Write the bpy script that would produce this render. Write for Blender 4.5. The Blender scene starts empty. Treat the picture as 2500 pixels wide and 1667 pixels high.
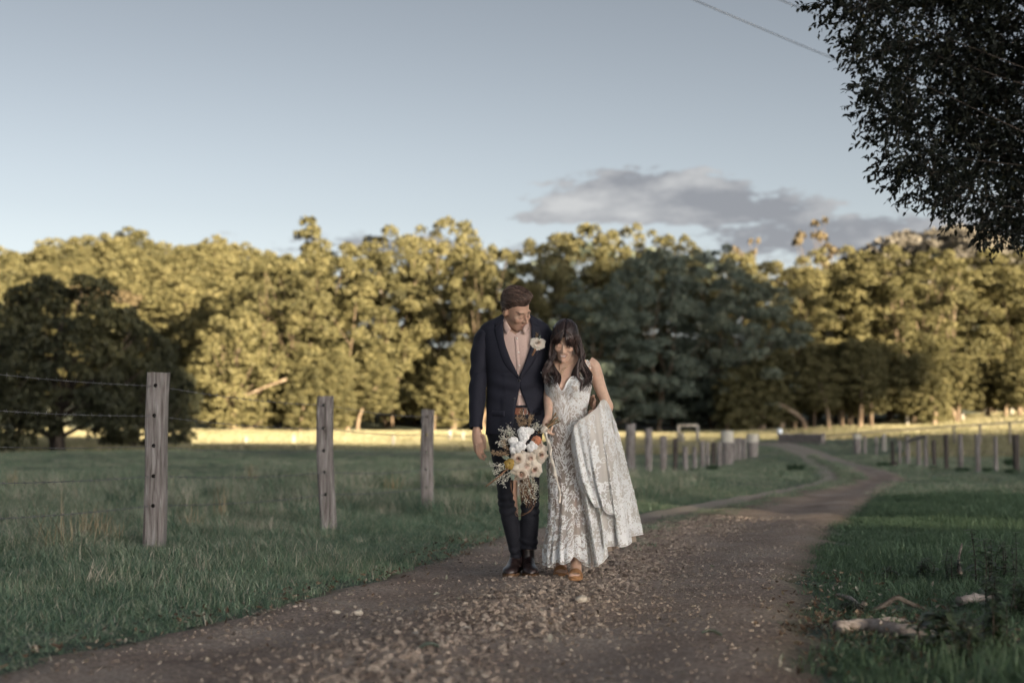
import bpy, bmesh, math, random
import numpy as np
from mathutils import Vector, Matrix, Euler
random.seed(7)
RNG = np.random.default_rng(7)
sc = bpy.context.scene
col = sc.collection
R = math.radians

# ------------------------------------------------------------------ camera
CAM_H = 0.78
FPX = 3472.0                      # 50 mm lens on a 2500 px wide frame
PITCH = math.atan((1100 - 833.5) / FPX)
cd = bpy.data.cameras.new('camera'); cam = bpy.data.objects.new('camera', cd); col.objects.link(cam)
cd.lens = 50; cd.sensor_width = 36; cd.sensor_fit = 'HORIZONTAL'
cd.clip_start = 0.1; cd.clip_end = 4000
cam.location = (0, 0, CAM_H); cam.rotation_euler = (R(90) + PITCH, 0, 0)
cd.dof.use_dof = True; cd.dof.focus_distance = 8.85; cd.dof.aperture_fstop = 1.7
sc.camera = cam

# ------------------------------------------------------------------ world and sun
SUN_EL = R(8.0)
SUN_AZ = R(145.0)                 # compass bearing from +Y: behind the camera, a little to the right
sun_dir = Vector((math.sin(SUN_AZ) * math.cos(SUN_EL), math.cos(SUN_AZ) * math.cos(SUN_EL), math.sin(SUN_EL)))
w = bpy.data.worlds.new('World'); sc.world = w; w.use_nodes = True
def build_world():
    nt = w.node_tree; N = nt.nodes; L = nt.links; N.clear()
    out = N.new('ShaderNodeOutputWorld'); bg = N.new('ShaderNodeBackground'); L.new(bg.outputs[0], out.inputs[0])
    sky = N.new('ShaderNodeTexSky'); sky.sky_type = 'NISHITA'; sky.sun_disc = False
    sky.sun_elevation = SUN_EL; sky.sun_rotation = SUN_AZ
    sky.air_density = 1.0; sky.dust_density = 5.0; sky.ozone_density = 1.0; sky.altitude = 60
    hs = N.new('ShaderNodeHueSaturation'); hs.inputs['Saturation'].default_value = 0.36
    L.new(sky.outputs[0], hs.inputs['Color'])
    # low evening cloud bank, drawn on the sky in azimuth / elevation
    tc = N.new('ShaderNodeTexCoord'); sep = N.new('ShaderNodeSeparateXYZ'); L.new(tc.outputs['Generated'], sep.inputs[0])
    def M(op, a, b=None, c=None, clamp=False):
        n = N.new('ShaderNodeMath'); n.operation = op; n.use_clamp = clamp
        for i, v in enumerate((a, b, c)):
            if v is None: continue
            if isinstance(v, (int, float)): n.inputs[i].default_value = v
            else: L.new(v, n.inputs[i])
        return n.outputs[0]
    az = M('ARCTAN2', sep.outputs[0], sep.outputs[1])      # 0 straight ahead, + to the right
    el = M('ARCSINE', sep.outputs[2])
    cv = N.new('ShaderNodeCombineXYZ'); L.new(az, cv.inputs[0]); L.new(M('MULTIPLY', el, 2.6), cv.inputs[1])
    def noise(scale, detail, rough, off=(0, 0, 0)):
        mp = N.new('ShaderNodeMapping'); mp.inputs['Location'].default_value = off; L.new(cv.outputs[0], mp.inputs[0])
        n = N.new('ShaderNodeTexNoise'); n.inputs['Scale'].default_value = scale; n.inputs['Detail'].default_value = detail
        n.inputs['Roughness'].default_value = rough; L.new(mp.outputs[0], n.inputs['Vector']); return n.outputs['Fac']
    n1 = noise(26, 6, 0.58); n2 = noise(9, 4, 0.5, (3.1, 1.7, 0)); n3 = noise(60, 5, 0.6, (8, 2, 0))
    dens = None
    # (azimuth, elevation, half width, half height up, half height down, weight)
    def blob(a, e, ra, up, dn, wt):
        da = M('DIVIDE', M('SUBTRACT', az, a), ra)
        de = M('SUBTRACT', el, e)
        dz = M('MAXIMUM', M('DIVIDE', de, up), M('DIVIDE', M('MULTIPLY', de, -1), dn))
        r2 = M('ADD', M('MULTIPLY', da, da), M('MULTIPLY', dz, dz))
        return M('MULTIPLY', M('SUBTRACT', 1.0, r2), wt)
    for b in [(0.095, 0.1690, 0.092, 0.030, 0.013, 1.5), (0.165, 0.1655, 0.075, 0.016, 0.010, .9), (0.03, 0.1640, 0.034, 0.008, 0.006, 1.0),
              (0.25, 0.150, 0.13, 0.014, 0.012, .75), (0.25, 0.1445, 0.13, .010, .016, .9), (-0.09, 0.144, 0.10, 0.008, 0.010, .45),
              (0.52, 0.16, 0.22, 0.022, 0.014, .7), (-0.75, 0.15, 0.3, 0.025, 0.015, .7), (1.3, 0.17, 0.4, 0.03, 0.02, .7)]:
        v = blob(*b); dens = v if dens is None else M('MAXIMUM', dens, v)
    d = M('ADD', dens, M('MULTIPLY', M('SUBTRACT', n1, 0.5), 2.6))
    d = M('ADD', d, M('MULTIPLY', M('SUBTRACT', n3, 0.5), 1.5))
    ms = N.new('ShaderNodeMapRange'); ms.interpolation_type = 'SMOOTHSTEP'
    ms.inputs[1].default_value = 0.0; ms.inputs[2].default_value = 0.5; L.new(d, ms.inputs[0])
    ramp = N.new('ShaderNodeValToRGB'); L.new(M('ADD', n2, M('MULTIPLY', M('SUBTRACT', n1, .5), .8)), ramp.inputs[0])
    ramp.color_ramp.elements[0].position = 0.42; ramp.color_ramp.elements[0].color = (.78, .80, .88, 1)
    ramp.color_ramp.elements[1].position = 0.78; ramp.color_ramp.elements[1].color = (1.75, 1.75, 1.75, 1)
    mx = N.new('ShaderNodeMixRGB'); L.new(M('MULTIPLY', ms.outputs[0], 0.86), mx.inputs[0])
    L.new(ramp.outputs[0], mx.inputs[2])
    # evening haze low on the horizon, the same all round
    hf = M('MULTIPLY_ADD', M('POWER', 2.718, M('MULTIPLY', M('MAXIMUM', el, 0.0), -8.5)), 2.2, 0.33)
    wb = N.new('ShaderNodeVectorMath'); wb.operation = 'MULTIPLY'; wb.inputs[1].default_value = (.955, .99, 1.06); L.new(hs.outputs[0], wb.inputs[0])
    vm = N.new('ShaderNodeVectorMath'); vm.operation = 'SCALE'; L.new(wb.outputs[0], vm.inputs[0]); L.new(hf, vm.inputs['Scale'])
    L.new(vm.outputs[0], mx.inputs[1])
    L.new(mx.outputs[0], bg.inputs[0]); bg.inputs[1].default_value = 0.070
build_world()

sl = bpy.data.lights.new('sun', 'SUN'); sl.energy = 5.0; sl.angle = R(0.5); sl.color = (1.0, 0.80, 0.52)
so = bpy.data.objects.new('sun', sl); col.objects.link(so); so.rotation_euler = sun_dir.to_track_quat('Z', 'Y').to_euler(); so.location = (0, -20, 30)

vs = sc.view_settings; vs.view_transform = 'Standard'; vs.look = 'None'; vs.gamma = 1.0; vs.use_curve_mapping = False
vs.exposure = 2.38
sc.cycles.use_denoising = True
sc.cycles.max_bounces = 6; sc.cycles.diffuse_bounces = 3; sc.cycles.glossy_bounces = 2; sc.cycles.transmission_bounces = 3
sc.cycles.transparent_max_bounces = 14; sc.cycles.caustics_reflective = False; sc.cycles.caustics_refractive = False
sc.cycles.sample_clamp_indirect = 4

# ------------------------------------------------------------------ helpers
cp, sp_ = math.cos(PITCH), math.sin(PITCH)
def ray(px, py):
    """direction of a photograph pixel (2500 x 1667), scaled so that its Y is 1"""
    x = (px - 1250) / FPX; v = (833.5 - py) / FPX
    dy = cp - v * sp_; dz = sp_ + v * cp
    return (x / dy, 1.0, dz / dy)
def P(px, py, Y):
    r = ray(px, py); return Vector((r[0] * Y, Y, CAM_H + r[2] * Y))
def hz(x, y):
    """height of the ground"""
    x = np.asarray(x, float); y = np.asarray(y, float)
    d = np.maximum(y - 15, 0); d2 = np.minimum(d, 150)
    z = 0.00024 * d2 ** 2 + 0.06 * np.maximum(d - 150, 0)
    z = z + 0.25 * np.exp(-((x + 12) / 14) ** 2 - ((y - 62) / 22) ** 2)
    z = z + 16 * np.exp(-((x + 58) / 42) ** 2 - ((y - 240) / 72) ** 2)
    z = z + 40 * np.exp(-((x - 132) / 48) ** 2 - ((y - 440) / 90) ** 2)
    z = z + 1.6 * np.exp(-((x - 48) / 20) ** 2 - ((y - 112) / 28) ** 2)
    z = z + 27 * np.exp(-((y * .819 - x * .574 + 232) / 62) ** 2)  # unseen ridge added behind the camera to carry the shading wood
    far = np.clip((y - 6) / 30, 0, 1)
    z = z + far * 0.05 * (np.sin(x * .31 + 1.2) * np.cos(y * .23) + np.sin(x * .13 - y * .17))
    z = z + np.clip((np.abs(x) + np.maximum(-y, 0) - 3) / 8, 0, 1) * .02 * np.sin(x * 1.3 + .7 * y) * np.cos(y * 1.1)
    return z - .036 * np.clip((42 - y) / 24, 0, 1)
def hz1(x, y): return float(hz(x, y))
def G(px, py, tmax=400):
    """where the ray through a photograph pixel meets the ground"""
    r = ray(px, py); t = np.geomspace(3, tmax, 3000)
    dz = CAM_H + r[2] * t - hz(r[0] * t, t)
    k = np.argmax(dz < 0) if (dz < 0).any() else len(t) - 1
    Y = t[k]; X = r[0] * Y
    return Vector((X, Y, hz1(X, Y)))

def tag(o, label=None, cat=None, group=None, kind=None):
    if label: o['label'] = label
    if cat: o['category'] = cat
    if group: o['group'] = group
    if kind: o['kind'] = kind
    return o
def link(o, parent=None):
    col.objects.link(o)
    if parent is not None: o.parent = parent
    return o
def empty(name, loc=(0, 0, 0), rz=0.0):
    o = bpy.data.objects.new(name, None); link(o); o.location = loc; o.rotation_euler = (0, 0, rz); o.empty_display_size = .1
    return o
def mesh_data(name, v, f, mat=None, smooth=True):
    me = bpy.data.meshes.new(name)
    v = np.asarray(v, dtype=np.float64).reshape(-1, 3)
    if isinstance(f, np.ndarray):
        k = f.shape[1]; n = len(f)
        me.vertices.add(len(v)); me.vertices.foreach_set('co', v.ravel())
        me.loops.add(n * k); me.loops.foreach_set('vertex_index', f.astype(np.int32).ravel())
        me.polygons.add(n); me.polygons.foreach_set('loop_start', np.arange(0, n * k, k, dtype=np.int32))
        me.update(calc_edges=True)
    else:
        me.from_pydata(v.tolist(), [], f)
    if smooth: me.polygons.foreach_set('use_smooth', np.ones(len(me.polygons), bool))
    if mat is not None: me.materials.append(mat)
    me.update()
    return me
def mesh(name, v, f, mat=None, parent=None, smooth=True):
    return link(bpy.data.objects.new(name, mesh_data(name, v, f, mat, smooth)), parent)
def rel(o, root):
    """parent o, built in world coordinates, to a root without moving it"""
    o.parent = root; o.matrix_parent_inverse = Matrix.Translation(root.location).inverted() if tuple(root.rotation_euler) == (0, 0, 0) else root.matrix_basis.inverted()
    return o
def attr(me, name, vals, dom='POINT', typ='FLOAT'):
    a = me.attributes.new(name, typ, dom)
    vals = np.asarray(vals, np.float32)
    if typ == 'FLOAT': a.data.foreach_set('value', vals.ravel())
    elif typ == 'FLOAT_VECTOR': a.data.foreach_set('vector', vals.ravel())
    elif typ == 'FLOAT_COLOR': a.data.foreach_set('color', vals.ravel())
    return a
class MB:
    """collects pieces into one mesh"""
    def __init__(s): s.v = []; s.f = []; s.n = 0
    def add(s, v, f):
        v = np.asarray(v, float).reshape(-1, 3)
        s.v.append(v); s.f += [tuple(int(i) + s.n for i in q) for q in f]; s.n += len(v); return s
    def build(s, name, mat, parent=None, smooth=True): return mesh(name, np.concatenate(s.v), s.f, mat, parent, smooth)
def frames(pts):
    pts = np.asarray(pts, float); n = len(pts)
    t = np.gradient(pts, axis=0); t /= np.linalg.norm(t, axis=1)[:, None] + 1e-12
    ref = np.array([0, 0, 1.0]) if abs(t[0][2]) < .9 else np.array([0, 1.0, 0])
    out = []
    a = np.cross(ref, t[0]); a /= np.linalg.norm(a)
    for i in range(n):
        a = a - t[i] * a.dot(t[i]); a /= np.linalg.norm(a) + 1e-12
        out.append((a.copy(), np.cross(t[i], a)))
    return t, out
def tube(pts, r, n=8, cap=True, r2=None, twist=0.0, side=None):
    """tube along a polyline; r (and r2) radius or list; side = fixed first axis"""
    pts = np.asarray(pts, float); m = len(pts)
    r = np.broadcast_to(np.asarray(r, float), (m,)); r2 = r if r2 is None else np.broadcast_to(np.asarray(r2, float), (m,))
    t, fr = frames(pts)
    if side is not None:
        s = np.asarray(side, float); fr = []
        for i in range(m):
            a = s - t[i] * s.dot(t[i]); a /= np.linalg.norm(a) + 1e-12; fr.append((a, np.cross(t[i], a)))
    ang = np.linspace(0, 2 * np.pi, n, endpoint=False)
    V = []
    for i in range(m):
        a, b = fr[i]; th = ang + twist * i
        V.append(pts[i] + np.cos(th)[:, None] * a * r[i] + np.sin(th)[:, None] * b * r2[i])
    V = np.concatenate(V); F = []
    for i in range(m - 1):
        for k in range(n):
            k2 = (k + 1) % n; F.append((i * n + k, i * n + k2, (i + 1) * n + k2, (i + 1) * n + k))
    if cap:
        F.append(tuple(range(n))[::-1]); F.append(tuple(range((m - 1) * n, m * n)))
    return V, F
def spline(pts, n=20):
    """Catmull-Rom through points of any width"""
    p = np.asarray(pts, float); m = len(p)
    if m == 2: return p[0] + (p[1] - p[0]) * np.linspace(0, 1, n)[:, None]
    q = np.vstack([2 * p[0] - p[1], p, 2 * p[-1] - p[-2]])
    out = []
    for u in np.linspace(0, m - 1 - 1e-9, n):
        i = int(u); t = u - i; a, b, c, d = q[i], q[i + 1], q[i + 2], q[i + 3]
        out.append(.5 * ((2 * b) + (c - a) * t + (2 * a - 5 * b + 4 * c - d) * t * t + (3 * b - a - 3 * c + d) * t ** 3))
    return np.array(out)
def sn(x, y, z, s=1.0, seed=0.0):
    """cheap smooth noise, about -1 .. 1"""
    x = x * s + seed * 1.7; y = y * s - seed * .9; z = z * s + seed * 2.3
    return (np.sin(1.7 * x + 2.1 * np.sin(1.3 * y + .7 * z)) + np.sin(1.9 * y + 1.8 * np.sin(1.1 * z - .9 * x) + 1.0) + np.sin(2.3 * z + 1.6 * np.sin(1.5 * x + .8 * y) + 2.0)) / 3
def evaluated(o):
    """mesh of an object with its modifiers applied; the object itself is removed"""
    bpy.context.view_layer.update()
    dg = bpy.context.evaluated_depsgraph_get()
    me = bpy.data.meshes.new_from_object(o.evaluated_get(dg), depsgraph=dg)
    bpy.data.objects.remove(o, do_unlink=True)
    return me
def coords(me):
    a = np.empty(len(me.vertices) * 3); me.vertices.foreach_get('co', a); return a.reshape(-1, 3)

# ------------------------------------------------------------------ materials
def mat_new(name):
    m = bpy.data.materials.new(name); m.use_nodes = True; nt = m.node_tree; nt.nodes.clear()
    out = nt.nodes.new('ShaderNodeOutputMaterial'); return m, nt, nt.nodes, nt.links, out
def ramp_node(N, stops, interp='LINEAR'):
    r = N.new('ShaderNodeValToRGB'); r.color_ramp.interpolation = interp
    e = r.color_ramp.elements
    while len(e) < len(stops): e.new(0.5)
    for i, (p, c) in enumerate(stops): e[i].position = p; e[i].color = (*c, 1)
    return r
def simple_mat(name, stops, scale=20, detail=5, rough=.7, bump=0.0, bscale=None, stretch=None, coord='Object', spec=.3, metallic=0, sheen=0, sub=0, distort=0.0, rnd=False):
    """noise coloured principled material"""
    m, nt, N, L, out = mat_new(name)
    b = N.new('ShaderNodeBsdfPrincipled'); L.new(b.outputs[0], out.inputs[0])
    b.inputs['Roughness'].default_value = rough; b.inputs['Specular IOR Level'].default_value = spec; b.inputs['Metallic'].default_value = metallic
    if sheen: b.inputs['Sheen Weight'].default_value = sheen
    if sub: b.inputs['Subsurface Weight'].default_value = sub; b.inputs['Subsurface Radius'].default_value = (.01, .004, .002)
    tc = N.new('ShaderNodeTexCoord'); src = tc.outputs[coord]
    if stretch:
        mp = N.new('ShaderNodeMapping'); mp.inputs['Scale'].default_value = stretch; L.new(src, mp.inputs[0]); src = mp.outputs[0]
    if rnd:
        oi = N.new('ShaderNodeObjectInfo'); ad = N.new('ShaderNodeVectorMath'); ad.operation = 'ADD'; L.new(src, ad.inputs[0])
        sc_ = N.new('ShaderNodeVectorMath'); sc_.operation = 'SCALE'; sc_.inputs[0].default_value = (17, 31, 23); L.new(oi.outputs['Random'], sc_.inputs['Scale']); L.new(sc_.outputs[0], ad.inputs[1]); src = ad.outputs[0]
    n = N.new('ShaderNodeTexNoise'); n.inputs['Scale'].default_value = scale; n.inputs['Detail'].default_value = detail; n.inputs['Distortion'].default_value = distort; L.new(src, n.inputs['Vector'])
    r = ramp_node(N, stops); L.new(n.outputs['Fac'], r.inputs[0]); L.new(r.outputs[0], b.inputs['Base Color'])
    if bump:
        n2 = N.new('ShaderNodeTexNoise'); n2.inputs['Scale'].default_value = bscale or scale * 2; n2.inputs['Detail'].default_value = 6; L.new(src, n2.inputs['Vector'])
        bp = N.new('ShaderNodeBump'); bp.inputs['Strength'].default_value = bump; bp.inputs['Distance'].default_value = .02; L.new(n2.outputs['Fac'], bp.inputs['Height']); L.new(bp.outputs[0], b.inputs['Normal'])
    return m
def leaf_mat(name, stops, trans=.35, rough=.55, spec=.25, tint='tint', objvar=.25, spec_mix=.06):
    """leaf material: colour by a per-leaf attribute, some light passing through"""
    m, nt, N, L, out = mat_new(name)
    at = N.new('ShaderNodeAttribute'); at.attribute_name = tint
    oi = N.new('ShaderNodeObjectInfo')
    mm = N.new('ShaderNodeMath'); mm.operation = 'MULTIPLY_ADD'; L.new(oi.outputs['Random'], mm.inputs[0]); mm.inputs[1].default_value = objvar
    s2 = N.new('ShaderNodeMath'); s2.operation = 'SUBTRACT'; L.new(at.outputs['Fac'], s2.inputs[0]); s2.inputs[1].default_value = objvar * .5; L.new(s2.outputs[0], mm.inputs[2])
    r = ramp_node(N, stops); L.new(mm.outputs[0], r.inputs[0])
    b = N.new('ShaderNodeBsdfPrincipled'); b.inputs['Roughness'].default_value = rough; b.inputs['Specular IOR Level'].default_value = spec
    L.new(r.outputs[0], b.inputs['Base Color'])
    t = N.new('ShaderNodeBsdfTranslucent'); g = N.new('ShaderNodeMixRGB'); g.blend_type = 'MULTIPLY'; g.inputs[0].default_value = 1; g.inputs[2].default_value = (1.15, 1.1, .6, 1)
    L.new(r.outputs[0], g.inputs[1]); L.new(g.outputs[0], t.inputs[0])
    mx = N.new('ShaderNodeMixShader'); mx.inputs[0].default_value = trans; L.new(b.outputs[0], mx.inputs[1]); L.new(t.outputs[0], mx.inputs[2]); L.new(mx.outputs[0], out.inputs[0])
    return m
# ------------------------------------------------------------------ the ground
def ground_mat():
    m, nt, N, L, out = mat_new('pasture')
    b = N.new('ShaderNodeBsdfPrincipled'); b.inputs['Roughness'].default_value = .95; b.inputs['Specular IOR Level'].default_value = .1
    L.new(b.outputs[0], out.inputs[0])
    g = N.new('ShaderNodeNewGeometry')
    def nz(s, d=5, st=(1, 1, 1)):
        mp = N.new('ShaderNodeMapping'); mp.inputs['Scale'].default_value = st; L.new(g.outputs['Position'], mp.inputs[0])
        n = N.new('ShaderNodeTexNoise'); n.inputs['Scale'].default_value = s; n.inputs['Detail'].default_value = d; L.new(mp.outputs[0], n.inputs['Vector']); return n.outputs['Fac']
    r1 = ramp_node(N, [(.32, (.10, .135, .105)), (.5, (.17, .20, .155)), (.68, (.29, .285, .235))]); L.new(nz(.35, 7), r1.inputs[0])
    r2 = ramp_node(N, [(.3, (.45, .45, .45)), (.7, (1.3, 1.3, 1.3))]); L.new(nz(3.5, 6), r2.inputs[0])
    mx = N.new('ShaderNodeMixRGB'); mx.blend_type = 'MULTIPLY'; mx.inputs[0].default_value = 1; L.new(r1.outputs[0], mx.inputs[1]); L.new(r2.outputs[0], mx.inputs[2])
    L.new(mx.outputs[0], b.inputs['Base Color'])
    bp = N.new('ShaderNodeBump'); bp.inputs['Strength'].default_value = .9; bp.inputs['Distance'].default_value = .12; L.new(nz(7, 8), bp.inputs['Height']); L.new(bp.outputs[0], b.inputs['Normal'])
    return m
def build_ground():
    u = np.linspace(-1, 1, 221); X = 900 * np.sinh(5.5 * u) / np.sinh(5.5)
    t = np.linspace(-.55, 1, 300); Y = 12 + 1500 * np.sinh(6 * t) / np.sinh(6)
    gx, gy = np.meshgrid(X, Y); z = hz(gx, gy)
    v = np.stack([gx.ravel(), gy.ravel(), z.ravel()], 1)
    nx, ny = len(X), len(Y); i = np.arange((nx - 1) * (ny - 1)); a = (i // (nx - 1)) * nx + i % (nx - 1)
    f = np.stack([a, a + 1, a + nx + 1, a + nx], 1)
    tag(mesh('ground', v, f, ground_mat()), kind='structure')
build_ground()

# ------------------------------------------------------------------ the dirt track
TR = [((0, 1650), (2010, 1667)), ((400, 1560), (1985, 1560)), ((850, 1440), (1958, 1480)), ((1100, 1362), (1985, 1360)), ((1270, 1303), (2040, 1290)),
      ((1570, 1255), (2110, 1235)), ((1800, 1215), (2170, 1195)), ((1925, 1193), (2205, 1176)), ((1990, 1177), (2205, 1162)), ((1996, 1160), (2150, 1146)),
      ((1985, 1142), (2085, 1130)), ((1960, 1122), (2030, 1112)), ((1925, 1104), (1990, 1098)), ((1880, 1090), (1950, 1086)), ((1840, 1083), (1915, 1079))]
def build_track():
    Lp = [(-2.9, -14), (-2.3, 0), (-2.05, 3)] + [tuple(G(*a)[:2]) for a, b in TR]
    Rp = [(-.1, -14), (.8, 0), (.95, 3)] + [tuple(G(*b)[:2]) for a, b in TR]
    Ls = spline(Lp, 260); Rs = spline(Rp, 260)
    return Ls, Rs
TL, TRt = build_track()
TPOLY = np.vstack([TL, TRt[::-1]])
def in_track(x, y, grow=0.0):
    x = np.asarray(x); y = np.asarray(y); ins = np.zeros(x.shape, bool)
    px, py = TPOLY[:, 0], TPOLY[:, 1]; qx, qy = np.roll(px, -1), np.roll(py, -1)
    for a, b, c, d in zip(px, py, qx, qy):
        if b == d: continue
        k = ((b > y) != (d > y)) & (x < (c - a) * (y - b) / (d - b) + a); ins ^= k
    return ins
def track_mat():
    m, nt, N, L, out = mat_new('gravelly_dirt')
    b = N.new('ShaderNodeBsdfPrincipled'); b.inputs['Roughness'].default_value = .92; b.inputs['Specular IOR Level'].default_value = .15
    L.new(b.outputs[0], out.inputs[0]); g = N.new('ShaderNodeNewGeometry')
    def nz(s, d=5, st=(1, 1, 1), rgh=.55):
        mp = N.new('ShaderNodeMapping'); mp.inputs['Scale'].default_value = st; L.new(g.outputs['Position'], mp.inputs[0])
        n = N.new('ShaderNodeTexNoise'); n.inputs['Scale'].default_value = s; n.inputs['Detail'].default_value = d; n.inputs['Roughness'].default_value = rgh; L.new(mp.outputs[0], n.inputs['Vector']); return n.outputs['Fac']
    r1 = ramp_node(N, [(.3, (.22, .165, .140)), (.5, (.34, .275, .238)), (.7, (.46, .395, .345))]); L.new(nz(1.3, 8, rgh=.65), r1.inputs[0])
    r2 = ramp_node(N, [(.35, (.38, .36, .34)), (.5, (.95, .95, .95)), (.66, (1.7, 1.65, 1.55))]); L.new(nz(48, 7, rgh=.7), r2.inputs[0])
    mx = N.new('ShaderNodeMixRGB'); mx.blend_type = 'MULTIPLY'; mx.inputs[0].default_value = .9; L.new(r1.outputs[0], mx.inputs[1]); L.new(r2.outputs[0], mx.inputs[2])
    at = N.new('ShaderNodeAttribute'); at.attribute_name = 'verge'
    n3 = N.new('ShaderNodeMath'); n3.operation = 'MULTIPLY'; L.new(at.outputs['Fac'], n3.inputs[0]); n3.use_clamp = True
    rr = ramp_node(N, [(.35, (0, 0, 0)), (.6, (1, 1, 1))]); L.new(nz(2.6, 6), rr.inputs[0]); L.new(rr.outputs[0], n3.inputs[1])
    m2 = N.new('ShaderNodeMixRGB'); L.new(n3.outputs[0], m2.inputs[0]); L.new(mx.outputs[0], m2.inputs[1]); m2.inputs[2].default_value = (.13, .135, .08, 1)
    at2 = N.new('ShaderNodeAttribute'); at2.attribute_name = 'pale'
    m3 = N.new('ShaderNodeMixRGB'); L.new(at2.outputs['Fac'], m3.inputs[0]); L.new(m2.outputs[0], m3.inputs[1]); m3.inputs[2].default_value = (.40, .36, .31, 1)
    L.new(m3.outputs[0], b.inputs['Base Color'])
    bp = N.new('ShaderNodeBump'); bp.inputs['Strength'].default_value = .8; bp.inputs['Distance'].default_value = .03; L.new(nz(40, 8, rgh=.7), bp.inputs['Height']); L.new(bp.outputs[0], b.inputs['Normal'])
    return m
def track_point(s, t):
    """s 0..259 along, t 0..1 across"""
    i = np.clip(np.floor(s).astype(int), 0, 258); f = (s - i)[:, None]
    l = TL[i] * (1 - f) + TL[i + 1] * f; r = TRt[i] * (1 - f) + TRt[i + 1] * f
    return l * (1 - t[:, None]) + r * t[:, None]
def track_z(x, y, t):
    prof = 0.012 + 0.022 * np.cos((t - .42) * 4 * np.pi) * np.clip(np.minimum(t, 1 - t) * 6, 0, 1)
    edge = np.clip(np.minimum(t, 1 - t) * 9 + .5, 0, 1)
    return hz(x, y) - .03 + edge * .054 + prof * edge * .8 + .010 * sn(x, y, x * 0, 2.3) * edge
def build_track_mesh():
    ns, nt_ = 780, 40
    s = np.repeat(np.linspace(0, 258.99, ns), nt_); t = np.tile(np.linspace(-.06, 1.06, nt_), ns)
    tj = t + (np.abs(t - .5) * 2) ** 3 * .035 * np.sign(t - .5) * (sn(s * .35, t * 0 + np.sign(t - .5) * 3, s * 0, 1.0) + .6 * sn(s * 1.1, np.sign(t - .5) * 5, s * 0, 1.0))
    p = track_point(s, tj); z = track_z(p[:, 0], p[:, 1], t)
    v = np.column_stack([p, z]); i = np.arange((ns - 1) * (nt_ - 1)); a = (i // (nt_ - 1)) * nt_ + i % (nt_ - 1)
    f = np.stack([a, a + 1, a + nt_ + 1, a + nt_], 1)
    o = tag(mesh('dirt_track', v, f, track_mat()), kind='structure')
    y = p[:, 1]; far = np.clip((y - 12) / 8, 0, 1)
    verge = far * np.exp(-((t - .38) / .13) ** 2) * 1.1 + np.exp(-(np.minimum(t, 1 - t) / .05) ** 2) * .9
    attr(o.data, 'verge', np.clip(verge, 0, 1))
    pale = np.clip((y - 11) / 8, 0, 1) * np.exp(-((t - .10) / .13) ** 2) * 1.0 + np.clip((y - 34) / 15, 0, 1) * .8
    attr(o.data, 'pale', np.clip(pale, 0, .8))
build_track_mesh()

# ------------------------------------------------------------------ scattering of what nobody could count
def protos(name, objs):
    c = bpy.data.collections.new(name)
    for o in objs: c.objects.link(o)
    return c
def scatter(name, pts, rot, scl, idx, collection, n, label=None, mat=None):
    me = bpy.data.meshes.new(name); me.vertices.add(len(pts)); me.vertices.foreach_set('co', np.asarray(pts, float).ravel()); me.update()
    attr(me, 'rot', rot, typ='FLOAT_VECTOR'); attr(me, 'scl', scl, typ='FLOAT_VECTOR'); attr(me, 'pick', idx)
    o = bpy.data.objects.new(name, me); link(o)
    ng = bpy.data.node_groups.new(name + '_nodes', 'GeometryNodeTree')
    ng.interface.new_socket('Geometry', in_out='INPUT', socket_type='NodeSocketGeometry'); ng.interface.new_socket('Geometry', in_out='OUTPUT', socket_type='NodeSocketGeometry')
    N, L = ng.nodes, ng.links; gi = N.new('NodeGroupInput'); go = N.new('NodeGroupOutput')
    ip = N.new('GeometryNodeInstanceOnPoints'); ci = N.new('GeometryNodeCollectionInfo'); ci.inputs['Collection'].default_value = collection
    ci.inputs['Separate Children'].default_value = True; ci.inputs['Reset Children'].default_value = True
    def named(n_, t):
        a = N.new('GeometryNodeInputNamedAttribute'); a.data_type = t; a.inputs['Name'].default_value = n_; return a.outputs['Attribute']
    mp = N.new('GeometryNodeMeshToPoints'); L.new(gi.outputs[0], mp.inputs[0])
    L.new(mp.outputs[0], ip.inputs['Points']); L.new(ci.outputs[0], ip.inputs['Instance']); ip.inputs['Pick Instance'].default_value = True
    fi = N.new('FunctionNodeFloatToInt'); L.new(named('pick', 'FLOAT'), fi.inputs[0]); L.new(fi.outputs[0], ip.inputs['Instance Index'])
    er = N.new('FunctionNodeEulerToRotation'); L.new(named('rot', 'FLOAT_VECTOR'), er.inputs[0]); L.new(er.outputs[0], ip.inputs['Rotation'])
    L.new(named('scl', 'FLOAT_VECTOR'), ip.inputs['Scale']); L.new(ip.outputs[0], go.inputs[0])
    md = o.modifiers.new('scatter', 'NODES'); md.node_group = ng
    return tag(o, label, kind='stuff')

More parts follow.
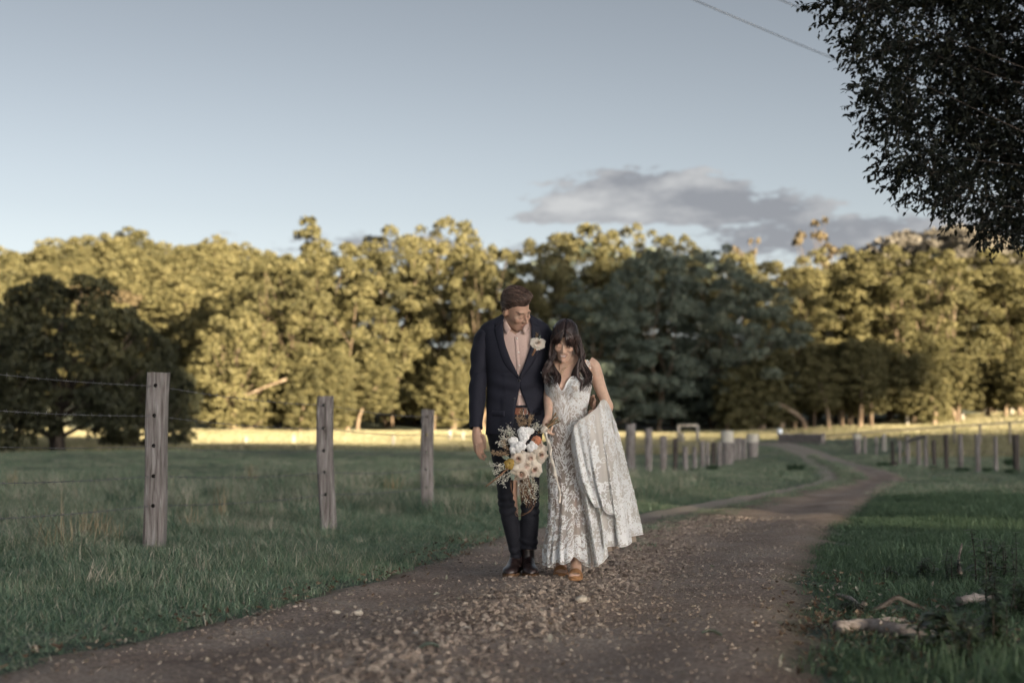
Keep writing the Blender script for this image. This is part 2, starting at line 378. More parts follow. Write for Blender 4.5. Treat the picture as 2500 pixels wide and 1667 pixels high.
GRASS = leaf_mat('grass_blade', [(0, (.070, .130, .098)), (.35, (.170, .265, .182)), (.62, (.29, .355, .255)), (.8, (.40, .39, .32)), (1, (.52, .49, .42))], trans=.25, rough=.5, objvar=.45)
LUSH = leaf_mat('lush_grass_blade', [(0, (.055, .098, .062)), (.4, (.115, .182, .115)), (.75, (.175, .24, .155)), (1, (.26, .31, .22))], trans=.25, rough=.5, objvar=.25)
STRAW = leaf_mat('straw', [(0, (.20, .16, .10)), (.5, (.36, .30, .20)), (1, (.5, .43, .30))], trans=.2, objvar=.2)
def blade(MBv, rng, x, y, h, wdt, lean, ang, segs=3, curl=1.0):
    dx, dy = math.cos(ang), math.sin(ang); sx, sy = -dy, dx
    V = []; F = []
    for k in range(segs + 1):
        q = k / segs; off = lean * h * q ** (1 + curl); zz = h * q * (1 - .25 * lean * q)
        ww = wdt * (1 - q) ** .6 if k < segs else 0
        if k < segs: V += [(x + dx * off - sx * ww, y + dy * off - sy * ww, zz), (x + dx * off + sx * ww, y + dy * off + sy * ww, zz)]
        else: V.append((x + dx * off, y + dy * off, zz))
    for k in range(segs - 1): F.append((2 * k, 2 * k + 1, 2 * k + 3, 2 * k + 2))
    F.append((2 * segs - 2, 2 * segs - 1, 2 * segs))
    MBv.add(V, F); return len(V)
def tuft_proto(name, rng, n, rad, h0, h1, wdt, mat, dry=0.0, segs=3, lean=(.2, .9), base=.35):
    mb = MB(); tint = []
    for i in range(n):
        r = rad * math.sqrt(rng.random()); a = rng.random() * 6.283
        h = rng.uniform(h0, h1); k = blade(mb, rng, r * math.cos(a), r * math.sin(a), h, wdt * rng.uniform(.6, 1.2), rng.uniform(*lean), rng.random() * 6.283, segs)
        tv = rng.uniform(.72, 1.0) if rng.random() < dry else np.clip(rng.normal(base, .13), 0, .62)
        tint += [tv] * k
    me = mesh_data(name, np.concatenate(mb.v), mb.f, mat, smooth=False); attr(me, 'tint', tint)
    return bpy.data.objects.new(name, me)
def build_grass():
    rng = np.random.default_rng(11)
    near = protos('near_tufts', [tuft_proto('near_tuft', rng, 42, .13, .05, .15, .0035, GRASS, dry=.10) for _ in range(4)] + [tuft_proto('near_tuft', rng, 40, .14, .06, .19, .0035, GRASS, dry=.42, lean=(.3, 1.3)) for _ in range(2)])
    lush = protos('lush_tufts', [tuft_proto('lush_tuft', rng, 44, .13, .04, .13, .004, LUSH, dry=.03) for _ in range(4)])
    mid = protos('mid_tufts', [tuft_proto('mid_tuft', rng, 60, .42, .10, .26, .009, GRASS, dry=d, segs=2, base=b) for d, b in ((.1, .38), (.2, .42), (.4, .5), (.65, .5))])
    # left paddock and verge up to 24 m
    def field(n, y0, y1, side):
        y = np.sqrt(rng.uniform(y0 ** 2, y1 ** 2, n))
        x = rng.uniform(-.62, .50, n) * y
        return x, y
    def dist_left(x, y):
        """metres left of the track (positive) for the first leg of the track"""
        yy = TL[:150, 1]; o = np.argsort(yy); return np.interp(y, yy[o], TL[:150, 0][o]) - x
    def dist_right(x, y):
        yy = TRt[:150, 1]; o = np.argsort(yy); return x - np.interp(y, yy[o], TRt[:150, 0][o])
    x, y = field(43000, 3.6, 26, 0); out = ~in_track(x, y)
    dl = dist_left(x, y); dr = dist_right(x, y)
    patch = sn(x, y, x * 0, .8, 2.0) + .5 * sn(x, y, x * 0, 2.1, 5.0)
    keep_l = out & (dl > -.05) & (rng.random(len(x)) < np.clip(dl * 3.0 + .2, 0, 1))
    xl, yl, pl, dl_ = x[keep_l], y[keep_l], patch[keep_l], dl[keep_l]
    n = len(xl); pts = np.column_stack([xl, yl, hz(xl, yl)])
    dry = (rng.random(n) < np.clip(.08 + .34 * np.clip((dl_ - 1.5) / 2, 0, 1) + .45 * pl, 0, .9))
    idx = np.where(dry, rng.integers(4, 6, n), rng.integers(0, 4, n))
    h = np.clip(.42 + .32 * np.clip(dl_ / 1.6, 0, 1) + .42 * pl, .25, 1.5)
    for q in (G(373, 1345), G(800, 1295), G(1045, 1255)): h = h * (1 - .65 * np.exp(-((xl - q[0]) ** 2 + (yl - q[1] + .25) ** 2) / .35))
    s = h * rng.uniform(.75, 1.25, n)
    scatter('paddock_grass', pts, np.column_stack([rng.normal(0, .12, n), rng.normal(0, .12, n), rng.uniform(0, 6.28, n)]), np.column_stack([np.maximum(s, .85) * 1.05, np.maximum(s, .85) * 1.05, s]), idx, near, n)
    keep_r = out & (dr > .0) & (rng.random(len(x)) < np.clip(dr * 2.6 + .25, 0, 1))
    xr, yr, pr = x[keep_r], y[keep_r], patch[keep_r]; n = len(xr)
    # the bare patch of litter under the fallen branches
    bare = np.exp(-((xr - 1.75) / .42) ** 2 - ((yr - 6.2) / .75) ** 2)
    k = rng.random(n) > bare * .80; xr, yr, pr = xr[k], yr[k], pr[k]; n = len(xr)
    s = np.clip(.8 + .35 * pr, .45, 1.5) * rng.uniform(.7, 1.3, n) * np.clip(.5 + dist_right(xr, yr) * .5, .5, 1.15)
    scatter('verge_grass', np.column_stack([xr, yr, hz(xr, yr)]), np.column_stack([rng.normal(0, .15, n), rng.normal(0, .15, n), rng.uniform(0, 6.28, n)]), np.column_stack([np.maximum(s, .9), np.maximum(s, .9), s]), rng.integers(0, 4, n), lush, n)
    # rough tufts standing out of the grazed grass
    rough = protos('rough_tufts', [tuft_proto('rough_tuft', rng, 90, .20, .10, .34, .0045, GRASS, dry=d, base=b, lean=(.2, 1.2)) for d, b in ((.15, .2), (.4, .45), (.75, .5))])
    x, y = field(3600, 7.5, 34, 0); dl = dist_left(x, y); p = sn(x, y, x * 0, .55, 8.0) + .5 * sn(x, y, x * 0, 1.7, 1.0)
    k = ~in_track(x, y) & (dl > .9) & (p > .05) & (rng.random(len(x)) < .8); x, y, p = x[k], y[k], p[k]; n = len(x); s = rng.uniform(.5, 1.15, n) * np.clip(y / 16, .7, 1.4)
    scatter('rough_grass', np.column_stack([x, y, hz(x, y)]), np.column_stack([rng.normal(0, .15, n), rng.normal(0, .15, n), rng.uniform(0, 6.28, n)]), np.column_stack([s, s, s * .85]), rng.integers(0, 3, n), rough, n)
    # farther pasture
    x, y = field(36000, 23, 88, 0); k = ~in_track(x, y); x, y = x[k], y[k]
    keep = rng.random(len(x)) < np.clip(1.25 - y / 110, .2, 1); x, y = x[keep], y[keep]; n = len(x)
    p = sn(x, y, x * 0, .22, 3.0) + .6 * sn(x, y, x * 0, .7, 1.0)
    idx = np.clip(np.round(1.3 + 1.1 * p + rng.normal(0, .7, n)), 0, 3)
    s = np.clip(.55 + .35 * p, .22, 1.5) * rng.uniform(.6, 1.25, n) * np.clip(1.25 - y / 90, .35, 1)
    scatter('pasture_grass', np.column_stack([x, y, hz(x, y)]), np.column_stack([rng.normal(0, .1, n), rng.normal(0, .1, n), rng.uniform(0, 6.28, n)]), np.column_stack([np.maximum(s, .8), np.maximum(s, .8), s * .8]), idx, mid, n)
    # the far paddock, seen almost edge on: taller seeding grass
    FARG = leaf_mat('seeding_grass', [(0, (.10, .125, .055)), (.4, (.20, .21, .10)), (.65, (.30, .285, .185)), (1, (.42, .38, .27))], trans=.25, objvar=.3)
    farp = protos('far_tufts', [tuft_proto('far_tuft', rng, 130, 1.0, .10, .32, .03, FARG, dry=d, segs=2, base=.5, lean=(.05, .5)) for d in (.3, .5, .7)])
    n = 22000; y = np.sqrt(rng.uniform(62 ** 2, 118 ** 2, n)); x = rng.uniform(-.66, .52, n) * y; pxx = x / y * FPX + 1250; k = ~in_track(x, y) & ~((pxx > 1720) & (pxx < 2230) & (y < 92)) & (y < 106 + 10 * np.clip((x - 22) / 10, 0, 1)); x, y = x[k], y[k]; n = len(x)
    s = rng.uniform(.6, 1.2, n) * np.clip(.9 + .3 * sn(x, y, x * 0, .15, 2.0), .5, 1.3)
    scatter('far_pasture_grass', np.column_stack([x, y, hz(x, y)]), np.column_stack([x * 0, x * 0, rng.uniform(0, 6.28, n)]), np.column_stack([s, s, s * .9]), rng.integers(0, 3, n), farp, n)
    # grass in the middle of the track, from the couple on
    n = 1500; s_ = rng.uniform(85, 215, n); t = np.clip(rng.normal(.38, .065, n), .2, .56); p = track_point(s_, t)
    k = (p[:, 1] > 11.5) & (rng.random(n) < .75) & (sn(p[:, 0], p[:, 1], p[:, 0] * 0, 1.4, 9) > -.35); p, t = p[k], t[k]; n = len(p)
    s = rng.uniform(.25, .6, n) * np.clip(p[:, 1] / 22, .8, 2.0)
    scatter('track_grass', np.column_stack([p, track_z(p[:, 0], p[:, 1], t) - .005]), np.column_stack([rng.normal(0, .15, n), rng.normal(0, .15, n), rng.uniform(0, 6.28, n)]), np.column_stack([s * 1.5, s * 1.5, s * .7]), rng.integers(3, 6, n), near, n)
build_grass()

def build_gravel():
    rng = np.random.default_rng(5)
    m = leaf_mat('gravel_stone', [(0, (.10, .078, .064)), (.4, (.25, .20, .165)), (.75, (.34, .28, .23)), (1, (.42, .36, .305))], trans=0, rough=.85, spec=.2, objvar=1.0)
    ps = []
    for k in range(6):
        bm = bmesh.new(); bmesh.ops.create_icosphere(bm, subdivisions=1, radius=1)
        sq = (rng.uniform(.8, 1.3), rng.uniform(.7, 1.0), rng.uniform(.5, .8))
        for v in bm.verts: v.co = Vector([c * s for c, s in zip(v.co, sq)]) * rng.uniform(.75, 1.2)
        me = bpy.data.meshes.new('gravel_stone'); bm.to_mesh(me); bm.free(); me.materials.append(m)
        attr(me, 'tint', np.full(len(me.vertices), .5)); ps.append(bpy.data.objects.new('gravel_stone', me))
    c = protos('gravel_stones', ps)
    n = 85000
    y = 3.4 + 14 * rng.random(n) ** 1.6
    yy = TL[:150, 1]; o = np.argsort(yy); xl = np.interp(y, yy[o], TL[:150, 0][o]); xr = np.interp(y, TRt[:150, 1][np.argsort(TRt[:150, 1])], TRt[:150, 0][np.argsort(TRt[:150, 1])])
    t = rng.uniform(-.02, 1.02, n); x = xl + (xr - xl) * t
    heap = np.exp(-((t - .50) / .17) ** 2) + .3 * sn(x, y, x * 0, 1.1, 4)
    k = rng.random(n) < np.clip(.35 + .75 * heap, .12, 1); x, y, t, heap = x[k], y[k], t[k], heap[k]; n = len(x)
    s = np.clip(rng.lognormal(-5.4, .62, n), .0014, .017) * np.clip(.75 + .6 * heap, .6, 1.45)
    z = track_z(x, y, np.clip(t, 0, 1)) + s * .12
    scatter('gravel', np.column_stack([x, y, z]), rng.uniform(0, 6.28, (n, 3)) * (.12, .12, 1), np.column_stack([s, s, s]), rng.integers(0, 6, n), c, n)
    # fallen leaves along the edges
    lm = leaf_mat('fallen_leaf', [(0, (.06, .042, .032)), (.35, (.13, .085, .058)), (.6, (.22, .17, .12)), (.85, (.34, .32, .28)), (1, (.12, .14, .09))], trans=.15, rough=.7, objvar=1.0)
    ls = []
    for k in range(4):
        q = np.array([(-1, 0, .15), (-.5, .42, .0), (.1, .5, .12), (.7, .3, .05), (1.15, 0, .3), (.7, -.3, .1), (.1, -.5, .2), (-.5, -.4, .05), (0, 0, -.12)]) * (1, rng.uniform(.7, 1.1), rng.uniform(.6, 1.8))
        me = mesh_data('fallen_leaf', q, [(i, (i + 1) % 8, 8) for i in range(8)], lm, smooth=False); attr(me, 'tint', np.full(9, .5)); ls.append(bpy.data.objects.new('fallen_leaf', me))
    c2 = protos('fallen_leaf_kinds', ls)
    n = 620; y = rng.uniform(4.5, 15, n); xl = np.interp(y, yy[o], TL[:150, 0][o]); x = xl + rng.normal(-.06, .16, n)
    n2 = 420; y2 = rng.uniform(4.2, 9.5, n2); xr2 = np.interp(y2, TRt[:150, 1][np.argsort(TRt[:150, 1])], TRt[:150, 0][np.argsort(TRt[:150, 1])]); x2 = xr2 + np.abs(rng.normal(0, .6, n2)) - .25
    nb = 1500; xb = rng.normal(1.72, .36, nb); yb = rng.normal(6.2, .6, nb); sb = rng.uniform(.006, .020, nb)
    scatter('leaf_litter', np.column_stack([xb, yb, hz(xb, yb) + .012 + rng.uniform(0, .02, nb)]), np.column_stack([rng.normal(0, .6, nb), rng.normal(0, .6, nb), rng.uniform(0, 6.28, nb)]), np.column_stack([sb, sb, sb]), rng.integers(0, 4, nb), c2, nb)
    n3 = 160; y3 = rng.uniform(4.5, 12, n3); x3 = rng.uniform(-1.4, 1.6, n3)
    x = np.concatenate([x, x2, x3]); y = np.concatenate([y, y2, y3]); n = len(x)
    s = rng.uniform(.008, .022, n)
    scatter('fallen_leaves', np.column_stack([x, y, hz(x, y) + .03 + rng.uniform(0, .02, n)]), np.column_stack([rng.normal(0, .5, n), rng.normal(0, .5, n), rng.uniform(0, 6.28, n)]), np.column_stack([s, s, s]), rng.integers(0, 4, n), c2, n)
build_gravel()
# ------------------------------------------------------------------ trees
FOL = leaf_mat('tree_foliage', [(0, (.050, .050, .026)), (.35, (.108, .103, .050)), (.65, (.155, .144, .070)), (1, (.205, .185, .093))], trans=.22, rough=.6, spec=.2, objvar=.3)
FOL_SHADE_TINT = leaf_mat('shade_tinted_foliage', [(0, (.050, .070, .062)), (.4, (.105, .135, .115)), (.7, (.155, .185, .148)), (1, (.22, .235, .175))], trans=.18, rough=.6, spec=.2, objvar=.25)  # bluish tone of shade put into the foliage colour of the shaded trees
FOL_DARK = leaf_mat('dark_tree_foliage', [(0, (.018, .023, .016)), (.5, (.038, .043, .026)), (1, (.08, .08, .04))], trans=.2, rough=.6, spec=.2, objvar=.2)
FOL_RUST = leaf_mat('rusty_foliage', [(0, (.075, .058, .034)), (.5, (.125, .10, .06)), (1, (.17, .14, .085))], trans=.2, rough=.6, objvar=.2)
BARK = simple_mat('pale_bark', [(.3, (.08, .055, .04)), (.5, (.16, .12, .085)), (.7, (.28, .225, .17))], scale=2.2, stretch=(1, 1, .35), rough=.85, bump=.4, bscale=12, rnd=True)
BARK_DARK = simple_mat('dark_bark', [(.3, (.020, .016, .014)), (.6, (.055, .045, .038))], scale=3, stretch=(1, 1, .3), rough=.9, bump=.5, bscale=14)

def leaf_quads(rng, c, nrm, size, asp=.6, jit=.9):
    """one quad per centre, facing roughly along nrm"""
    n = len(c); d = nrm + rng.normal(0, jit, (n, 3)); d /= np.linalg.norm(d, axis=1)[:, None]
    r = rng.normal(0, 1, (n, 3)); a = np.cross(d, r); a /= np.linalg.norm(a, axis=1)[:, None] + 1e-9; b = np.cross(d, a)
    s = size * rng.uniform(.6, 1.3, n)[:, None]
    v = np.stack([c - a * s, c - b * s * asp + d * s * .15, c + a * s, c + b * s * asp + d * s * .15], 1).reshape(-1, 3)
    return v, np.arange(4 * n).reshape(n, 4)
def crown_mesh(name, seed, H, Wd, base, nclump, per, size, mat, shape='round', clump=(.8, 1.5), flat=.8, fill=0):
    """foliage in puffs around the limbs; returns mesh data and puff centres"""
    rng = np.random.default_rng(seed); C = []; Rr = []
    tries = 0
    while len(C) < nclump and tries < 20000:
        tries += 1
        zz = rng.random(); z = base + (H - base) * zz
        if shape == 'round': rmax = Wd * .5 * math.sqrt(max(0, 1 - ((zz - .42) / .62) ** 2))
        elif shape == 'cone': rmax = Wd * .5 * (1 - zz) ** .8
        elif shape == 'tall': rmax = Wd * .5 * (1 - .55 * zz ** 1.5) * min(1, zz * 6 + .6)
        elif shape == 'umbrella': rmax = Wd * .5 * (0.35 + .65 * zz) if zz < .85 else Wd * .42
        rr = rmax * rng.uniform(.25, 1) ** .55; a = rng.random() * 6.283
        p = np.array([rr * math.cos(a), rr * math.sin(a), z]); r0 = rng.uniform(*clump) * (1 - .25 * zz)
        if any(np.linalg.norm(p - q) < .72 * (r0 + r1) * .8 for q, r1 in zip(C, Rr)): continue
        C.append(p); Rr.append(r0)
    cs = []; ns = []; tt = []
    for p, r0 in zip(C, Rr):
        k = int(per * (r0 / 1.1) ** 2); d = rng.normal(0, 1, (k, 3)); d /= np.linalg.norm(d, axis=1)[:, None]
        d[:, 2] = np.where(d[:, 2] < -.35, -d[:, 2], d[:, 2])
        rad = r0 * (1 + .22 * sn(d[:, 0] * 3, d[:, 1] * 3, d[:, 2] * 3, 1, r0 * 9)) * rng.uniform(.35, 1.05, k) ** .5
        cs.append(p + d * rad[:, None] * (1, 1, flat)); ns.append(d); tt.append(np.clip(rng.normal(.5 + rng.normal(0, .12), .16, k), 0, 1))
    if fill:    # loose leaves inside the crown, tinted darker to deepen the shade in its gaps
        zz = rng.random(fill); a = rng.random(fill) * 6.283; rm = Wd * .5 * np.sqrt(np.maximum(0, 1 - ((zz - .42) / .62) ** 2)) * .84 * np.sqrt(rng.random(fill))
        cs.append(np.column_stack([rm * np.cos(a), rm * np.sin(a), base + (H - base) * zz * .93])); ns.append(rng.normal(0, 1, (fill, 3))); tt.append(np.clip(rng.normal(.35, .15, fill), 0, 1))
    cs = np.concatenate(cs); ns = np.concatenate(ns); v, f = leaf_quads(rng, cs, ns, size)
    me = mesh_data(name, v, f, mat, smooth=False); attr(me, 'tint', np.repeat(np.concatenate(tt), 4))
    return me, C
def trunk_mesh(name, seed, C, H, base, r0, mat, stems=1, nl=14):
    rng = np.random.default_rng(seed + 99); mb = MB()
    C = sorted(C, key=lambda p: p[2])
    for s in range(stems):
        a = rng.random() * 6.28; lean = .10 * H if stems > 1 else .03 * H
        top = np.array([lean * math.cos(a) * 1.6, lean * math.sin(a) * 1.6, H * .78])
        st = np.array([.35 * (stems > 1) * math.cos(a), .35 * (stems > 1) * math.sin(a), -.3])
        ctl = [st, st * .7 + (top - st) * .25 + rng.normal(0, .25, 3) * (1, 1, 0), (st + top) * .5 + rng.normal(0, .4, 3) * (1, 1, 0), top]
        pl = spline(ctl, 12); mb.add(*tube(pl, np.linspace(r0, r0 * .18, 12) * (1 + .5 * (np.arange(12) == 0)), 8))
        for p in rng.permutation(len(C))[:nl]:
            q = C[p]; j = int(np.clip((q[2] * .62) / (H * .78) * 11, 1, 10)); b = pl[j]
            lp = spline([b, b + (q - b) * .5 + np.array([0, 0, -.06 * np.linalg.norm(q - b)]) + rng.normal(0, .2, 3), q], 7)
            mb.add(*tube(lp, np.linspace(r0 * .42 * (1 - j / 16), r0 * .10, 7), 5))
    return mesh_data(name, np.concatenate(mb.v), mb.f, mat)
ARCH = {}
def arch(key, **k):
    tk = {a: k.pop(a) for a in ('r0', 'stems', 'bark', 'nl') if a in k}
    me, C = crown_mesh('crown', **k)
    ARCH[key] = (me, trunk_mesh('trunk', k['seed'], C, k['H'], k['base'], tk.get('r0', .3), tk.get('bark', BARK), tk.get('stems', 1), tk.get('nl', 14)), k['H'], k['Wd'])
def build_archetypes():
    for i in range(4):
        arch('puff%d' % i, seed=20 + i, H=16, Wd=10.5, base=.7, nclump=108, per=360, size=.14, mat=FOL, r0=.17, stems=2, clump=(.70, 1.35), nl=6, fill=1300)
    for i in range(2):
        arch('cool%d' % i, seed=40 + i, H=16, Wd=11.5, base=.7, nclump=108, per=360, size=.14, mat=FOL_SHADE_TINT, r0=.17, stems=2, clump=(.70, 1.35), nl=6, fill=1300)
    for i in range(3):
        arch('hill%d' % i, seed=60 + i, H=13, Wd=11, base=.5, nclump=120, per=190, size=.20, mat=FOL, r0=.2, clump=(.65, 1.35), nl=3, fill=3500)
    arch('skirt0', seed=70, H=9, Wd=9, base=.3, nclump=95, per=300, size=.15, mat=FOL, r0=.18, stems=3, clump=(.5, 1.05), fill=2500, nl=10)
    arch('conifer0', seed=71, H=17, Wd=8.5, base=2, nclump=100, per=240, size=.20, mat=FOL, shape='cone', r0=.3, clump=(.6, 1.1))
    arch('gum0', seed=72, H=17, Wd=9, base=11.5, nclump=15, per=80, size=.32, mat=FOL_RUST, shape='umbrella', r0=.25, clump=(.6, 1.1), flat=.5)
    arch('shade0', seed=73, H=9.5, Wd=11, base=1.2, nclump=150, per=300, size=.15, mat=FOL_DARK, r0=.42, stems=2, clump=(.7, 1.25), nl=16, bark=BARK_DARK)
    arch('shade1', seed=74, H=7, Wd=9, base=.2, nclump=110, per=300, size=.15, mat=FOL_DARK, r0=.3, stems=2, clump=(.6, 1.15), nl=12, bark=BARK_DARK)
    arch('rust0', seed=75, H=10, Wd=8, base=1, nclump=34, per=90, size=.36, mat=FOL_RUST, r0=.2, clump=(.8, 1.4))
build_archetypes()
def tree(name, key, x, y, h, wd, rz, label, group=None, cat='tree', dz=0.0):
    cm, tm, H0, W0 = ARCH[key]
    r = empty(name, (x, y, hz1(x, y) + dz), rz)
    for nm, me in (('crown', cm), ('trunk', tm)):
        o = bpy.data.objects.new(nm, me); link(o, r); o.scale = (wd / W0, wd / W0, h / H0)
    return tag(r, label, cat, group)
def tree_px(name, key, px, top, wpx, y, label, group=None, rz=None, cat='tree', dz=0.0):
    """a tree at distance y whose crown centre, top and width are read off the photograph"""
    x = ray(px, top)[0] * y; g = hz1(x, y); zt = CAM_H + ray(px, top)[2] * y
    return tree(name, key, x, y, zt - g - dz, wpx / FPX * y, random.random() * 6.28 if rz is None else rz, label, group, cat, dz)

def build_wood():
    G1 = 'trees of the wood along the far side of the paddock'
    front = [  # px, top, width, distance, archetype, label
        (580, 775, 240, 106, 'skirt0', 'low sunlit bushy tree at the left end of the wood'),
        (690, 640, 270, 111, 'puff0', 'sunlit tree with open dark gaps, above the second near fence post to the left'),
        (820, 600, 270, 113, 'puff1', 'tall golden tree rising behind the second near fence post'),
        (950, 570, 270, 117, 'puff2', 'tall golden puffy tree between the second and third near posts'),
        (1085, 545, 270, 119, 'puff3', 'tallest golden tree of the wood, left of the groom'),
        (1190, 610, 220, 112, 'puff0', 'sunlit tree directly behind the groom'),
        (1330, 590, 230, 116, 'puff1', 'half sunlit tree above and behind the bride'),
        (1420, 555, 240, 122, 'puff2', 'tall tree with a lit top, right above the shaded trees'),
        (1540, 560, 230, 122, 'puff3', 'round topped lit tree under the left end of the cloud'),
        (1640, 585, 230, 119, 'puff1', 'tree with lit tip and shaded foot under the cloud'),
        (1465, 690, 270, 106, 'cool0', 'dark blue green tree in shade right of the bride'),
        (1600, 630, 290, 110, 'cool1', 'broad shaded blue green tree behind the white stall frame'),
        (1735, 610, 270, 113, 'cool0', 'shaded tree behind the pale capped gate posts'),
        (1840, 690, 270, 108, 'cool0', 'half shaded tree at the right end of the shaded part of the wood'),
        (1800, 625, 230, 119, 'puff0', 'sunlit tree top behind the last shaded tree'),
        (1925, 640, 260, 113, 'puff2', 'sunlit puffy tree above the grey picket panel'),
        (2040, 612, 270, 119, 'puff3', 'sunlit tree above the white topped post of the right fence'),
        (2160, 615, 270, 116, 'puff1', 'sunlit tree above the bend of the track'),
        (2280, 618, 270, 114, 'puff0', 'sunlit tree left of the hanging tip of the near foliage'),
        (2395, 615, 270, 118, 'puff2', 'sunlit tree just under the hanging foliage'),
        (2500, 615, 280, 116, 'puff3', 'sunlit tree cut by the right edge of the picture'),
        (2620, 610, 280, 116, 'puff1', 'sunlit tree past the right edge of the picture')]
    for px, top, wpx, y, key, lab in front: tree_px('broadleaf_tree', key, px, top, wpx, y, lab, G1)
    rng = np.random.default_rng(3)
    sky_x = [600, 700, 830, 950, 1000, 1090, 1150, 1240, 1300, 1380, 1420, 1490, 1540, 1600, 1680, 1740, 1800, 1900, 2000, 2100, 2200, 2300, 2500, 2700]
    sky_y = [640, 620, 600, 590, 568, 560, 590, 625, 600, 568, 568, 590, 572, 590, 600, 620, 622, 615, 620, 615, 618, 628, 625, 625]
    for k, px in enumerate(np.linspace(640, 2650, 19)):
        tree_px('broadleaf_tree', ('cool%d' % (k % 2) if 1300 < px < 1850 else 'puff%d' % (k % 4)), px, np.interp(px, sky_x, sky_y) + 25 + rng.uniform(0, 25), 300, 129 + rng.uniform(0, 5), 'leafy tree of the second row, showing between the front trees of the wood', 'second row trees of the wood')
    # low shrubs filling the foot of the wood
    for k, (px, kk) in enumerate([(700, 'skirt0'), (1010, 'skirt0'), (1420, 'cool0'), (1530, 'cool1'), (1650, 'cool0'), (1760, 'cool1'), (2230, 'skirt0'), (2440, 'skirt0')]):
        tree_px('understorey_tree', kk, px, 835 + 40 * (k % 3), 200, 121, 'low tree at the foot of the wood, ' + ('behind the second near post', 'right of the third near post', 'just right of the bride', 'between bride and white stall frame', 'behind the white stall frame', 'over the first pale capped post', 'over the short rail of the right fence', 'over the black post at the right')[k], 'low trees at the foot of the wood')
    tree_px('conifer', 'conifer0', 757, 530, 250, 135, 'pointed conifer standing above the wooded skyline')
    tree_px('gum_tree', 'gum0', 1985, 548, 140, 150, 'sparse rusty gum poking above the skyline, right of the cloud')
    tree_px('gum_tree', 'gum0', 1815, 590, 90, 165, 'small faint sparse tree on the skyline, left of the rusty gum')
    # bare trunks at the sunlit foot of the wood
    rg = np.random.default_rng(8)
    for k, px in enumerate(list(rg.uniform(590, 1180, 14)) + list(rg.uniform(1760, 2560, 30))):
        y = 104 + rg.uniform(0, 5); x = ray(px, 1000)[0] * y; g = hz1(x, y); h = rg.uniform(2.2, 4.2)
        lean = rg.normal(0, .9); r0 = rg.uniform(.12, .26)
        pts = spline([(0, 0, -.2), (lean * .15 + rg.normal(0, .1), rg.normal(0, .1), h * .4), (lean, rg.normal(0, .3), h)], 8)
        r = empty('pale_trunk_tree', (x, y, g)); v, f = tube(pts, np.linspace(r0, r0 * .5, 8), 8); mesh('trunk', v, f, BARK, r)
        me = ARCH['hill%d' % (k % 3)][0]; o = bpy.data.objects.new('crown', me); link(o, r); s = rg.uniform(.26, .40); o.scale = (s, s, s); o.location = (pts[-1][0], pts[-1][1] + .5, h - 2.2)
        tag(r, 'slim tree with a bare pale trunk at the sunlit edge of the wood', 'tree', 'pale trunked trees at the edge of the wood')
    # fallen pale trunk under the left tree
    a = P(560, 985, 103); b = P(700, 925, 103.5); v, f = tube(spline([a, (a + b) / 2 + Vector((0, 0, .1)), b], 8), np.linspace(.04, .10, 8), 8)
    tag(mesh('leaning_limb', v, f, BARK), 'pale leaning limb catching the sun at the left foot of the wood', 'branch')
    # left wooded hill
    rg = np.random.default_rng(15); n = 0; pos = []
    for t in range(4000):
        px = rg.uniform(-800, 720); y = rg.uniform(136, 262); x = ray(px, 900)[0] * y
        if x > -20 - (y - 136) * .05: continue
        if any((x - a) ** 2 + (y - b) ** 2 < 44 for a, b in pos): continue
        pos.append((x, y))
        if len(pos) >= 190: break
    for k, (x, y) in enumerate(pos):
        rusty = abs(ray(200, 640)[0] * y - x) < 4 and 150 < y < 175
        tree('hillside_tree', 'rust0' if rusty else 'hill%d' % (k % 3), x, y, rg.uniform(8.0, 11.5), rg.uniform(9, 12.5), rg.random() * 6.28,
             'rusty brown tree among the green ones on the wooded hill' if rusty else 'golden green tree on the sunlit wooded hill at the left', 'rusty trees on the hill' if rusty else 'trees on the wooded hill at the left')
    # far ridge on the right: one mass
    rg = np.random.default_rng(16); c = []; nn = []
    for k in range(170):
        x = rg.uniform(85, 190); y = rg.uniform(360, 470); z = hz1(x, y); rr = rg.uniform(3.5, 6.5); d = rg.normal(0, 1, (110, 3)); d /= np.linalg.norm(d, axis=1)[:, None]; d[:, 2] = np.abs(d[:, 2])
        c.append(np.array([x, y, z + 3]) + d * rr); nn.append(d)
    c = np.concatenate(c); v, f = leaf_quads(rg, c, np.concatenate(nn), 1.1)
    far = simple_mat('haze_tinted_foliage', [(.3, (.085, .080, .075)), (.7, (.13, .12, .10))], scale=.3)  # grey-brown haze of distance put into the foliage colour
    o = mesh('far_wood', v, f, far, smooth=False); tag(o, kind='stuff')
    # dark near trees on the left
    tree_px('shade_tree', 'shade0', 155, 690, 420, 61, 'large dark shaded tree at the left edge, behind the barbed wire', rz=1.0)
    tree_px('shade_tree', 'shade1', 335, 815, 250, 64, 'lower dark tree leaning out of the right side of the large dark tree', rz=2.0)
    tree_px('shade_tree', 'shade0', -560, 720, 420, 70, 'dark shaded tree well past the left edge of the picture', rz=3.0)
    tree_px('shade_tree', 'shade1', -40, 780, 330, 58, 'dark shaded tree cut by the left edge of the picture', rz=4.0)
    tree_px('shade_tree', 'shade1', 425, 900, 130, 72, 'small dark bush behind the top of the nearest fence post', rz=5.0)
build_wood()

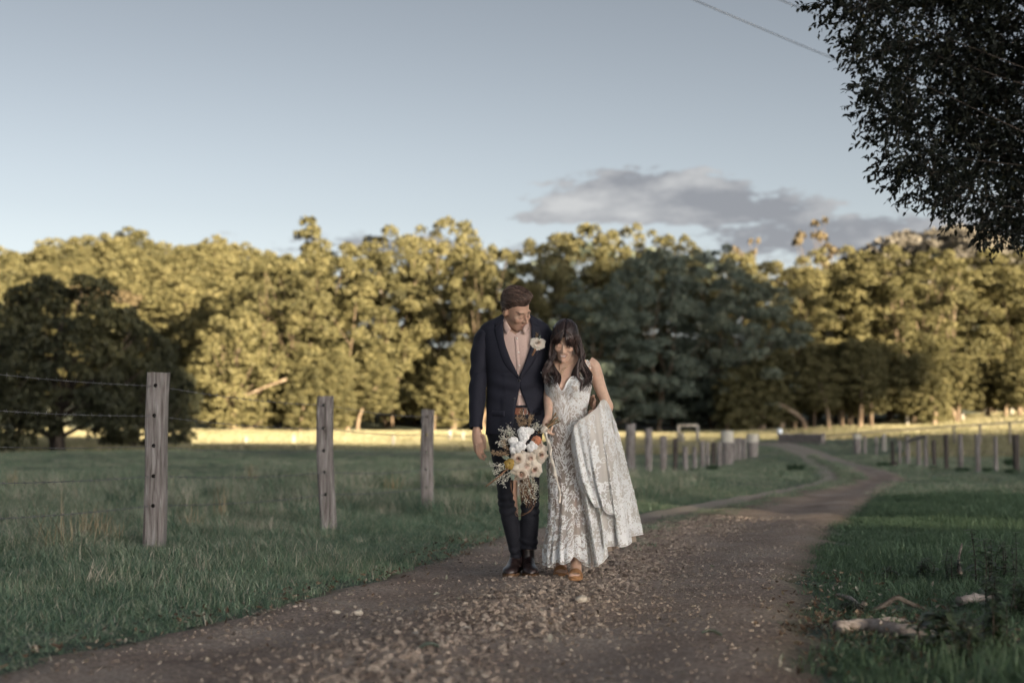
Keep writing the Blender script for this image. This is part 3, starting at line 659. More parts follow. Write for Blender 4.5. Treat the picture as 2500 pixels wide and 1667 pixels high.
def build_shading_woodland():
    """unseen wood behind the photographer, its outline shaped to shade the foreground"""
    rng = np.random.default_rng(21)
    hx, hy = math.sin(SUN_AZ), math.cos(SUN_AZ); A = np.array([-hx, -hy]); U = np.array([A[1], -A[0]]); te = math.tan(SUN_EL)
    cs = []
    def put(u, v, along):
        p = u * U + along * A; z = v - te * along
        cs.append((p[0], p[1], z))
    prof_u = [-150, -40, 10, 22, 26.5, 28.5, 37, 51, 60, 80, 84, 160]
    prof_v = [19, 18.5, 18.5, 18.3, 17.5, 9.6, 9.2, 11.2, 11.6, 9.0, 8.8, 9.5]  # top outline of the unseen mass, drawn to set where its shade ends
    k = 0
    while k < 30000:
        u = rng.uniform(-150, 160); top = np.interp(u, prof_u, prof_v) + .5 * math.sin(u * .9) + .3 * math.sin(u * 2.1)
        al = rng.uniform(-238, -222); g = hz1(*(u * U + al * A)); zt = top - te * al; z = g + (zt - g) * rng.random() ** .8
        if u < 27 and z + te * al > 13.5 and u > 8 and rng.random() < .9 * (math.sin(u * 1.7 + z * .9) > .45): continue
        put(u, z + te * al, al); k += 1
    # unseen leaf masses added high over the ridge to shade the middle right of the wood
    for (cu, cv, ru, rv, n) in ((70, 24, 7.2, 6.5, 3600), (77, 22.5, 5.5, 6.5, 2800), (82, 18.5, 3.6, 4.0, 1200), (74, 17.4, 10.0, 5.2, 3400)):
        for _ in range(n):
            a = rng.random() * 6.283; r = math.sqrt(rng.random()); put(cu + ru * r * math.cos(a), cv + rv * r * math.sin(a), rng.uniform(-236, -224))
    cs = np.array(cs); v, f = leaf_quads(rng, cs, rng.normal(0, 1, cs.shape), 1.15, asp=.7)
    me = mesh_data('shading_woodland', v, f, FOL_DARK, smooth=False); attr(me, 'tint', np.repeat(rng.uniform(.2, .7, len(cs)), 4))
    o = link(bpy.data.objects.new('shading_woodland', me)); tag(o, kind='stuff')
build_shading_woodland()

def build_overhang():
    """foliage of a near tree hanging into the top right corner"""
    rng = np.random.default_rng(31); root = empty('overhanging_tree', (7.4, 13.4, hz1(7.4, 13.4)))
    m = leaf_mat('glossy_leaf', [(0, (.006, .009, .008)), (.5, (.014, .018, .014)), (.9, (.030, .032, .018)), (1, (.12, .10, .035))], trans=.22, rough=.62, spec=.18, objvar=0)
    balls = []
    for px, py, r, Y in [(2085, -20, 95, 11.6), (2128, 60, 85, 12), (2170, 150, 95, 11.4), (2170, 260, 85, 12.2), (2215, 350, 85, 11.7), (2240, 425, 70, 12.2), (2300, 455, 70, 11.5), (2370, 480, 75, 12),
                         (2420, 540, 52, 11.8), (2438, 572, 32, 11.9), (2500, 528, 66, 12.4), (2280, 60, 150, 12.8), (2290, 210, 150, 12.9), (2350, 340, 150, 13), (2440, 430, 140, 12.8), (2450, 100, 180, 13.2), (2480, 260, 180, 13.4), (2200, -80, 160, 13),
                         (2380, -120, 180, 13), (2560, 0, 220, 13.2), (2600, 250, 220, 13.2), (2600, 450, 170, 13), (2560, 550, 70, 12.2)]:
        c = P(px, py, Y); balls.append((np.array(c), r / FPX * Y))
    for c, r in [((7.4, 13.4, 5.6), 2.2), ((6.9, 12.4, 6.6), 2.0), ((8.6, 14, 6.2), 2.2), ((7.6, 15, 6.4), 2.1), ((5.6, 13.2, 5.6), 1.4), ((9.4, 12.8, 4.9), 1.8)]: balls.append((np.array(c), r))
    # one leaf: pointed, folded along the midrib
    LV = np.array([(0, 0, 0), (.30, .23, .05), (.62, .19, .04), (1, 0, -.10), (.62, -.19, .04), (.30, -.23, .05), (.45, 0, -.02)]) ; LF = [(0, 6, 1), (1, 6, 2), (2, 6, 3), (3, 6, 4), (4, 6, 5), (5, 6, 0)]
    LF = np.array(LF)
    allv = []; allf = []; tint = []; off = 0; twigs = MB()
    def leaves(base, dirs, size, tn):
        nonlocal off
        n = len(base); d = dirs / np.linalg.norm(dirs, axis=1)[:, None]
        r = rng.normal(0, 1, (n, 3)) + np.array([0, 0, 1.5]); s = np.cross(r, d); s /= np.linalg.norm(s, axis=1)[:, None] + 1e-9; u = np.cross(d, s)
        v = base[:, None, :] + size[:, None, None] * (LV[None, :, 0:1] * d[:, None, :] + LV[None, :, 1:2] * s[:, None, :] + LV[None, :, 2:3] * u[:, None, :])
        allv.append(v.reshape(-1, 3)); allf.append((np.arange(n)[:, None, None] * 7 + LF[None]).reshape(-1, 3) + off); tint.append(np.repeat(tn, 7)); off += 7 * n
    for bi, (c, r) in enumerate(balls):
        n = int((185 if bi < 23 else 70) * (r / .4) ** 2); n = min(n, 1500)
        for k in range(n):
            d = rng.normal(0, 1, 3); d /= np.linalg.norm(d); p = c + d * r * rng.uniform(.25, 1.0) ** .5
            tw = np.array([-.75, -.2, -.25]) * .5 + d * .55 + rng.normal(0, .35, 3); tw /= np.linalg.norm(tw); ln = rng.uniform(.10, .2)
            q = rng.integers(5, 9); tpos = np.linspace(.1, 1, q)
            base = p + tw * ln * tpos[:, None]
            dirs = tw * .55 + rng.normal(0, .5, (q, 3)) + np.array([0, 0, -.30])
            leaves(base, dirs, rng.uniform(.040, .072, q), np.clip(rng.normal(.42, .2, q), 0, .95))
            if bi < 23 and k % 2 == 0: twigs.add(*tube([p - tw * .05, p + tw * ln * .5, p + tw * ln], [.003, .0022, .0012], 4, cap=False))
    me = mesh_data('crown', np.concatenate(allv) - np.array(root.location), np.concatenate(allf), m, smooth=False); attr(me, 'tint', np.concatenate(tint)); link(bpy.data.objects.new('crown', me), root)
    tb = MB(); o = np.array(root.location); tr = spline([(0, 0, -.3), (.1, 0, 2), (0, -.1, 3.4), (.1, -.2, 6)], 12); tb.add(*tube(tr, np.linspace(.28, .12, 12), 10))
    for c, r in balls:
        e = c - o + np.array([.25, .45, 0]); st = tr[int(np.clip(e[2] * 1.2 + 2, 5, 10))]
        tb.add(*tube(spline([st, st + (e - st) * .5 + rng.normal(0, .15, 3), e], 8), np.linspace(.014, .003, 8), 5))
    tb.build('trunk', BARK_DARK, root)
    for q in twigs.v: q -= o
    tg = twigs.build('twigs', BARK_DARK, root); tg['kind'] = 'stuff'
    tag(root, 'dark overhanging tree with small pointed leaves in the top right corner', 'tree')
build_overhang()
# ------------------------------------------------------------------ the couple: shared tools
def PX(px, py, Y): return np.array(P(px, py, Y))
def put(name, v, f, mat, root, smooth=True, parent=None):
    """mesh built in world coordinates, as a child of root (or of a part of root)"""
    v = np.asarray(v, float).reshape(-1, 3) - np.array(root.location)
    return mesh(name, v, f, mat, parent or root, smooth)
def put_mb(name, mb, mat, root, smooth=True, parent=None): return put(name, np.concatenate(mb.v), mb.f, mat, root, smooth, parent)
def tubes_px(pts, n=14, sub=4):
    """limb through (px, py, Y, half width, half depth) stations, in metres"""
    a = np.array([(*PX(p[0], p[1], p[2]), p[3], p[4]) for p in pts]); s = spline(a, (len(pts) - 1) * sub + 1)
    return tube(s[:, :3], s[:, 3], n, r2=s[:, 4], side=(1, 0, 0))
def remesh(mb, voxel, smooth_it=2, name='tmp'):
    o = mb.build(name, None) if isinstance(mb, MB) else mb
    m = o.modifiers.new('r', 'REMESH'); m.mode = 'VOXEL'; m.voxel_size = voxel; m.use_smooth_shade = True
    if smooth_it:
        s = o.modifiers.new('s', 'SMOOTH'); s.iterations = smooth_it; s.factor = .5
    return evaluated(o)
def ell(p, c, r):
    q = (p - c) / r; k = np.linalg.norm(q, axis=-1); g = np.linalg.norm(q / r, axis=-1) + 1e-9
    return k * (k - 1) / g
def sph(p, c, r): return np.linalg.norm(p - np.array(c), axis=-1) - r
def cap(p, a, b, ra, rb):
    a = np.array(a); b = np.array(b); h = np.clip(((p - a) @ (b - a)) / ((b - a) @ (b - a)), 0, 1)
    return np.linalg.norm(p - a - h[..., None] * (b - a), axis=-1) - (ra + (rb - ra) * h)
def smin(a, b, k):
    h = np.clip(.5 + .5 * (b - a) / k, 0, 1); return b * (1 - h) + a * h - k * h * (1 - h)
def smax(a, b, k): return -smin(-a, -b, k)
def head_sdf(p, fem):
    d = ell(p, np.array((0, .012, .036)), np.array((.074, .097, .088)))
    d = smin(d, ell(p, np.array((0, -.028, -.030)), np.array((.060 - .003 * fem, .068, .088))), .02)
    d = smin(d, ell(p, np.array((0, -.045, -.074)), np.array((.049 - .015 * fem, .046, .042))), .02)
    d = smin(d, sph(p, (0, -.090, -.101), .021 - .004 * fem), .018)
    for s in (-1, 1):
        d = smin(d, sph(p, (s * .040, -.070, -.022), .021), .018)
        d = smin(d, cap(p, (s * (.048 - .007 * fem), .0, -.075), (s * (.028 - .005 * fem), -.07, -.098), .016 - .005 * fem, .013), .018)
    d = smin(d, cap(p, (-.036, -.084, .024), (.036, -.084, .024), .011 - .002 * fem, .011 - .002 * fem), .012)
    for s in (-1, 1):
        d = smax(d, -sph(p, (s * .032, -.108, .003), .0165), .010)
        d = smin(d, sph(p, (s * .031, -.0790, .002), .0150), .004)
    d = smin(d, cap(p, (0, -.092, .014), (0, -.117 + .004 * fem, -.030), .0075, .0115 - .002 * fem), .008)
    for s in (-1, 1): d = smin(d, sph(p, (s * .0115, -.104, -.036), .0085 - .001 * fem), .006)
    w = .019 + .007 * fem
    d = smin(d, cap(p, (-w, -.0890 + .002, -.0625 + .004 * fem), (w, -.0890 + .002, -.0625 + .004 * fem), .005, .005), .006)
    d = smin(d, cap(p, (-.015, -.093, -.0625), (.015, -.093, -.0625), .0055, .0055), .006)
    d = smin(d, cap(p, (-.014, -.093, -.0725), (.014, -.093, -.0725), .0062, .0062), .006)
    for s in (-1, 1): d = smin(d, ell(p, np.array((s * .077, .015, -.006)), np.array((.010, .019, .031))), .005)
    return d
HC = np.array((0, -.005, -.005))
def head_radial(dirs, fem):
    r = np.linspace(.03, .19, 130); best = np.zeros(len(dirs))
    P3 = HC + dirs[:, None, :] * r[None, :, None]
    d = head_sdf(P3, fem); neg = d < 0
    last = neg.shape[1] - 1 - np.argmax(neg[:, ::-1], axis=1)
    a = d[np.arange(len(dirs)), last]; nx = np.minimum(last + 1, len(r) - 1); b = d[np.arange(len(dirs)), nx]
    return r[last] + (r[1] - r[0]) * np.clip(a / (a - b + 1e-9), 0, 1)
def sphere_dirs(nu, nv):
    th = np.linspace(0, np.pi, nv); ph = np.linspace(0, 2 * np.pi, nu, endpoint=False)
    T, Ph = np.meshgrid(th, ph, indexing='ij')
    d = np.stack([np.sin(T) * np.sin(Ph), -np.sin(T) * np.cos(Ph), np.cos(T)], -1).reshape(-1, 3)
    F = []
    for i in range(nv - 1):
        for k in range(nu): F.append((i * nu + k, (i + 1) * nu + k, (i + 1) * nu + (k + 1) % nu, i * nu + (k + 1) % nu))
    return d, F
def head_matrix(yaw, pitch, roll): return np.array((Matrix.Rotation(R(yaw), 3, 'Z') @ Matrix.Rotation(R(pitch), 3, 'X') @ Matrix.Rotation(R(roll), 3, 'Y')))
def finger(base, dirs, lens, r0, r1, mb):
    """chain of three phalanges; dirs are unit-ish vectors"""
    pts = [np.array(base, float)]
    for d, l in zip(dirs, lens): d = np.array(d, float); pts.append(pts[-1] + d / np.linalg.norm(d) * l)
    s = spline(pts, 9); mb.add(*tube(s, np.linspace(r0, r1, 9), 8)); mb.add(*tube([s[-1], s[-1] + (s[-1] - s[-2]) * .3], [r1, r1 * .5], 8))
def skin_mat(name, rough=.5):
    m, nt, N, L, out = mat_new(name); b = N.new('ShaderNodeBsdfPrincipled'); L.new(b.outputs[0], out.inputs[0])
    a = N.new('ShaderNodeAttribute'); a.attribute_name = 'Col'
    tc = N.new('ShaderNodeTexCoord'); n = N.new('ShaderNodeTexNoise'); n.inputs['Scale'].default_value = 40; L.new(tc.outputs['Object'], n.inputs['Vector'])
    r = ramp_node(N, [(.3, (.92, .92, .92)), (.7, (1.06, 1.04, 1.03))]); L.new(n.outputs['Fac'], r.inputs[0])
    mx = N.new('ShaderNodeMixRGB'); mx.blend_type = 'MULTIPLY'; mx.inputs[0].default_value = 1; L.new(a.outputs['Color'], mx.inputs[1]); L.new(r.outputs[0], mx.inputs[2]); L.new(mx.outputs[0], b.inputs['Base Color'])
    b.inputs['Roughness'].default_value = rough; b.inputs['Specular IOR Level'].default_value = .35
    b.inputs['Subsurface Weight'].default_value = .12; b.inputs['Subsurface Radius'].default_value = (.012, .005, .003); b.inputs['Subsurface Scale'].default_value = .6
    return m
def hair_mat(name, c0, c1, rough=.38):
    m, nt, N, L, out = mat_new(name); b = N.new('ShaderNodeBsdfPrincipled'); L.new(b.outputs[0], out.inputs[0])
    a = N.new('ShaderNodeAttribute'); a.attribute_name = 'tint'; r = ramp_node(N, [(.1, c0), (.95, c1)]); L.new(a.outputs['Fac'], r.inputs[0]); L.new(r.outputs[0], b.inputs['Base Color'])
    b.inputs['Roughness'].default_value = rough; b.inputs['Specular IOR Level'].default_value = .45; return m
def paint_face(q, fem, col):
    """q: points in head space; col: (n,3) base colour; lips, brows, lashes, stubble"""
    x, y, z = q[:, 0], q[:, 1], q[:, 2]; front = y < -.04
    def mixc(m, c): 
        m = np.clip(m, 0, 1)[:, None]; col[:] = col * (1 - m) + np.array(c) * m
    g = lambda v, c, s: np.exp(-((v - c) / s) ** 2)
    inh = (np.abs(x) < .09) & (z > -.13) & (z < .14) & (y > -.14) & (y < .12)
    mixc(inh * front * .2 * (g(np.abs(x), .046, .018) * g(z, -.024, .018) + .8 * g(x, 0, .012) * g(z, -.03, .014)), (.56, .26, .19) if not fem else (.62, .30, .23))
    if not fem:
        beard = inh * np.clip((-.028 - z) / .018, 0, 1) * np.clip((.02 - y) / .03, 0, 1)
        must = inh * g(z, -.051, .007) * (np.abs(x) < .026) * front
        mixc(np.maximum(beard * .32 * (1 - g(z, -.066, .008) * (np.abs(x) < .02)), must * .25), (.15, .095, .07))
    lipw = .019 if not fem else .025
    up = .010 * (x / .025) ** 2 * fem
    lip = inh * (y < -.075) * (np.abs(x) < lipw) * ((z - up > -.078) & (z - up < -.0575))
    mixc(lip * (.5 if not fem else .7), (.34, .16, .13) if not fem else (.42, .19, .16))
    if fem:
        teeth = inh * (y < -.075) * (np.abs(x) < .017) * ((z - up > -.0705) & (z - up < -.0622)); mixc(teeth * 1.0, (.70, .67, .62))
        edge = inh * (y < -.07) * (np.abs(np.abs(x) - .026) < .003) * (np.abs(z - up + .067) < .004); mixc(edge * .7, (.22, .10, .08))
    else: mixc(inh * (y < -.075) * (np.abs(x) < .021) * (np.abs(z + .067) < .0022) * .8, (.12, .06, .05))
    brow = inh * front * (np.abs(np.abs(x) - .034) < .020) * g(z, .0265 - .10 * (np.abs(np.abs(x) - .036)) , .0034 if not fem else .003); mixc(brow * .95, (.055, .035, .028))
    lash = inh * front * (np.abs(np.abs(x) - .031) < .0165) * g(z, -.0085 + 12 * (np.abs(np.abs(x) - .031)) ** 2, .0020); mixc(lash * (.65 if fem else .8), (.02, .014, .012))
    crease = inh * front * (np.abs(np.abs(x) - .031) < .015) * g(z, .0125 - 14 * (np.abs(np.abs(x) - .031)) ** 2, .0022); mixc(crease * .25, (.30, .17, .13))
    nost = inh * (y < -.085) * (np.abs(np.abs(x) - .008) < .0045) * (np.abs(z + .0425) < .003); mixc(nost * .8, (.10, .05, .04))
    return col
def finish_body(me, head_c, M, scale, fem, base):
    v = coords(me); q = (v - head_c) @ M / scale + 0
    n = len(v); c = np.tile(np.array(base), (n, 1)) * (1 + .05 * sn(v[:, 0], v[:, 1], v[:, 2], 14)[:, None])
    c = paint_face(q, fem, c)
    a = np.ones((n, 4)); a[:, :3] = c; attr(me, 'Col', a, typ='FLOAT_COLOR')
    me.polygons.foreach_set('use_smooth', np.ones(len(me.polygons), bool))
def cloth(name, stops, scale=180, rough=.8, sheen=.04, bump=.05, spec=.2, weave=(1, 1, 1)):
    return simple_mat(name, stops, scale=scale, rough=rough, sheen=sheen, bump=bump, bscale=scale * 2, spec=spec, stretch=weave)
NAVY = cloth('navy_wool', [(.3, (.012, .013, .022)), (.7, (.018, .0195, .031))], rough=.75)
TROUS = cloth('charcoal_cotton', [(.3, (.010, .011, .016)), (.7, (.017, .018, .026))], rough=.7)
SHIRT = cloth('dusty_pink_cotton', [(.3, (.48, .355, .315)), (.7, (.55, .42, .375))], rough=.85)
BOOT = simple_mat('brown_leather', [(.3, (.018, .012, .012)), (.7, (.036, .022, .021))], scale=30, rough=.28, spec=.6, bump=.12, bscale=60)
SOLE = simple_mat('boot_sole', [(.3, (.10, .055, .03)), (.7, (.17, .10, .055))], scale=60, rough=.7)
BELT = simple_mat('tan_belt_leather', [(.3, (.16, .055, .028)), (.7, (.23, .085, .045))], scale=40, rough=.45, bump=.2)
METAL = simple_mat('polished_buckle', [(.3, (.5, .5, .48)), (.7, (.65, .64, .6))], scale=20, rough=.25, metallic=1)
BUTTON = simple_mat('shirt_button', [(.3, (.66, .62, .58)), (.7, (.78, .75, .7))], scale=80, rough=.35)
DARKBTN = simple_mat('jacket_button', [(.3, (.008, .008, .010)), (.7, (.02, .02, .024))], scale=80, rough=.3, spec=.5)
SKIN = skin_mat('skin')
def disc(c, nrm, r, h, n=12):
    c = np.array(c); nrm = np.array(nrm) / np.linalg.norm(nrm); return tube([c, c + nrm * h], [r, r * .85], n)
class Torso:
    """a body section given by rows of (py, left px, right px, half depth, centre Y)"""
    def __init__(s, rows, e=2.4, dx=0.0):
        s.r = np.array(rows, float); s.e = e
    def at(s, py):
        i = lambda k: np.interp(py, s.r[:, 0], s.r[:, k]); return i(1), i(2), i(3), i(4)
    def smooth_at(s, py):
        h = 9; a = [s.at(py + o) for o in (-h, -h / 2, 0, h / 2, h)]; return tuple(sum(q[k] for q in a) / 5 for k in range(4))
    def pt(s, px, py, off=0.0, front=True):
        l, r, d, Y = s.smooth_at(py); cx, hw = (l + r) / 2, (r - l) / 2; f = np.clip(abs((px - cx) / hw), 0, .999)
        y = (d + off) * (1 - f ** s.e) ** (1 / s.e); return PX(px, py, Y - y if front else Y + y)
    def ang(s, th, py, off=0.0):
        l, r, d, Y = s.smooth_at(py); cx, hw = (l + r) / 2, (r - l) / 2; c, sn_ = np.cos(th), np.sin(th); k = 2 / s.e
        x = cx + (hw + off * FPX / Y) * np.sign(c) * abs(c) ** k; y = Y - (d + off) * np.sign(sn_) * abs(sn_) ** k
        b = PX(cx, py, Y); return np.array([b[0] + (x - cx) / FPX * Y, y, b[2]])
    def theta(s, px, py):
        l, r, d, Y = s.smooth_at(py); f = np.clip((px - (l + r) / 2) / ((r - l) / 2), -.98, .98); return math.acos(np.sign(f) * abs(f) ** (s.e / 2))
    def loft(s, ys, n=40, off=0.0):
        V = []; F = []; th = np.linspace(0, 2 * np.pi, n, endpoint=False)
        for y in ys: V += [s.ang(t, y, off) for t in th]
        for i in range(len(ys) - 1):
            for k in range(n): F.append((i * n + k, i * n + (k + 1) % n, (i + 1) * n + (k + 1) % n, (i + 1) * n + k))
        m = len(ys); F.append(tuple(range(n))[::-1]); F.append(tuple(range((m - 1) * n, m * n)))
        return V, F
def grid_faces(nu, nv, wrap=False):
    F = []
    for i in range(nv - 1):
        for k in range(nu if wrap else nu - 1): F.append((i * nu + k, i * nu + (k + 1) % nu, (i + 1) * nu + (k + 1) % nu, (i + 1) * nu + k))
    return F
def solidify(o, t, off=1.0):
    m = o.modifiers.new('thickness', 'SOLIDIFY'); m.thickness = t; m.offset = off; return o
# ------------------------------------------------------------------ the groom
def build_groom():
    YG = 9.0
    base = Vector((ray(1262, 1405)[0] * 8.95, 8.95, 0.0))
    HS = 1.0; HCEN = PX(1259, 757, 8.92); HM = head_matrix(47, 30, -16)
    T = Torso([(764, 1236, 1286, .055, 8.99), (772, 1222, 1298, .075, 9.0), (784, 1190, 1325, .092, 9.0), (797, 1170, 1344, .105, 9.0), (830, 1176, 1341, .118, 9.0), (870, 1184, 1335, .122, 9.0), (915, 1190, 1331, .118, 9.0),
               (960, 1190, 1331, .116, 9.0), (1000, 1188, 1331, .120, 9.0), (1030, 1187, 1327, .124, 9.0), (1062, 1185, 1322, .126, 9.0)])
    # body: one continuous surface
    mb = MB(); d, F = sphere_dirs(120, 96); r = head_radial(d, 0); mb.add((HC + d * r[:, None]) * HS @ HM.T + HCEN, F)
    nb = HCEN + HM @ np.array((0, .03, -.06)); mb.add(*tube(spline([PX(1260, 812, 9.0), PX(1259, 795, 8.99), nb, HCEN + HM @ np.array((0, .02, -.01))], 12), [.066, .060, .058, .057, .057, .057, .057, .056, .056, .055, .055, .05], 20))
    ys = list(np.linspace(772, 1060, 26)); mb.add(*T.loft(ys, 32, -.030))
    for lg in ([(1230, 1050, 9.0, .075, .085), (1240, 1140, 8.99, .062, .07), (1246, 1230, 8.98, .045, .05), (1254, 1300, 9.0, .042, .045), (1260, 1366, 9.02, .032, .036), (1259, 1388, 9.02, .03, .04)],
               [(1288, 1050, 9.0, .075, .085), (1291, 1140, 8.98, .062, .07), (1292, 1225, 8.96, .045, .05), (1290, 1300, 8.98, .042, .045), (1289, 1362, 9.01, .032, .036), (1289, 1386, 9.01, .03, .04)]): mb.add(*tubes_px(lg))
    mb.add(*tubes_px([(1197, 812, 9.0, .035, .04), (1177, 850, 9.0, .038, .042), (1170, 905, 9.0, .036, .04), (1165, 970, 8.97, .032, .034), (1163, 1030, 8.94, .024, .028), (1164, 1050, 8.93, .022, .028)]))
    mb.add(*tubes_px([(1318, 812, 9.0, .035, .04), (1342, 850, 9.06, .036, .042), (1362, 930, 9.20, .036, .04), (1405, 968, 9.20, .032, .034), (1434, 975, 9.10, .026, .028)]))
    # hanging hand (back of the hand to the camera, fingers curled inwards)
    p = lambda x, y, Y: PX(x, y, Y)
    mb.add(*tubes_px([(1164, 1040, 8.93, .023, .028), (1164, 1056, 8.92, .030, .024), (1166, 1072, 8.91, .034, .021), (1168, 1084, 8.905, .032, .019)], 14))
    for bx, by, bY, L_ in ((1176, 1082, 8.895, .045), (1170, 1085, 8.885, .050), (1163, 1085, 8.89, .047), (1158, 1081, 8.905, .038)):
        finger(p(bx, by, bY), [(.10, -.05, -1), (.42, .05, -1), (.75, .12, -.75)], [L_, L_ * .62, L_ * .5], .0092, .0070, mb)
    finger(p(1177, 1060, 8.90), [(.45, -.15, -1), (.12, -.05, -1), (-.02, .05, -1)], [.036, .032, .026], .0115, .008, mb)
    # the hand round the bride's side
    mb.add(*tubes_px([(1434, 975, 9.10, .026, .028), (1444, 976, 9.05, .028, .024), (1447, 982, 9.0, .020, .036)], 14))
    for k, (dy, L_) in enumerate(((972, .044), (980, .048), (988, .046), (996, .038))):
        finger(p(1449, dy, 9.0 - .004 * k), [(.12, -1, -.35), (-.25, -1, -.75), (-.55, -.7, -.85)], [L_, L_ * .62, L_ * .5], .0092, .007, mb)
    finger(p(1446, 970, 9.02), [(.2, -1, .25), (-.1, -1, 0), (-.3, -1, -.2)], [.034, .03, .024], .011, .008, mb)
    me = remesh(mb, .0046, 2)
    finish_body(me, HCEN, HM, HS, 0, (.47, .30, .22))
    co = coords(me) - np.array(base); me.vertices.foreach_set('co', co.ravel()); me.materials.append(SKIN)
    body = bpy.data.objects.new('person', me); link(body); body.location = base
    tag(body, 'man in a navy jacket and pink shirt looking down at the bride beside him', 'person')
    # hair: a combed shell with strands over it
    d, F = sphere_dirs(150, 110); rr = head_radial(d, 0); q = HC + d * rr[:, None]; x, y, z = q.T
    line = np.where(y < -.03, .064 - .018 * np.clip((np.abs(x) - .045) / .02, 0, 1), np.interp(y, [-.03, .005, .02, .04, .09], [.040, .004, .0, -.045, -.075]))
    m_ = np.clip((z - line) / .022, 0, 1)
    quiff = .017 * np.exp(-((y + .065) / .05) ** 2 - ((z - .095) / .045) ** 2) + .016 * np.exp(-((x - .04) / .03) ** 2 - ((y + .07) / .03) ** 2)
    th = .007 + .020 * np.clip((z - .03) / .08, 0, 1) + quiff
    gr = .0036 * sn(x * 55 + y * 9, z * 55, y * 7, 1.5, 2) + .0022 * sn(x * 150 + y * 20, z * 150 + y * 16, y * 9, 1.0, 5)
    rad = rr + np.where(m_ > 0, m_ * (th + gr) - .003 * (1 - m_), -.006)
    V = (HC + d * rad[:, None]); W = V @ HM.T * HS + HCEN
    keep = [f for f in F if max(m_[list(f)]) > .02]
    tint = [np.clip(.35 + 45 * gr, 0, 1)]; mbh = MB(); mbh.add(W, keep)
    rng = np.random.default_rng(4)
    def shell_r(dirs):
        """thickness sampled from the shell"""
        i = np.argmax(dirs @ d.T, axis=1); return rad[i], m_[i]
    n_s = 900; cnt = 0
    while cnt < n_s:
        s = rng.normal(0, 1, 3); s[2] = abs(s[2]) * 1.1 + .12; s[1] -= rng.choice([.2, .6, 1.3]); s /= np.linalg.norm(s)
        pts = []; c = s.copy(); fl = np.array([-.28 + .2 * s[0], 1.0, -.12])
        for k in range(9):
            r1, m1 = shell_r(c[None])
            if m1[0] < .5: break
            pts.append(HC + c * (r1[0] + .0015 + (.006 if k == 0 else 0))); c = c + (fl - c * fl.dot(c)) * .085 + rng.normal(0, .006, 3); c /= np.linalg.norm(c)
        if len(pts) < 5: cnt += .2; continue
        pts = np.array(pts) @ HM.T * HS + HCEN; w0 = rng.uniform(.0014, .0034)
        v, f = tube(pts, w0 * np.sin(np.linspace(.35, 3.0, len(pts))), 4, cap=False); mbh.add(v, f); tint.append(np.full(len(v), rng.uniform(.1, 1))); cnt += 1
    ho = put_mb('hair', mbh, hair_mat('brown_hair', (.030, .019, .015), (.19, .125, .098)), body); attr(ho.data, 'tint', np.concatenate(tint))
    # shirt
    V = []; th = np.linspace(0, 2 * np.pi, 64, endpoint=False)
    for t in np.linspace(0, 1, 44):
        for a in th:
            top = 771 + 49 * max(0, 1 - abs(((a - np.pi / 2) + np.pi) % (2 * np.pi) - np.pi) / .55); V.append(T.ang(a, top + (1012 - top) * t, -.012 + .0016 * math.sin(a * 9 + t * 6)))
    sh = put('shirt', V, grid_faces(64, 44, True), SHIRT, body)
    for sgn, a in ((-1, [(1229, 768, 8.97), (1231, 790, 8.915), (1236, 812, 8.885), (1242, 800, 8.885), (1262, 813, 8.875)]), (1, [(1290, 772, 8.97), (1288, 795, 8.91), (1282, 814, 8.88), (1275, 804, 8.88), (1262, 813, 8.875)])):
        # folded collar leaf: outer edge and inner edge
        if sgn < 0: o1 = [(1225, 772, 8.99), (1225, 795, 8.93), (1236, 817, 8.876)]; i1 = [(1231, 767, 8.98), (1237, 787, 8.915), (1248, 806, 8.885)]
        else: o1 = [(1294, 778, 8.99), (1293, 796, 8.93), (1282, 816, 8.876)]; i1 = [(1289, 772, 8.98), (1285, 788, 8.915), (1275, 806, 8.885)]
        O = spline([PX(*q_) for q_ in o1], 10); I = spline([PX(*q_) for q_ in i1], 10); V = []
        for k in range(10):
            for t in np.linspace(0, 1, 5): V.append(I[k] * (1 - t) + O[k] * t + np.array([0, -.010 * math.sin(t * np.pi), .006 * (1 - t)]))
        solidify(put('collar', V, grid_faces(5, 10), SHIRT, body, parent=sh), .003, 0)
    pl = []
    for y in np.linspace(821, 1004, 24):
        cx = np.interp(y, [815, 860, 900, 1004], [1259, 1263, 1266, 1266])
        for o_ in (-4.5, 4.5): pl.append(T.pt(cx + o_, y, -.0085))
    solidify(put('placket', pl, grid_faces(2, 24), SHIRT, body, parent=sh), .002, 1)
    for px, py in ((1262, 826), (1266, 860), (1268, 892), (1269, 962)):
        c = T.pt(px, py, -.005); put('shirt_button', *disc(c, (0, -1, 0), .0062, .003), BUTTON, body, parent=sh)
    # trousers
    mb = MB()
    hip = Torso([(990, 1197, 1320, .112, 9.0), (1020, 1192, 1322, .118, 9.0), (1050, 1188, 1324, .120, 9.0), (1085, 1193, 1323, .112, 9.0), (1105, 1205, 1318, .09, 9.0)])
    mb.add(*hip.loft(list(np.linspace(990, 1105, 14)), 36, 0))
    legs = ([(1060, 1188, 1262, .095, 9.0), (1100, 1197, 1266, .090, 8.99), (1160, 1209, 1259, .078, 8.985), (1205, 1215, 1255, .066, 8.97), (1235, 1217, 1259, .066, 8.965), (1262, 1222, 1265, .064, 8.97), (1300, 1232, 1271, .058, 8.985), (1335, 1241, 1273, .052, 9.0), (1362, 1247, 1275, .050, 9.0)],
            [(1060, 1256, 1324, .095, 9.0), (1100, 1262, 1321, .090, 8.98), (1160, 1269, 1318, .078, 8.965), (1205, 1272, 1316, .066, 8.95), (1240, 1272, 1316, .064, 8.95), (1270, 1271, 1316, .062, 8.955), (1310, 1269, 1313, .058, 8.97), (1340, 1270, 1311, .056, 8.98)])
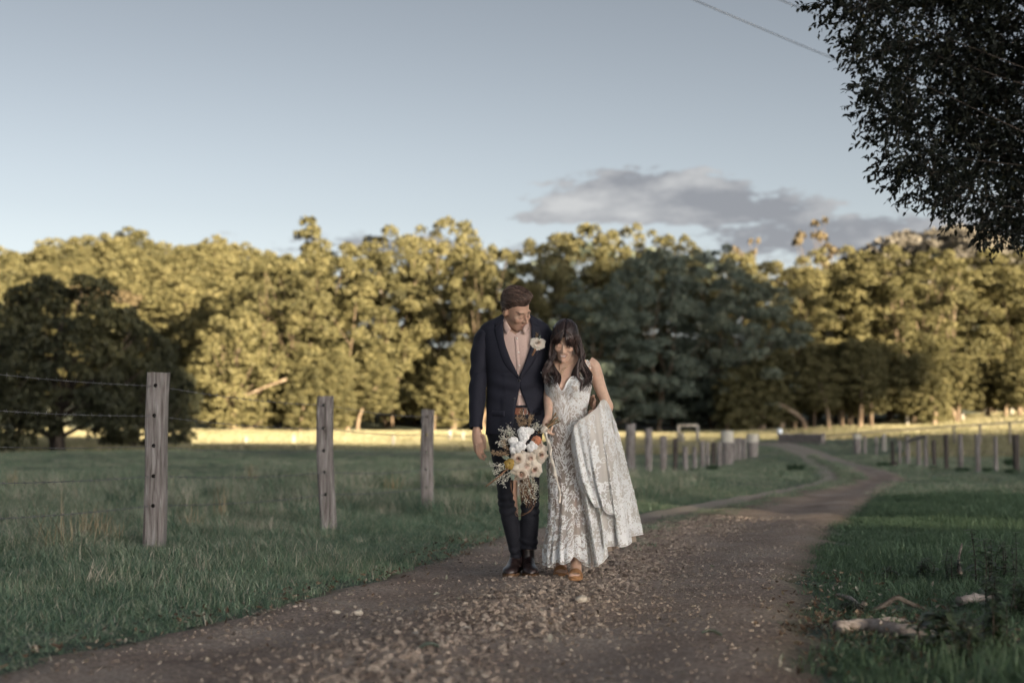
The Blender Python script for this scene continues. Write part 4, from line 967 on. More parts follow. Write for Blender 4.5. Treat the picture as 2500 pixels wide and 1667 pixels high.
    for lg in legs:
        t_ = Torso(lg, e=2.2); ys = np.linspace(lg[0][0], lg[-1][0], 60); V, F = t_.loft(list(ys), 30); V = np.array(V)
        yy = np.repeat(ys, 30); kn = np.exp(-((yy - 1232) / 26) ** 2) + .9 * np.exp(-((yy - (lg[-1][0] - 14)) / 16) ** 2) + .35 * np.exp(-((yy - 1090) / 40) ** 2)
        c = np.repeat(V.reshape(60, 30, 3).mean(1), 30, axis=0); dr = V - c; dr[:, 2] = 0; dr /= np.linalg.norm(dr, axis=1)[:, None] + 1e-9
        wv = np.sin(yy * .34 + 3.2 * np.sin(np.arctan2(dr[:, 1], dr[:, 0]) * 1.0 + lg[0][1]) ) + .6 * sn(V[:, 0] * 18, V[:, 1] * 18, V[:, 2] * 30, 1.0, lg[0][1])
        mb.add(V + dr * (.0075 * kn * wv)[:, None], F)
    me = remesh(mb, .007, 2); co = coords(me) - np.array(base); me.vertices.foreach_set('co', co.ravel()); me.materials.append(TROUS)
    tr = bpy.data.objects.new('trousers', me); link(tr, body)
    # belt and buckle
    B = Torso([(990, 1199, 1318, .108, 9.0), (1020, 1198, 1319, .109, 9.0)]); th = np.linspace(0, 2 * np.pi, 60, endpoint=False)
    V = [B.ang(t, y, .004) for y in (996.5, 1000, 1010, 1013) for t in th]; solidify(put('belt', V, grid_faces(60, 4, True), BELT, body), .004, 1)
    bk = body.children[-1]; c = [B.pt(1282, 1004, .012)]
    V, F = tube([B.pt(x, y, .012) for x, y in ((1278, 997), (1287, 997), (1287, 1012), (1278, 1012), (1278, 997))], .0028, 6); put('buckle', V, F, METAL, body, parent=bk)
    # jacket: open at the front, closed by one button
    Lx = lambda y: np.interp(y, [764, 780, 800, 830, 850, 880, 905, 924, 946, 975, 1000, 1030, 1045, 1062], [1233, 1229, 1228, 1231, 1236, 1247, 1259, 1268, 1269, 1263, 1258, 1254, 1250, 1236])
    Rx = lambda y: np.interp(y, [764, 780, 800, 830, 850, 880, 905, 924, 946, 975, 1000, 1030, 1045, 1062], [1288, 1293, 1297, 1297, 1294, 1284, 1274, 1266, 1267, 1278, 1287, 1301, 1312, 1319])
    ys = np.linspace(768, 1061, 110); n = 90; V = []
    for y in ys:
        a = T.theta(Rx(y), y); b = T.theta(Lx(y), y) - 2 * np.pi
        for k, t in enumerate(np.linspace(a, b, n)):
            p_ = T.ang(t, y, .004); u = np.sin(t)
            # drag folds that run to the button, and soft folds of the skirt
            w_ = math.exp(-((y - 945) / 36) ** 2) * max(0, u) * .0075 * math.sin((y - 935) * .16 + (abs(t % (2 * np.pi) - np.pi / 2)) * 3.0)
            w_ += math.exp(-((y - 1030) / 40) ** 2) * .006 * math.sin(t * 5 + 1.0) + .0040 * float(sn(p_[0] * 9, p_[1] * 9, p_[2] * 9, 1.0, 3))
            dr = np.array([math.cos(t), -math.sin(t), 0]); V.append(p_ + dr * w_ + (np.array([0, -.006, 0]) if (k > n - 8 and y > 915) else 0))
    jk = solidify(put('jacket', V, grid_faces(n, len(ys)), NAVY, body), .005, 1)
    def lapel(inner, outer, name='lapel', lift=.012, rows=26):
        """a folded-back flap between the opening edge and an outer edge, both px curves of the same length"""
        I = spline(inner, rows); O = spline(outer, rows); V = []
        for k in range(rows):
            for t in np.linspace(0, 1, 7):
                x, y = I[k] * (1 - t) + O[k] * t; V.append(T.pt(x, y, lift * (.45 + .55 * math.sin(math.pi * min(1, .25 + t * .75)))))
        return solidify(put(name, V, grid_faces(7, rows), NAVY, body, parent=jk), .004, 0)
    lapel([(1229, 786), (1228, 800), (1231, 830), (1236, 850), (1247, 880), (1259, 905), (1267, 922)], [(1209, 800), (1207, 806), (1213, 834), (1219, 858), (1230, 886), (1247, 908), (1266, 925)])
    lapel([(1295, 788), (1297, 800), (1297, 830), (1294, 850), (1284, 880), (1274, 905), (1268, 922)], [(1318, 800), (1321, 808), (1319, 836), (1313, 860), (1300, 888), (1284, 908), (1269, 925)])
    lapel([(1233, 766), (1230, 776), (1229, 788)], [(1222, 768), (1212, 784), (1208, 797)], 'collar', .016, 10)
    lapel([(1287, 768), (1292, 778), (1295, 790)], [(1298, 772), (1311, 786), (1318, 797)], 'collar', .016, 10)
    for px, py in ((1267, 929), (1256, 974)): put('jacket_button', *disc(T.pt(px, py, .008), (0, -1, 0), .0095, .004), DARKBTN, body, parent=jk)
    # flap pocket line and breast welt
    for a, b in (((1196, 1001), (1232, 1003)), ((1302, 1000), (1326, 998))):
        V = []
        for t in np.linspace(0, 1, 10):
            for dy in (0, 13): V.append(T.pt(a[0] + (b[0] - a[0]) * t, a[1] + (b[1] - a[1]) * t + dy, .0075 + .001 * dy / 13))
        solidify(put('pocket_flap', V, grid_faces(2, 10), NAVY, body, parent=jk), .003, 0)
    def sleeve(st, seed, elbow):
        a = np.array([(*PX(p_[0], p_[1], p_[2]), p_[3], p_[4]) for p_ in st]); s = spline(a, 70); V, F = tube(s[:, :3], s[:, 3], 28, cap=False, r2=s[:, 4], side=(1, 0, 0)); V = np.array(V)
        i = np.repeat(np.arange(70), 28); c = np.repeat(s[:, :3], 28, axis=0); dr = V - c; dr /= np.linalg.norm(dr, axis=1)[:, None]
        ph = np.tile(np.linspace(0, 2 * np.pi, 28, endpoint=False), 70)
        w_ = (np.exp(-((i - elbow) / 9) ** 2) + .35 * np.exp(-((i - 12) / 8) ** 2) + .35) * np.sin(i * .62 + 1.9 * np.sin(ph + seed) + seed) * .0040 + .004 * sn(V[:, 0] * 14, V[:, 1] * 14, V[:, 2] * 14, 1, seed)
        o = solidify(put('sleeve', V + dr * w_[:, None], F, NAVY, body, parent=jk), .004, 1)
        return o
    sleeve([(1196, 803, 9.0, .034, .058), (1184, 818, 9.0, .052, .068), (1175, 850, 9.0, .058, .068), (1170, 895, 9.0, .055, .062), (1168, 930, 8.99, .053, .058), (1165, 975, 8.97, .048, .052), (1163, 1015, 8.95, .041, .046), (1162, 1046, 8.93, .038, .043)], 1, 36)
    sleeve([(1316, 801, 9.0, .034, .058), (1330, 817, 9.01, .052, .066), (1345, 860, 9.07, .056, .062), (1364, 930, 9.20, .052, .056), (1398, 962, 9.22, .046, .050), (1426, 971, 9.13, .040, .043)], 2, 40)
    # boots
    for k, (ax, ay, tx, ty, hy, toeY, heelY) in enumerate(((1260, 1352, 1242, 1405, 1392, 8.80, 9.07), (1289, 1334, 1297, 1404, 1388, 8.80, 9.06))):
        ankle = PX(ax, 1375, 9.02); g = 0.012; A = np.array([ankle[0], heelY, g]); Tt = np.array([ray(tx, ty)[0] * toeY, toeY, g]); dv = Tt - A; ln = np.linalg.norm(dv); f_ = dv / ln; s_ = np.cross(f_, (0, 0, 1))
        sec = [(0, .026, .05), (.06, .034, .062), (.18, .037, .085), (.32, .037, .105), (.42, .039, .090), (.52, .042, .072), (.64, .046, .060), (.76, .049, .052), (.87, .044, .044), (.95, .032, .034), (1.0, .010, .016)]
        V = []; S = spline(sec, 34); m = 22
        for t, hw, h in S:
            for a in np.linspace(0, 2 * np.pi, m, endpoint=False):
                c, s2 = math.cos(a), math.sin(a); zz = h * (.5 + .5 * s2) if s2 > 0 else h * .5 * (1 + np.sign(s2) * abs(s2) ** .4)
                cr = 1 + .05 * math.sin(t * 60) * math.exp(-((t - .60) / .07) ** 2) * max(0, s2)
                V.append(A + f_ * ln * t + s_ * hw * c * (1 - .35 * max(0, s2) ** 2) + np.array([0, 0, .012 + zz * cr]))
        F = grid_faces(m, len(S), True) + [tuple(range(m))[::-1], tuple(range((len(S) - 1) * m, len(S) * m))]
        mb = MB(); mb.add(V, F)
        top = PX(ax, ay, 9.01); mb.add(*tube(spline([ankle + (0, -.03, -.03), ankle + (0, -.012, .01), top], 10), np.linspace(.046, .040, 10), 18, r2=np.linspace(.052, .050, 10), side=(1, 0, 0)))
        me = remesh(mb, .005, 3); co = coords(me) - np.array(base); me.vertices.foreach_set('co', co.ravel()); me.materials.append(BOOT); bo = bpy.data.objects.new('boot', me); link(bo, body)
        V = []
        for z in (-.008, .016):
            for a in np.linspace(0, 2 * np.pi, 40, endpoint=False):
                t = .5 + .515 * math.cos(a); hw = np.interp(t, [q_[0] for q_ in sec], [q_[1] for q_ in sec]) + .006; V.append(A + f_ * ln * t + s_ * hw * np.sign(math.sin(a)) * abs(math.sin(a)) ** .35 + np.array([0, 0, z]))
        put('sole', V, grid_faces(40, 2, True) + [tuple(range(40)), tuple(range(40, 80))[::-1]], SOLE, body, parent=bo)
    return body, T
GROOM, GT = build_groom()
# ------------------------------------------------------------------ the bride
TULLE = None
def tulle_mat(name, c, rough=.8):
    """fine net: partly see-through by the attribute 'opac'"""
    m, nt, N, L, out = mat_new(name)
    b = N.new('ShaderNodeBsdfPrincipled'); b.inputs['Roughness'].default_value = rough; b.inputs['Specular IOR Level'].default_value = .15
    tc = N.new('ShaderNodeTexCoord'); n = N.new('ShaderNodeTexNoise'); n.inputs['Scale'].default_value = 9; n.inputs['Detail'].default_value = 4; L.new(tc.outputs['Object'], n.inputs['Vector'])
    r = ramp_node(N, [(.3, tuple(x * .9 for x in c)), (.7, c)]); L.new(n.outputs['Fac'], r.inputs[0]); L.new(r.outputs[0], b.inputs['Base Color'])
    t = N.new('ShaderNodeBsdfTranslucent'); L.new(r.outputs[0], t.inputs[0]); m1 = N.new('ShaderNodeMixShader'); m1.inputs[0].default_value = .3; L.new(b.outputs[0], m1.inputs[1]); L.new(t.outputs[0], m1.inputs[2])
    tr = N.new('ShaderNodeBsdfTransparent'); a = N.new('ShaderNodeAttribute'); a.attribute_name = 'opac'
    mx = N.new('ShaderNodeMixShader'); L.new(a.outputs['Fac'], mx.inputs[0]); L.new(tr.outputs[0], mx.inputs[1]); L.new(m1.outputs[0], mx.inputs[2]); L.new(mx.outputs[0], out.inputs[0])
    return m
def lace_motifs(rng):
    """flat motifs in metres: lists of polylines with widths"""
    out = []
    def scroll(r0, turns, w, hand=1):
        t = np.linspace(0, 1, 16); a = turns * 2 * np.pi * t * hand; r = r0 * (1 - .88 * t); return (np.column_stack([np.cos(a) * r - r0, np.sin(a) * r]), w * (1 - .5 * t))
    def lens(x, y, ang, l, w):
        t = np.linspace(0, 1, 5); return (np.column_stack([x + math.cos(ang) * l * t, y + math.sin(ang) * l * t]), w * np.sin(np.pi * np.clip(t, .06, .94)) + .0006)
    def branch(l, n, bend, hand=1, lf=.020):
        t = np.linspace(0, 1, 12); x = bend * np.sin(t * np.pi * .8) * hand; y = l * t; ps = [(np.column_stack([x, y]), np.full(12, .0016))]
        for k in range(n):
            q = (k + .6) / n; i = q * 11; xx = np.interp(i, range(12), x); yy = l * q; s = 1 if k % 2 else -1; ps.append(lens(xx, yy, np.pi / 2 - s * .85, lf * (1 - .35 * q), .0042))
        ps.append(lens(x[-1], y[-1], np.pi / 2, lf, .0045)); return ps
    def flower(n, r):
        ps = [lens(.004 * math.cos(a), .004 * math.sin(a), a, r, r * .30) for a in np.linspace(0, 2 * np.pi, n, endpoint=False)]; return ps
    for h in (1, -1):
        out.append(branch(.13, 9, .022, h) + [scroll(.026, 1.5, .0030, h)])
        out.append([scroll(.034, 1.7, .0034, h)] + [(p + (-.01 * h, .0), w) for p, w in branch(.085, 6, .018, -h, .017)])
        out.append(branch(.17, 12, .032, h, .022))
    out.append(flower(7, .019) + [(p * .45 + (.03, .012), w * .6) for p, w in flower(6, .02)])
    out.append(flower(6, .016) + [(p + (.0, .018), w) for p, w in branch(.07, 5, .01)])
    small = [flower(6, .012), [scroll(.014, 1.3, .0026, 1)], [scroll(.014, 1.3, .0026, -1)], branch(.045, 4, .006, 1, .013), branch(.045, 4, .006, -1, .013)]
    return out, small
class Sheet:
    """a cloth grid (nv rows of nu points) that lace can be laid on"""
    def __init__(s, V, nu, nv, out):
        s.G = np.asarray(V, float).reshape(nv, nu, 3); s.nu, s.nv = nu, nv; s.out = np.array(out, float) if out is not None else None
        s.du = np.gradient(s.G, axis=1); s.dv = np.gradient(s.G, axis=0)
        n = np.cross(s.du, s.dv); s.N = n / (np.linalg.norm(n, axis=2)[..., None] + 1e-12)
    def samp(s, A, u, v):
        u = np.clip(u, 0, s.nu - 1.001); v = np.clip(v, 0, s.nv - 1.001); i = u.astype(int); j = v.astype(int); f = (u - i)[:, None]; g = (v - j)[:, None]
        return (A[j, i] * (1 - f) + A[j, i + 1] * f) * (1 - g) + (A[j + 1, i] * (1 - f) + A[j + 1, i + 1] * f) * g
    def lay(s, mb, motif, u0, v0, ang, scale, lift=.003, sgn=1.0):
        a = np.array([float(u0)]); b = np.array([float(v0)])
        lu = np.linalg.norm(s.samp(s.du, a, b)) + 1e-6; lv = np.linalg.norm(s.samp(s.dv, a, b)) + 1e-6; c, sn_ = math.cos(ang), math.sin(ang)
        for pts, w in motif:
            t = np.gradient(pts, axis=0); t /= np.linalg.norm(t, axis=1)[:, None] + 1e-9; nrm = np.column_stack([-t[:, 1], t[:, 0]])
            L_ = (pts + nrm * w[:, None]) * scale; R_ = (pts - nrm * w[:, None]) * scale; q = np.stack([L_, R_], 1).reshape(-1, 2)
            x = c * q[:, 0] - sn_ * q[:, 1]; y = sn_ * q[:, 0] + c * q[:, 1]; uu = u0 + x / lu; vv = v0 - y / lv
            if uu.min() < 0 or uu.max() > s.nu - 1.01 or vv.min() < 0 or vv.max() > s.nv - 1.01: continue
            p = s.samp(s.G, uu, vv); n = s.samp(s.N, uu, vv) * sgn
            if s.out is not None: n = n * np.sign((n @ s.out) + 1e-9)[:, None]
            k = len(pts); mb.add(p + n * lift, [(2 * i, 2 * i + 1, 2 * i + 3, 2 * i + 2) for i in range(k - 1)])
def build_bride():
    YB = 8.94; base = Vector((ray(1390, 1405)[0] * 8.86, 8.86, 0.0)); rng = np.random.default_rng(12)
    HS = .94; HCEN = PX(1379, 833, 8.875); HM = head_matrix(-8, 28, 5)
    T = Torso([(862, 1372, 1404, .048, 8.96), (872, 1362, 1418, .055, 8.96), (880, 1345, 1442, .062, 8.955), (888, 1332, 1452, .068, 8.95), (905, 1334, 1446, .078, YB), (925, 1332, 1443, .088, YB), (945, 1332, 1441, .092, YB), (965, 1336, 1437, .084, YB), (985, 1341, 1433, .078, YB), (1002, 1344, 1430, .078, YB),
               (1030, 1342, 1436, .092, YB), (1060, 1339, 1443, .108, YB), (1100, 1337, 1444, .110, YB), (1150, 1339, 1440, .118, 8.92), (1200, 1343, 1434, .138, 8.89), (1250, 1346, 1430, .155, 8.875), (1300, 1342, 1430, .170, 8.865), (1345, 1336, 1432, .185, 8.855), (1395, 1340, 1432, .205, 8.845)])
    bust = lambda x, y: .040 * (math.exp(-((x - 1353) / 19) ** 2 - ((y - 947) / 20) ** 2) + math.exp(-((x - 1402) / 20) ** 2 - ((y - 947) / 20) ** 2))
    # body: one continuous surface
    mb = MB(); d, F = sphere_dirs(116, 96); r = head_radial(d, 1); mb.add((HC + d * r[:, None]) * HS @ HM.T + HCEN, F)
    nb = HCEN + HM @ np.array((0, .032, -.055)); mb.add(*tube(spline([PX(1387, 900, 8.96), PX(1386, 878, 8.955), nb, HCEN + HM @ np.array((0, .02, 0))], 12), np.linspace(.056, .044, 12), 18))
    ys = np.linspace(866, 1075, 60); V, F = T.loft(list(ys), 48, -.010); V = np.array(V)
    for i, y in enumerate(ys):
        for k in range(48):
            px = (V[i * 48 + k][0] / V[i * 48 + k][1]) * FPX + 1250
            if V[i * 48 + k][1] < YB: V[i * 48 + k][1] -= bust(px, y)
    mb.add(V, F)
    mb.add(*tubes_px([(1367, 1050, YB, .078, .088), (1366, 1110, 8.935, .072, .08), (1365, 1180, 8.93, .056, .06), (1366, 1235, 8.925, .045, .052), (1367, 1300, 8.95, .043, .05), (1370, 1360, 8.99, .028, .032), (1370, 1384, 9.0, .027, .034)]))
    mb.add(*tubes_px([(1414, 1050, YB, .078, .088), (1413, 1110, 8.91, .072, .08), (1411, 1180, 8.86, .056, .06), (1408, 1235, 8.80, .045, .052), (1407, 1300, 8.78, .043, .05), (1407, 1360, 8.77, .027, .031), (1407, 1380, 8.765, .027, .034)]))
    # feet: heel to toes
    feet = []
    for (ax, aY, tx, ty, tY, hz_) in ((1370, 9.0, 1369, 1403, 8.885, .07), (1407, 8.765, 1404, 1414, 8.635, .085)):
        g = .012; A = np.array([ray(ax, 1380)[0] * aY, aY + .02, g]); Tt = np.array([ray(tx, ty)[0] * tY, tY, g]); f_ = (Tt - A) / np.linalg.norm(Tt - A); s_ = np.cross(f_, (0, 0, 1)); feet.append((A, Tt, f_, s_, hz_))
        ball = A + (Tt - A) * .62
        mb.add(*tube(spline([A + (0, .02, hz_ + .03), A + (0, 0, hz_ + .045), A * .6 + ball * .4 + (0, 0, .055), ball + (0, 0, .028), ball + f_ * .02 + (0, 0, .024)], 14), [.022, .028, .030, .031, .032, .033, .034, .036, .037, .038, .039, .038, .036, .03], 16, r2=[.022, .03, .030, .028, .026, .024, .022, .021, .020, .019, .018, .017, .016, .014], side=s_))
        for k, o_ in enumerate((-.030, -.016, -.003, .010, .022) if ax < 1400 else (.030, .016, .003, -.010, -.022)):
            L_ = (.046, .046, .041, .035, .028)[k]; q = ball + s_ * o_ + f_ * .012 + (0, 0, .022)
            mb.add(*tube([q, q + f_ * L_ * .55 + (0, 0, .002), q + f_ * L_ + (0, 0, -.006)], [.0085 + .003 * (k == 0), .008 + .003 * (k == 0), .006 + .002 * (k == 0)], 8))
    # her left arm (bare, bent back to lift the train), her right arm (reaching down to the bouquet)
    mb.add(*tubes_px([(1436, 884, 8.95, .040, .044), (1449, 895, 8.95, .043, .046), (1457, 918, 8.955, .041, .044), (1467, 950, 8.965, .038, .040), (1479, 978, 8.975, .033, .036), (1486, 993, 8.975, .030, .034), (1478, 1004, 8.95, .029, .031), (1458, 1008, 8.90, .026, .027), (1440, 1010, 8.865, .022, .022)], 16))
    mb.add(*tubes_px([(1352, 888, 8.97, .036, .040), (1344, 902, 8.99, .036, .038), (1340, 932, 8.99, .032, .034), (1338, 958, 8.96, .029, .031), (1338, 982, 8.89, .028, .029), (1339, 1003, 8.82, .026, .025), (1338, 1020, 8.785, .022, .022)], 16))
    hand = PX(1336, 1022, 8.775)
    mb.add(*tubes_px([(1338, 1018, 8.788, .022, .021), (1336, 1027, 8.772, .027, .020), (1334, 1037, 8.758, .028, .019)], 14))
    for k, (bx, by, bY) in enumerate(((1326, 1036, 8.755), (1329, 1040, 8.745), (1333, 1043, 8.74), (1338, 1044, 8.745))):
        finger(PX(bx, by, bY), [(.3, -.55, -1), (.9, .2, -.75), (.75, .9, .1)], [.030, .024, .020], .0085, .0066, mb)
    finger(PX(1342, 1028, 8.755), [(.5, -.6, -.75), (-.1, -.35, -1), (-.5, -.1, -1)], [.030, .026, .022], .0098, .0075, mb)
    me = remesh(mb, .0045, 2); finish_body(me, HCEN, HM, HS, 1, (.60, .41, .31))
    co = coords(me) - np.array(base); me.vertices.foreach_set('co', co.ravel()); me.materials.append(SKIN)
    body = bpy.data.objects.new('person', me); link(body); body.location = base
    tag(body, 'woman with long dark wavy hair in a white lace wedding dress, lifting its train', 'person')

    # hair
    HM_ = hair_mat('dark_hair', (.012, .008, .008), (.080, .050, .044), rough=.34)
    d, F = sphere_dirs(150, 110); rr = head_radial(d, 1); q = HC + d * rr[:, None]; x, y, z = q.T
    line = np.where(y < -.02, .060 - 1.1 * np.clip(np.abs(x) - .030, 0, .2), np.interp(y, [-.02, .02, .09], [.0, -.07, -.11])); m_ = np.clip((z - line) / .014, 0, 1)
    th = .012 + .012 * np.clip((z) / .1, 0, 1) - .008 * np.exp(-(x / .005) ** 2) * (z > .05) * (y < .03)
    gr = .0022 * sn(x * 4 + np.arctan2(x, z) * 20, y * 60, y * 20, 1.0, 2)
    rad = rr + np.where(m_ > 0, m_ * (th + gr) - .003 * (1 - m_), -.006); W = (HC + d * rad[:, None]) * HS @ HM.T + HCEN
    mbh = MB(); mbh.add(W, [f for f in F if max(m_[list(f)]) > .02]); tint = [np.clip(.3 + 60 * gr, 0, 1)]
    def lock(ctl, r0, ph, wav, n=30, flat=.5, tn=None):
        """wavy tapered lock through control points (world)"""
        s = spline(ctl, n); k = np.linspace(0, 1, n); w_ = wav * np.clip(k * 1.6 - .25, 0, 1)
        s = s + np.column_stack([np.sin(k * 13 + ph) * w_, np.cos(k * 13 + ph) * w_ * .8, np.zeros(n)])
        rad_ = r0 * np.clip(np.minimum(k * 8 + .3, (1 - k) * 3.0), .08, 1); v, f = tube(s, rad_, 7, cap=False, r2=rad_ * flat); mbh.add(v, f); tint.append(np.clip(np.full(len(v), rng.uniform(.05, .75) if tn is None else tn) + np.tile(np.cos(np.arange(7) * 1.8) * .12, n), 0, 1))
    hw = lambda a, b, c: HCEN + HM @ (np.array((a, b, c)) * HS)
    for k in range(120):     # her right side (left in the picture)
        t = rng.random(); a0 = rng.uniform(-.9, .9)
        st = hw(-.012 - .045 * t, -.06 + .10 * rng.random(), .118 - .035 * t); s1 = hw(-.070 - .012 * rng.random(), -.045 + .10 * rng.random(), .045)
        e = rng.random(); X = rng.uniform(-10, 13)
        lock([st, s1, PX(1349 + X * .55, 856, 8.84 + .05 * rng.random()), PX(1344 + X * .9, 882, 8.84 + .05 * rng.random()), PX(1344 + X * 1.3, 910 + 8 * e, 8.825 + .03 * rng.random()), PX(1348 + X * 1.5, 930 + 20 * e, 8.815 + .02 * rng.random())], rng.uniform(.0035, .0078), rng.uniform(0, 1.6) + (X > 0) * 2, .019)
    for k in range(160):     # her left side (right in the picture)
        t = rng.random(); st = hw(.010 + .045 * t, -.06 + .11 * rng.random(), .120 - .035 * t); s1 = hw(.072 + .014 * rng.random(), -.045 + .10 * rng.random(), .04); e = rng.random(); X = rng.uniform(-13, 13)
        lock([st, s1, PX(1413 + X * .55, 852, 8.84 + .06 * rng.random()), PX(1420 + X * .8, 880, 8.84 + .06 * rng.random()), PX(1421 + X * 1.3, 912 + 6 * e, 8.83 + .04 * rng.random()), PX(1419 + X * 1.3, 932 + 24 * e, 8.82 + .03 * rng.random())], rng.uniform(.0035, .0085), rng.uniform(0, 1.6) + (X > 0) * 2.2, .021)
    lock([PX(1412, 880, 8.83), PX(1410, 915, 8.82), PX(1420, 935, 8.81), PX(1416, 958, 8.815)], .009, 0, .004); lock([PX(1338, 900, 8.84), PX(1329, 925, 8.83), PX(1331, 940, 8.825)], .006, 1, .003)
    lock([PX(1356, 905, 8.82), PX(1362, 920, 8.81), PX(1357, 936, 8.81)], .006, 1, .003)
    for sgn, n_ in ((-1, 26), (1, 34)):   # fringe, parted in the middle
        for k in range(n_):
            t = (k + .5) / n_; st = hw(sgn * .004, -.072 + .035 * rng.random(), .117)
            if sgn < 0: e_ = hw(-.038 - .038 * t, -.098 + .035 * t, .016 - .024 * t * rng.random())
            else: e_ = hw(.021 + .055 * t, -.106 + .042 * t, .010 - .014 * rng.random() - .012 * t)
            mid = hw(sgn * (.016 + .044 * t), -.112 + .03 * t, .070)
            lock([st, mid, e_], .0065, rng.random() * 3, .0015, n=16, flat=.35)
    ho = put_mb('hair', mbh, HM_, body); attr(ho.data, 'tint', np.concatenate(tint))

    # dress: fitted body of net over a nude lining, sweetheart top
    nu, nv = 160, 190; th = np.linspace(0, 2 * np.pi, nu); V = np.zeros((nv, nu, 3)); OP = np.zeros((nv, nu)); PY = np.zeros((nv, nu)); PXx = np.zeros((nv, nu))
    for k, a in enumerate(th):
        front = math.sin(a); x_ = math.cos(a)
        for j, t in enumerate(np.linspace(0, 1, nv)):
            l, r, dd, Y = T.smooth_at(930); xx = (l + r) / 2 + (r - l) / 2 * np.sign(x_) * abs(x_) ** (2 / 2.4)
            if front > 0: top = 927 + 30 * math.exp(-((xx - 1371) / 12) ** 2) - 6 * math.exp(-((xx - 1350) / 10) ** 2) - 6 * math.exp(-((xx - 1396) / 13) ** 2) - 8 * np.clip(abs(xx - 1387) / 55, 0, 1) ** 4
            else: top = 916
            hem = 1376 + 6 * math.sin(a * 5 + .5) - (24 * math.exp(-((a - 1.35) / .28) ** 2)) - 4 * front
            y = top + (hem - top) * t; p = T.ang(a, y, .006); px = p[0] / p[1] * FPX + 1250
            if front > 0: p[1] -= bust(px, y) * min(1, front * 3)
            fold = np.clip((y - 1060) / 330, 0, 1) ** 1.3 * (.022 * math.sin(a * 9 + 1.2 * math.sin(a * 2) + .004 * y) + .012 * math.sin(a * 17 + .8))
            p = p + np.array([math.cos(a), -math.sin(a), 0]) * fold; V[j, k] = p; PY[j, k] = y; PXx[j, k] = px
            OP[j, k] = np.interp(y, [920, 1000, 1035, 1070, 1180, 1290, 1400], [.9, .88, .66, .42, .48, .68, .78])
    V[:, -1] = V[:, 0]
    NET = tulle_mat('ivory_net', (.70, .645, .59)); NET2 = tulle_mat('train_net', (.84, .805, .755)); LIN = tulle_mat('nude_lining', (.50, .40, .32))
    LACE = simple_mat('white_lace', [(.3, (.76, .775, .775)), (.7, (.86, .87, .865))], scale=260, rough=.8, bump=.3, bscale=400)
    dr = put('dress', V.reshape(-1, 3), grid_faces(nu, nv), NET, body); attr(dr.data, 'opac', OP.ravel())
    S = Sheet(V, nu, nv, None); big, small = lace_motifs(rng); lm = MB(); ctr = np.array([0, YB])
    def sgn_at(u, v):
        i, j = int(np.clip(u, 0, nu - 1)), int(np.clip(v, 0, nv - 1)); return np.sign(S.N[j, i] @ np.array([math.cos(th[i]), -math.sin(th[i]), 0]) + 1e-9)
    row = lambda py: (py - 925) / (1388 - 925) * (nv - 1)
    placed = []
    def scatter_lace(n, u0, u1, y0, y1, motifs, sc0, sc1, gap, angf):
        c = 0; tries = 0
        while c < n and tries < n * 30:
            tries += 1; u = rng.uniform(u0, u1) * (nu - 1) / (2 * np.pi); v = row(rng.uniform(y0, y1)); p = S.samp(S.G, np.array([u]), np.array([v]))[0]
            if any(np.linalg.norm(p - q_) < gap for q_ in placed): continue
            placed.append(p); S.lay(lm, motifs[rng.integers(len(motifs))], u, v, angf(), rng.uniform(sc0, sc1), .0035, sgn_at(u, v)); c += 1
    scatter_lace(70, .12, 3.02, 930, 1000, big[:4] + big[6:], .55, .8, .020, lambda: rng.normal(0, .9))
    scatter_lace(120, .1, 3.05, 928, 1012, small, .8, 1.2, .011, lambda: rng.uniform(0, 6.28))
    placed.clear()
    scatter_lace(130, .15, 3.6, 1015, 1375, big, .75, 1.1, .042, lambda: rng.normal(0, .5) + (rng.random() < .3) * 3.14)
    scatter_lace(190, .1, 3.8, 1015, 1380, small, .8, 1.3, .028, lambda: rng.uniform(0, 6.28))
    placed.clear()
    scatter_lace(110, -.0, 3.9, 1355, 1378, small + big[6:], .8, 1.15, .016, lambda: rng.uniform(0, 6.28))
    # corded edge of the sweetheart neckline, and the line down the middle
    edge = [S.G[0, k] + np.array([0, -.006, 0]) for k in range(nu) if .12 < th[k] < 3.02]; lm.add(*tube(edge, .0035, 6)); lm.add(*tube([e + (0, 0, -.012) for e in edge], .002, 5))
    # lace straps and appliqué rising on the shoulders
    def strap(pts, w0, name='strap'):
        s = spline([T.pt(x_, y_, .004) if True else 0 for x_, y_ in pts], 24); rr_ = np.random.default_rng(len(pts) + int(pts[0][0]))
        for k in range(130):
            i = rr_.integers(0, 23); c_ = s[i] + np.array([rr_.normal(0, w0), -.004, rr_.normal(0, .006)]); a_ = rr_.random() * 6.28; L_ = rr_.uniform(.007, .014)
            dvec = np.array([math.cos(a_), -.1, math.sin(a_)]) * L_; pv = np.array([-math.sin(a_), 0, math.cos(a_)]) * L_ * .28; lm.add([c_ - dvec * .5, c_ + pv - (0, .002, 0), c_ + dvec * .5, c_ - pv - (0, .002, 0)], [(0, 1, 2, 3)])
    strap([(1337, 926), (1336, 910), (1339, 896), (1344, 884)], .012); strap([(1424, 922), (1428, 905), (1434, 890), (1438, 879)], .013); strap([(1403, 921), (1410, 906), (1420, 893)], .006)
    lo = put_mb('lace', lm, LACE, body, smooth=False, parent=dr); lo['kind'] = 'stuff'

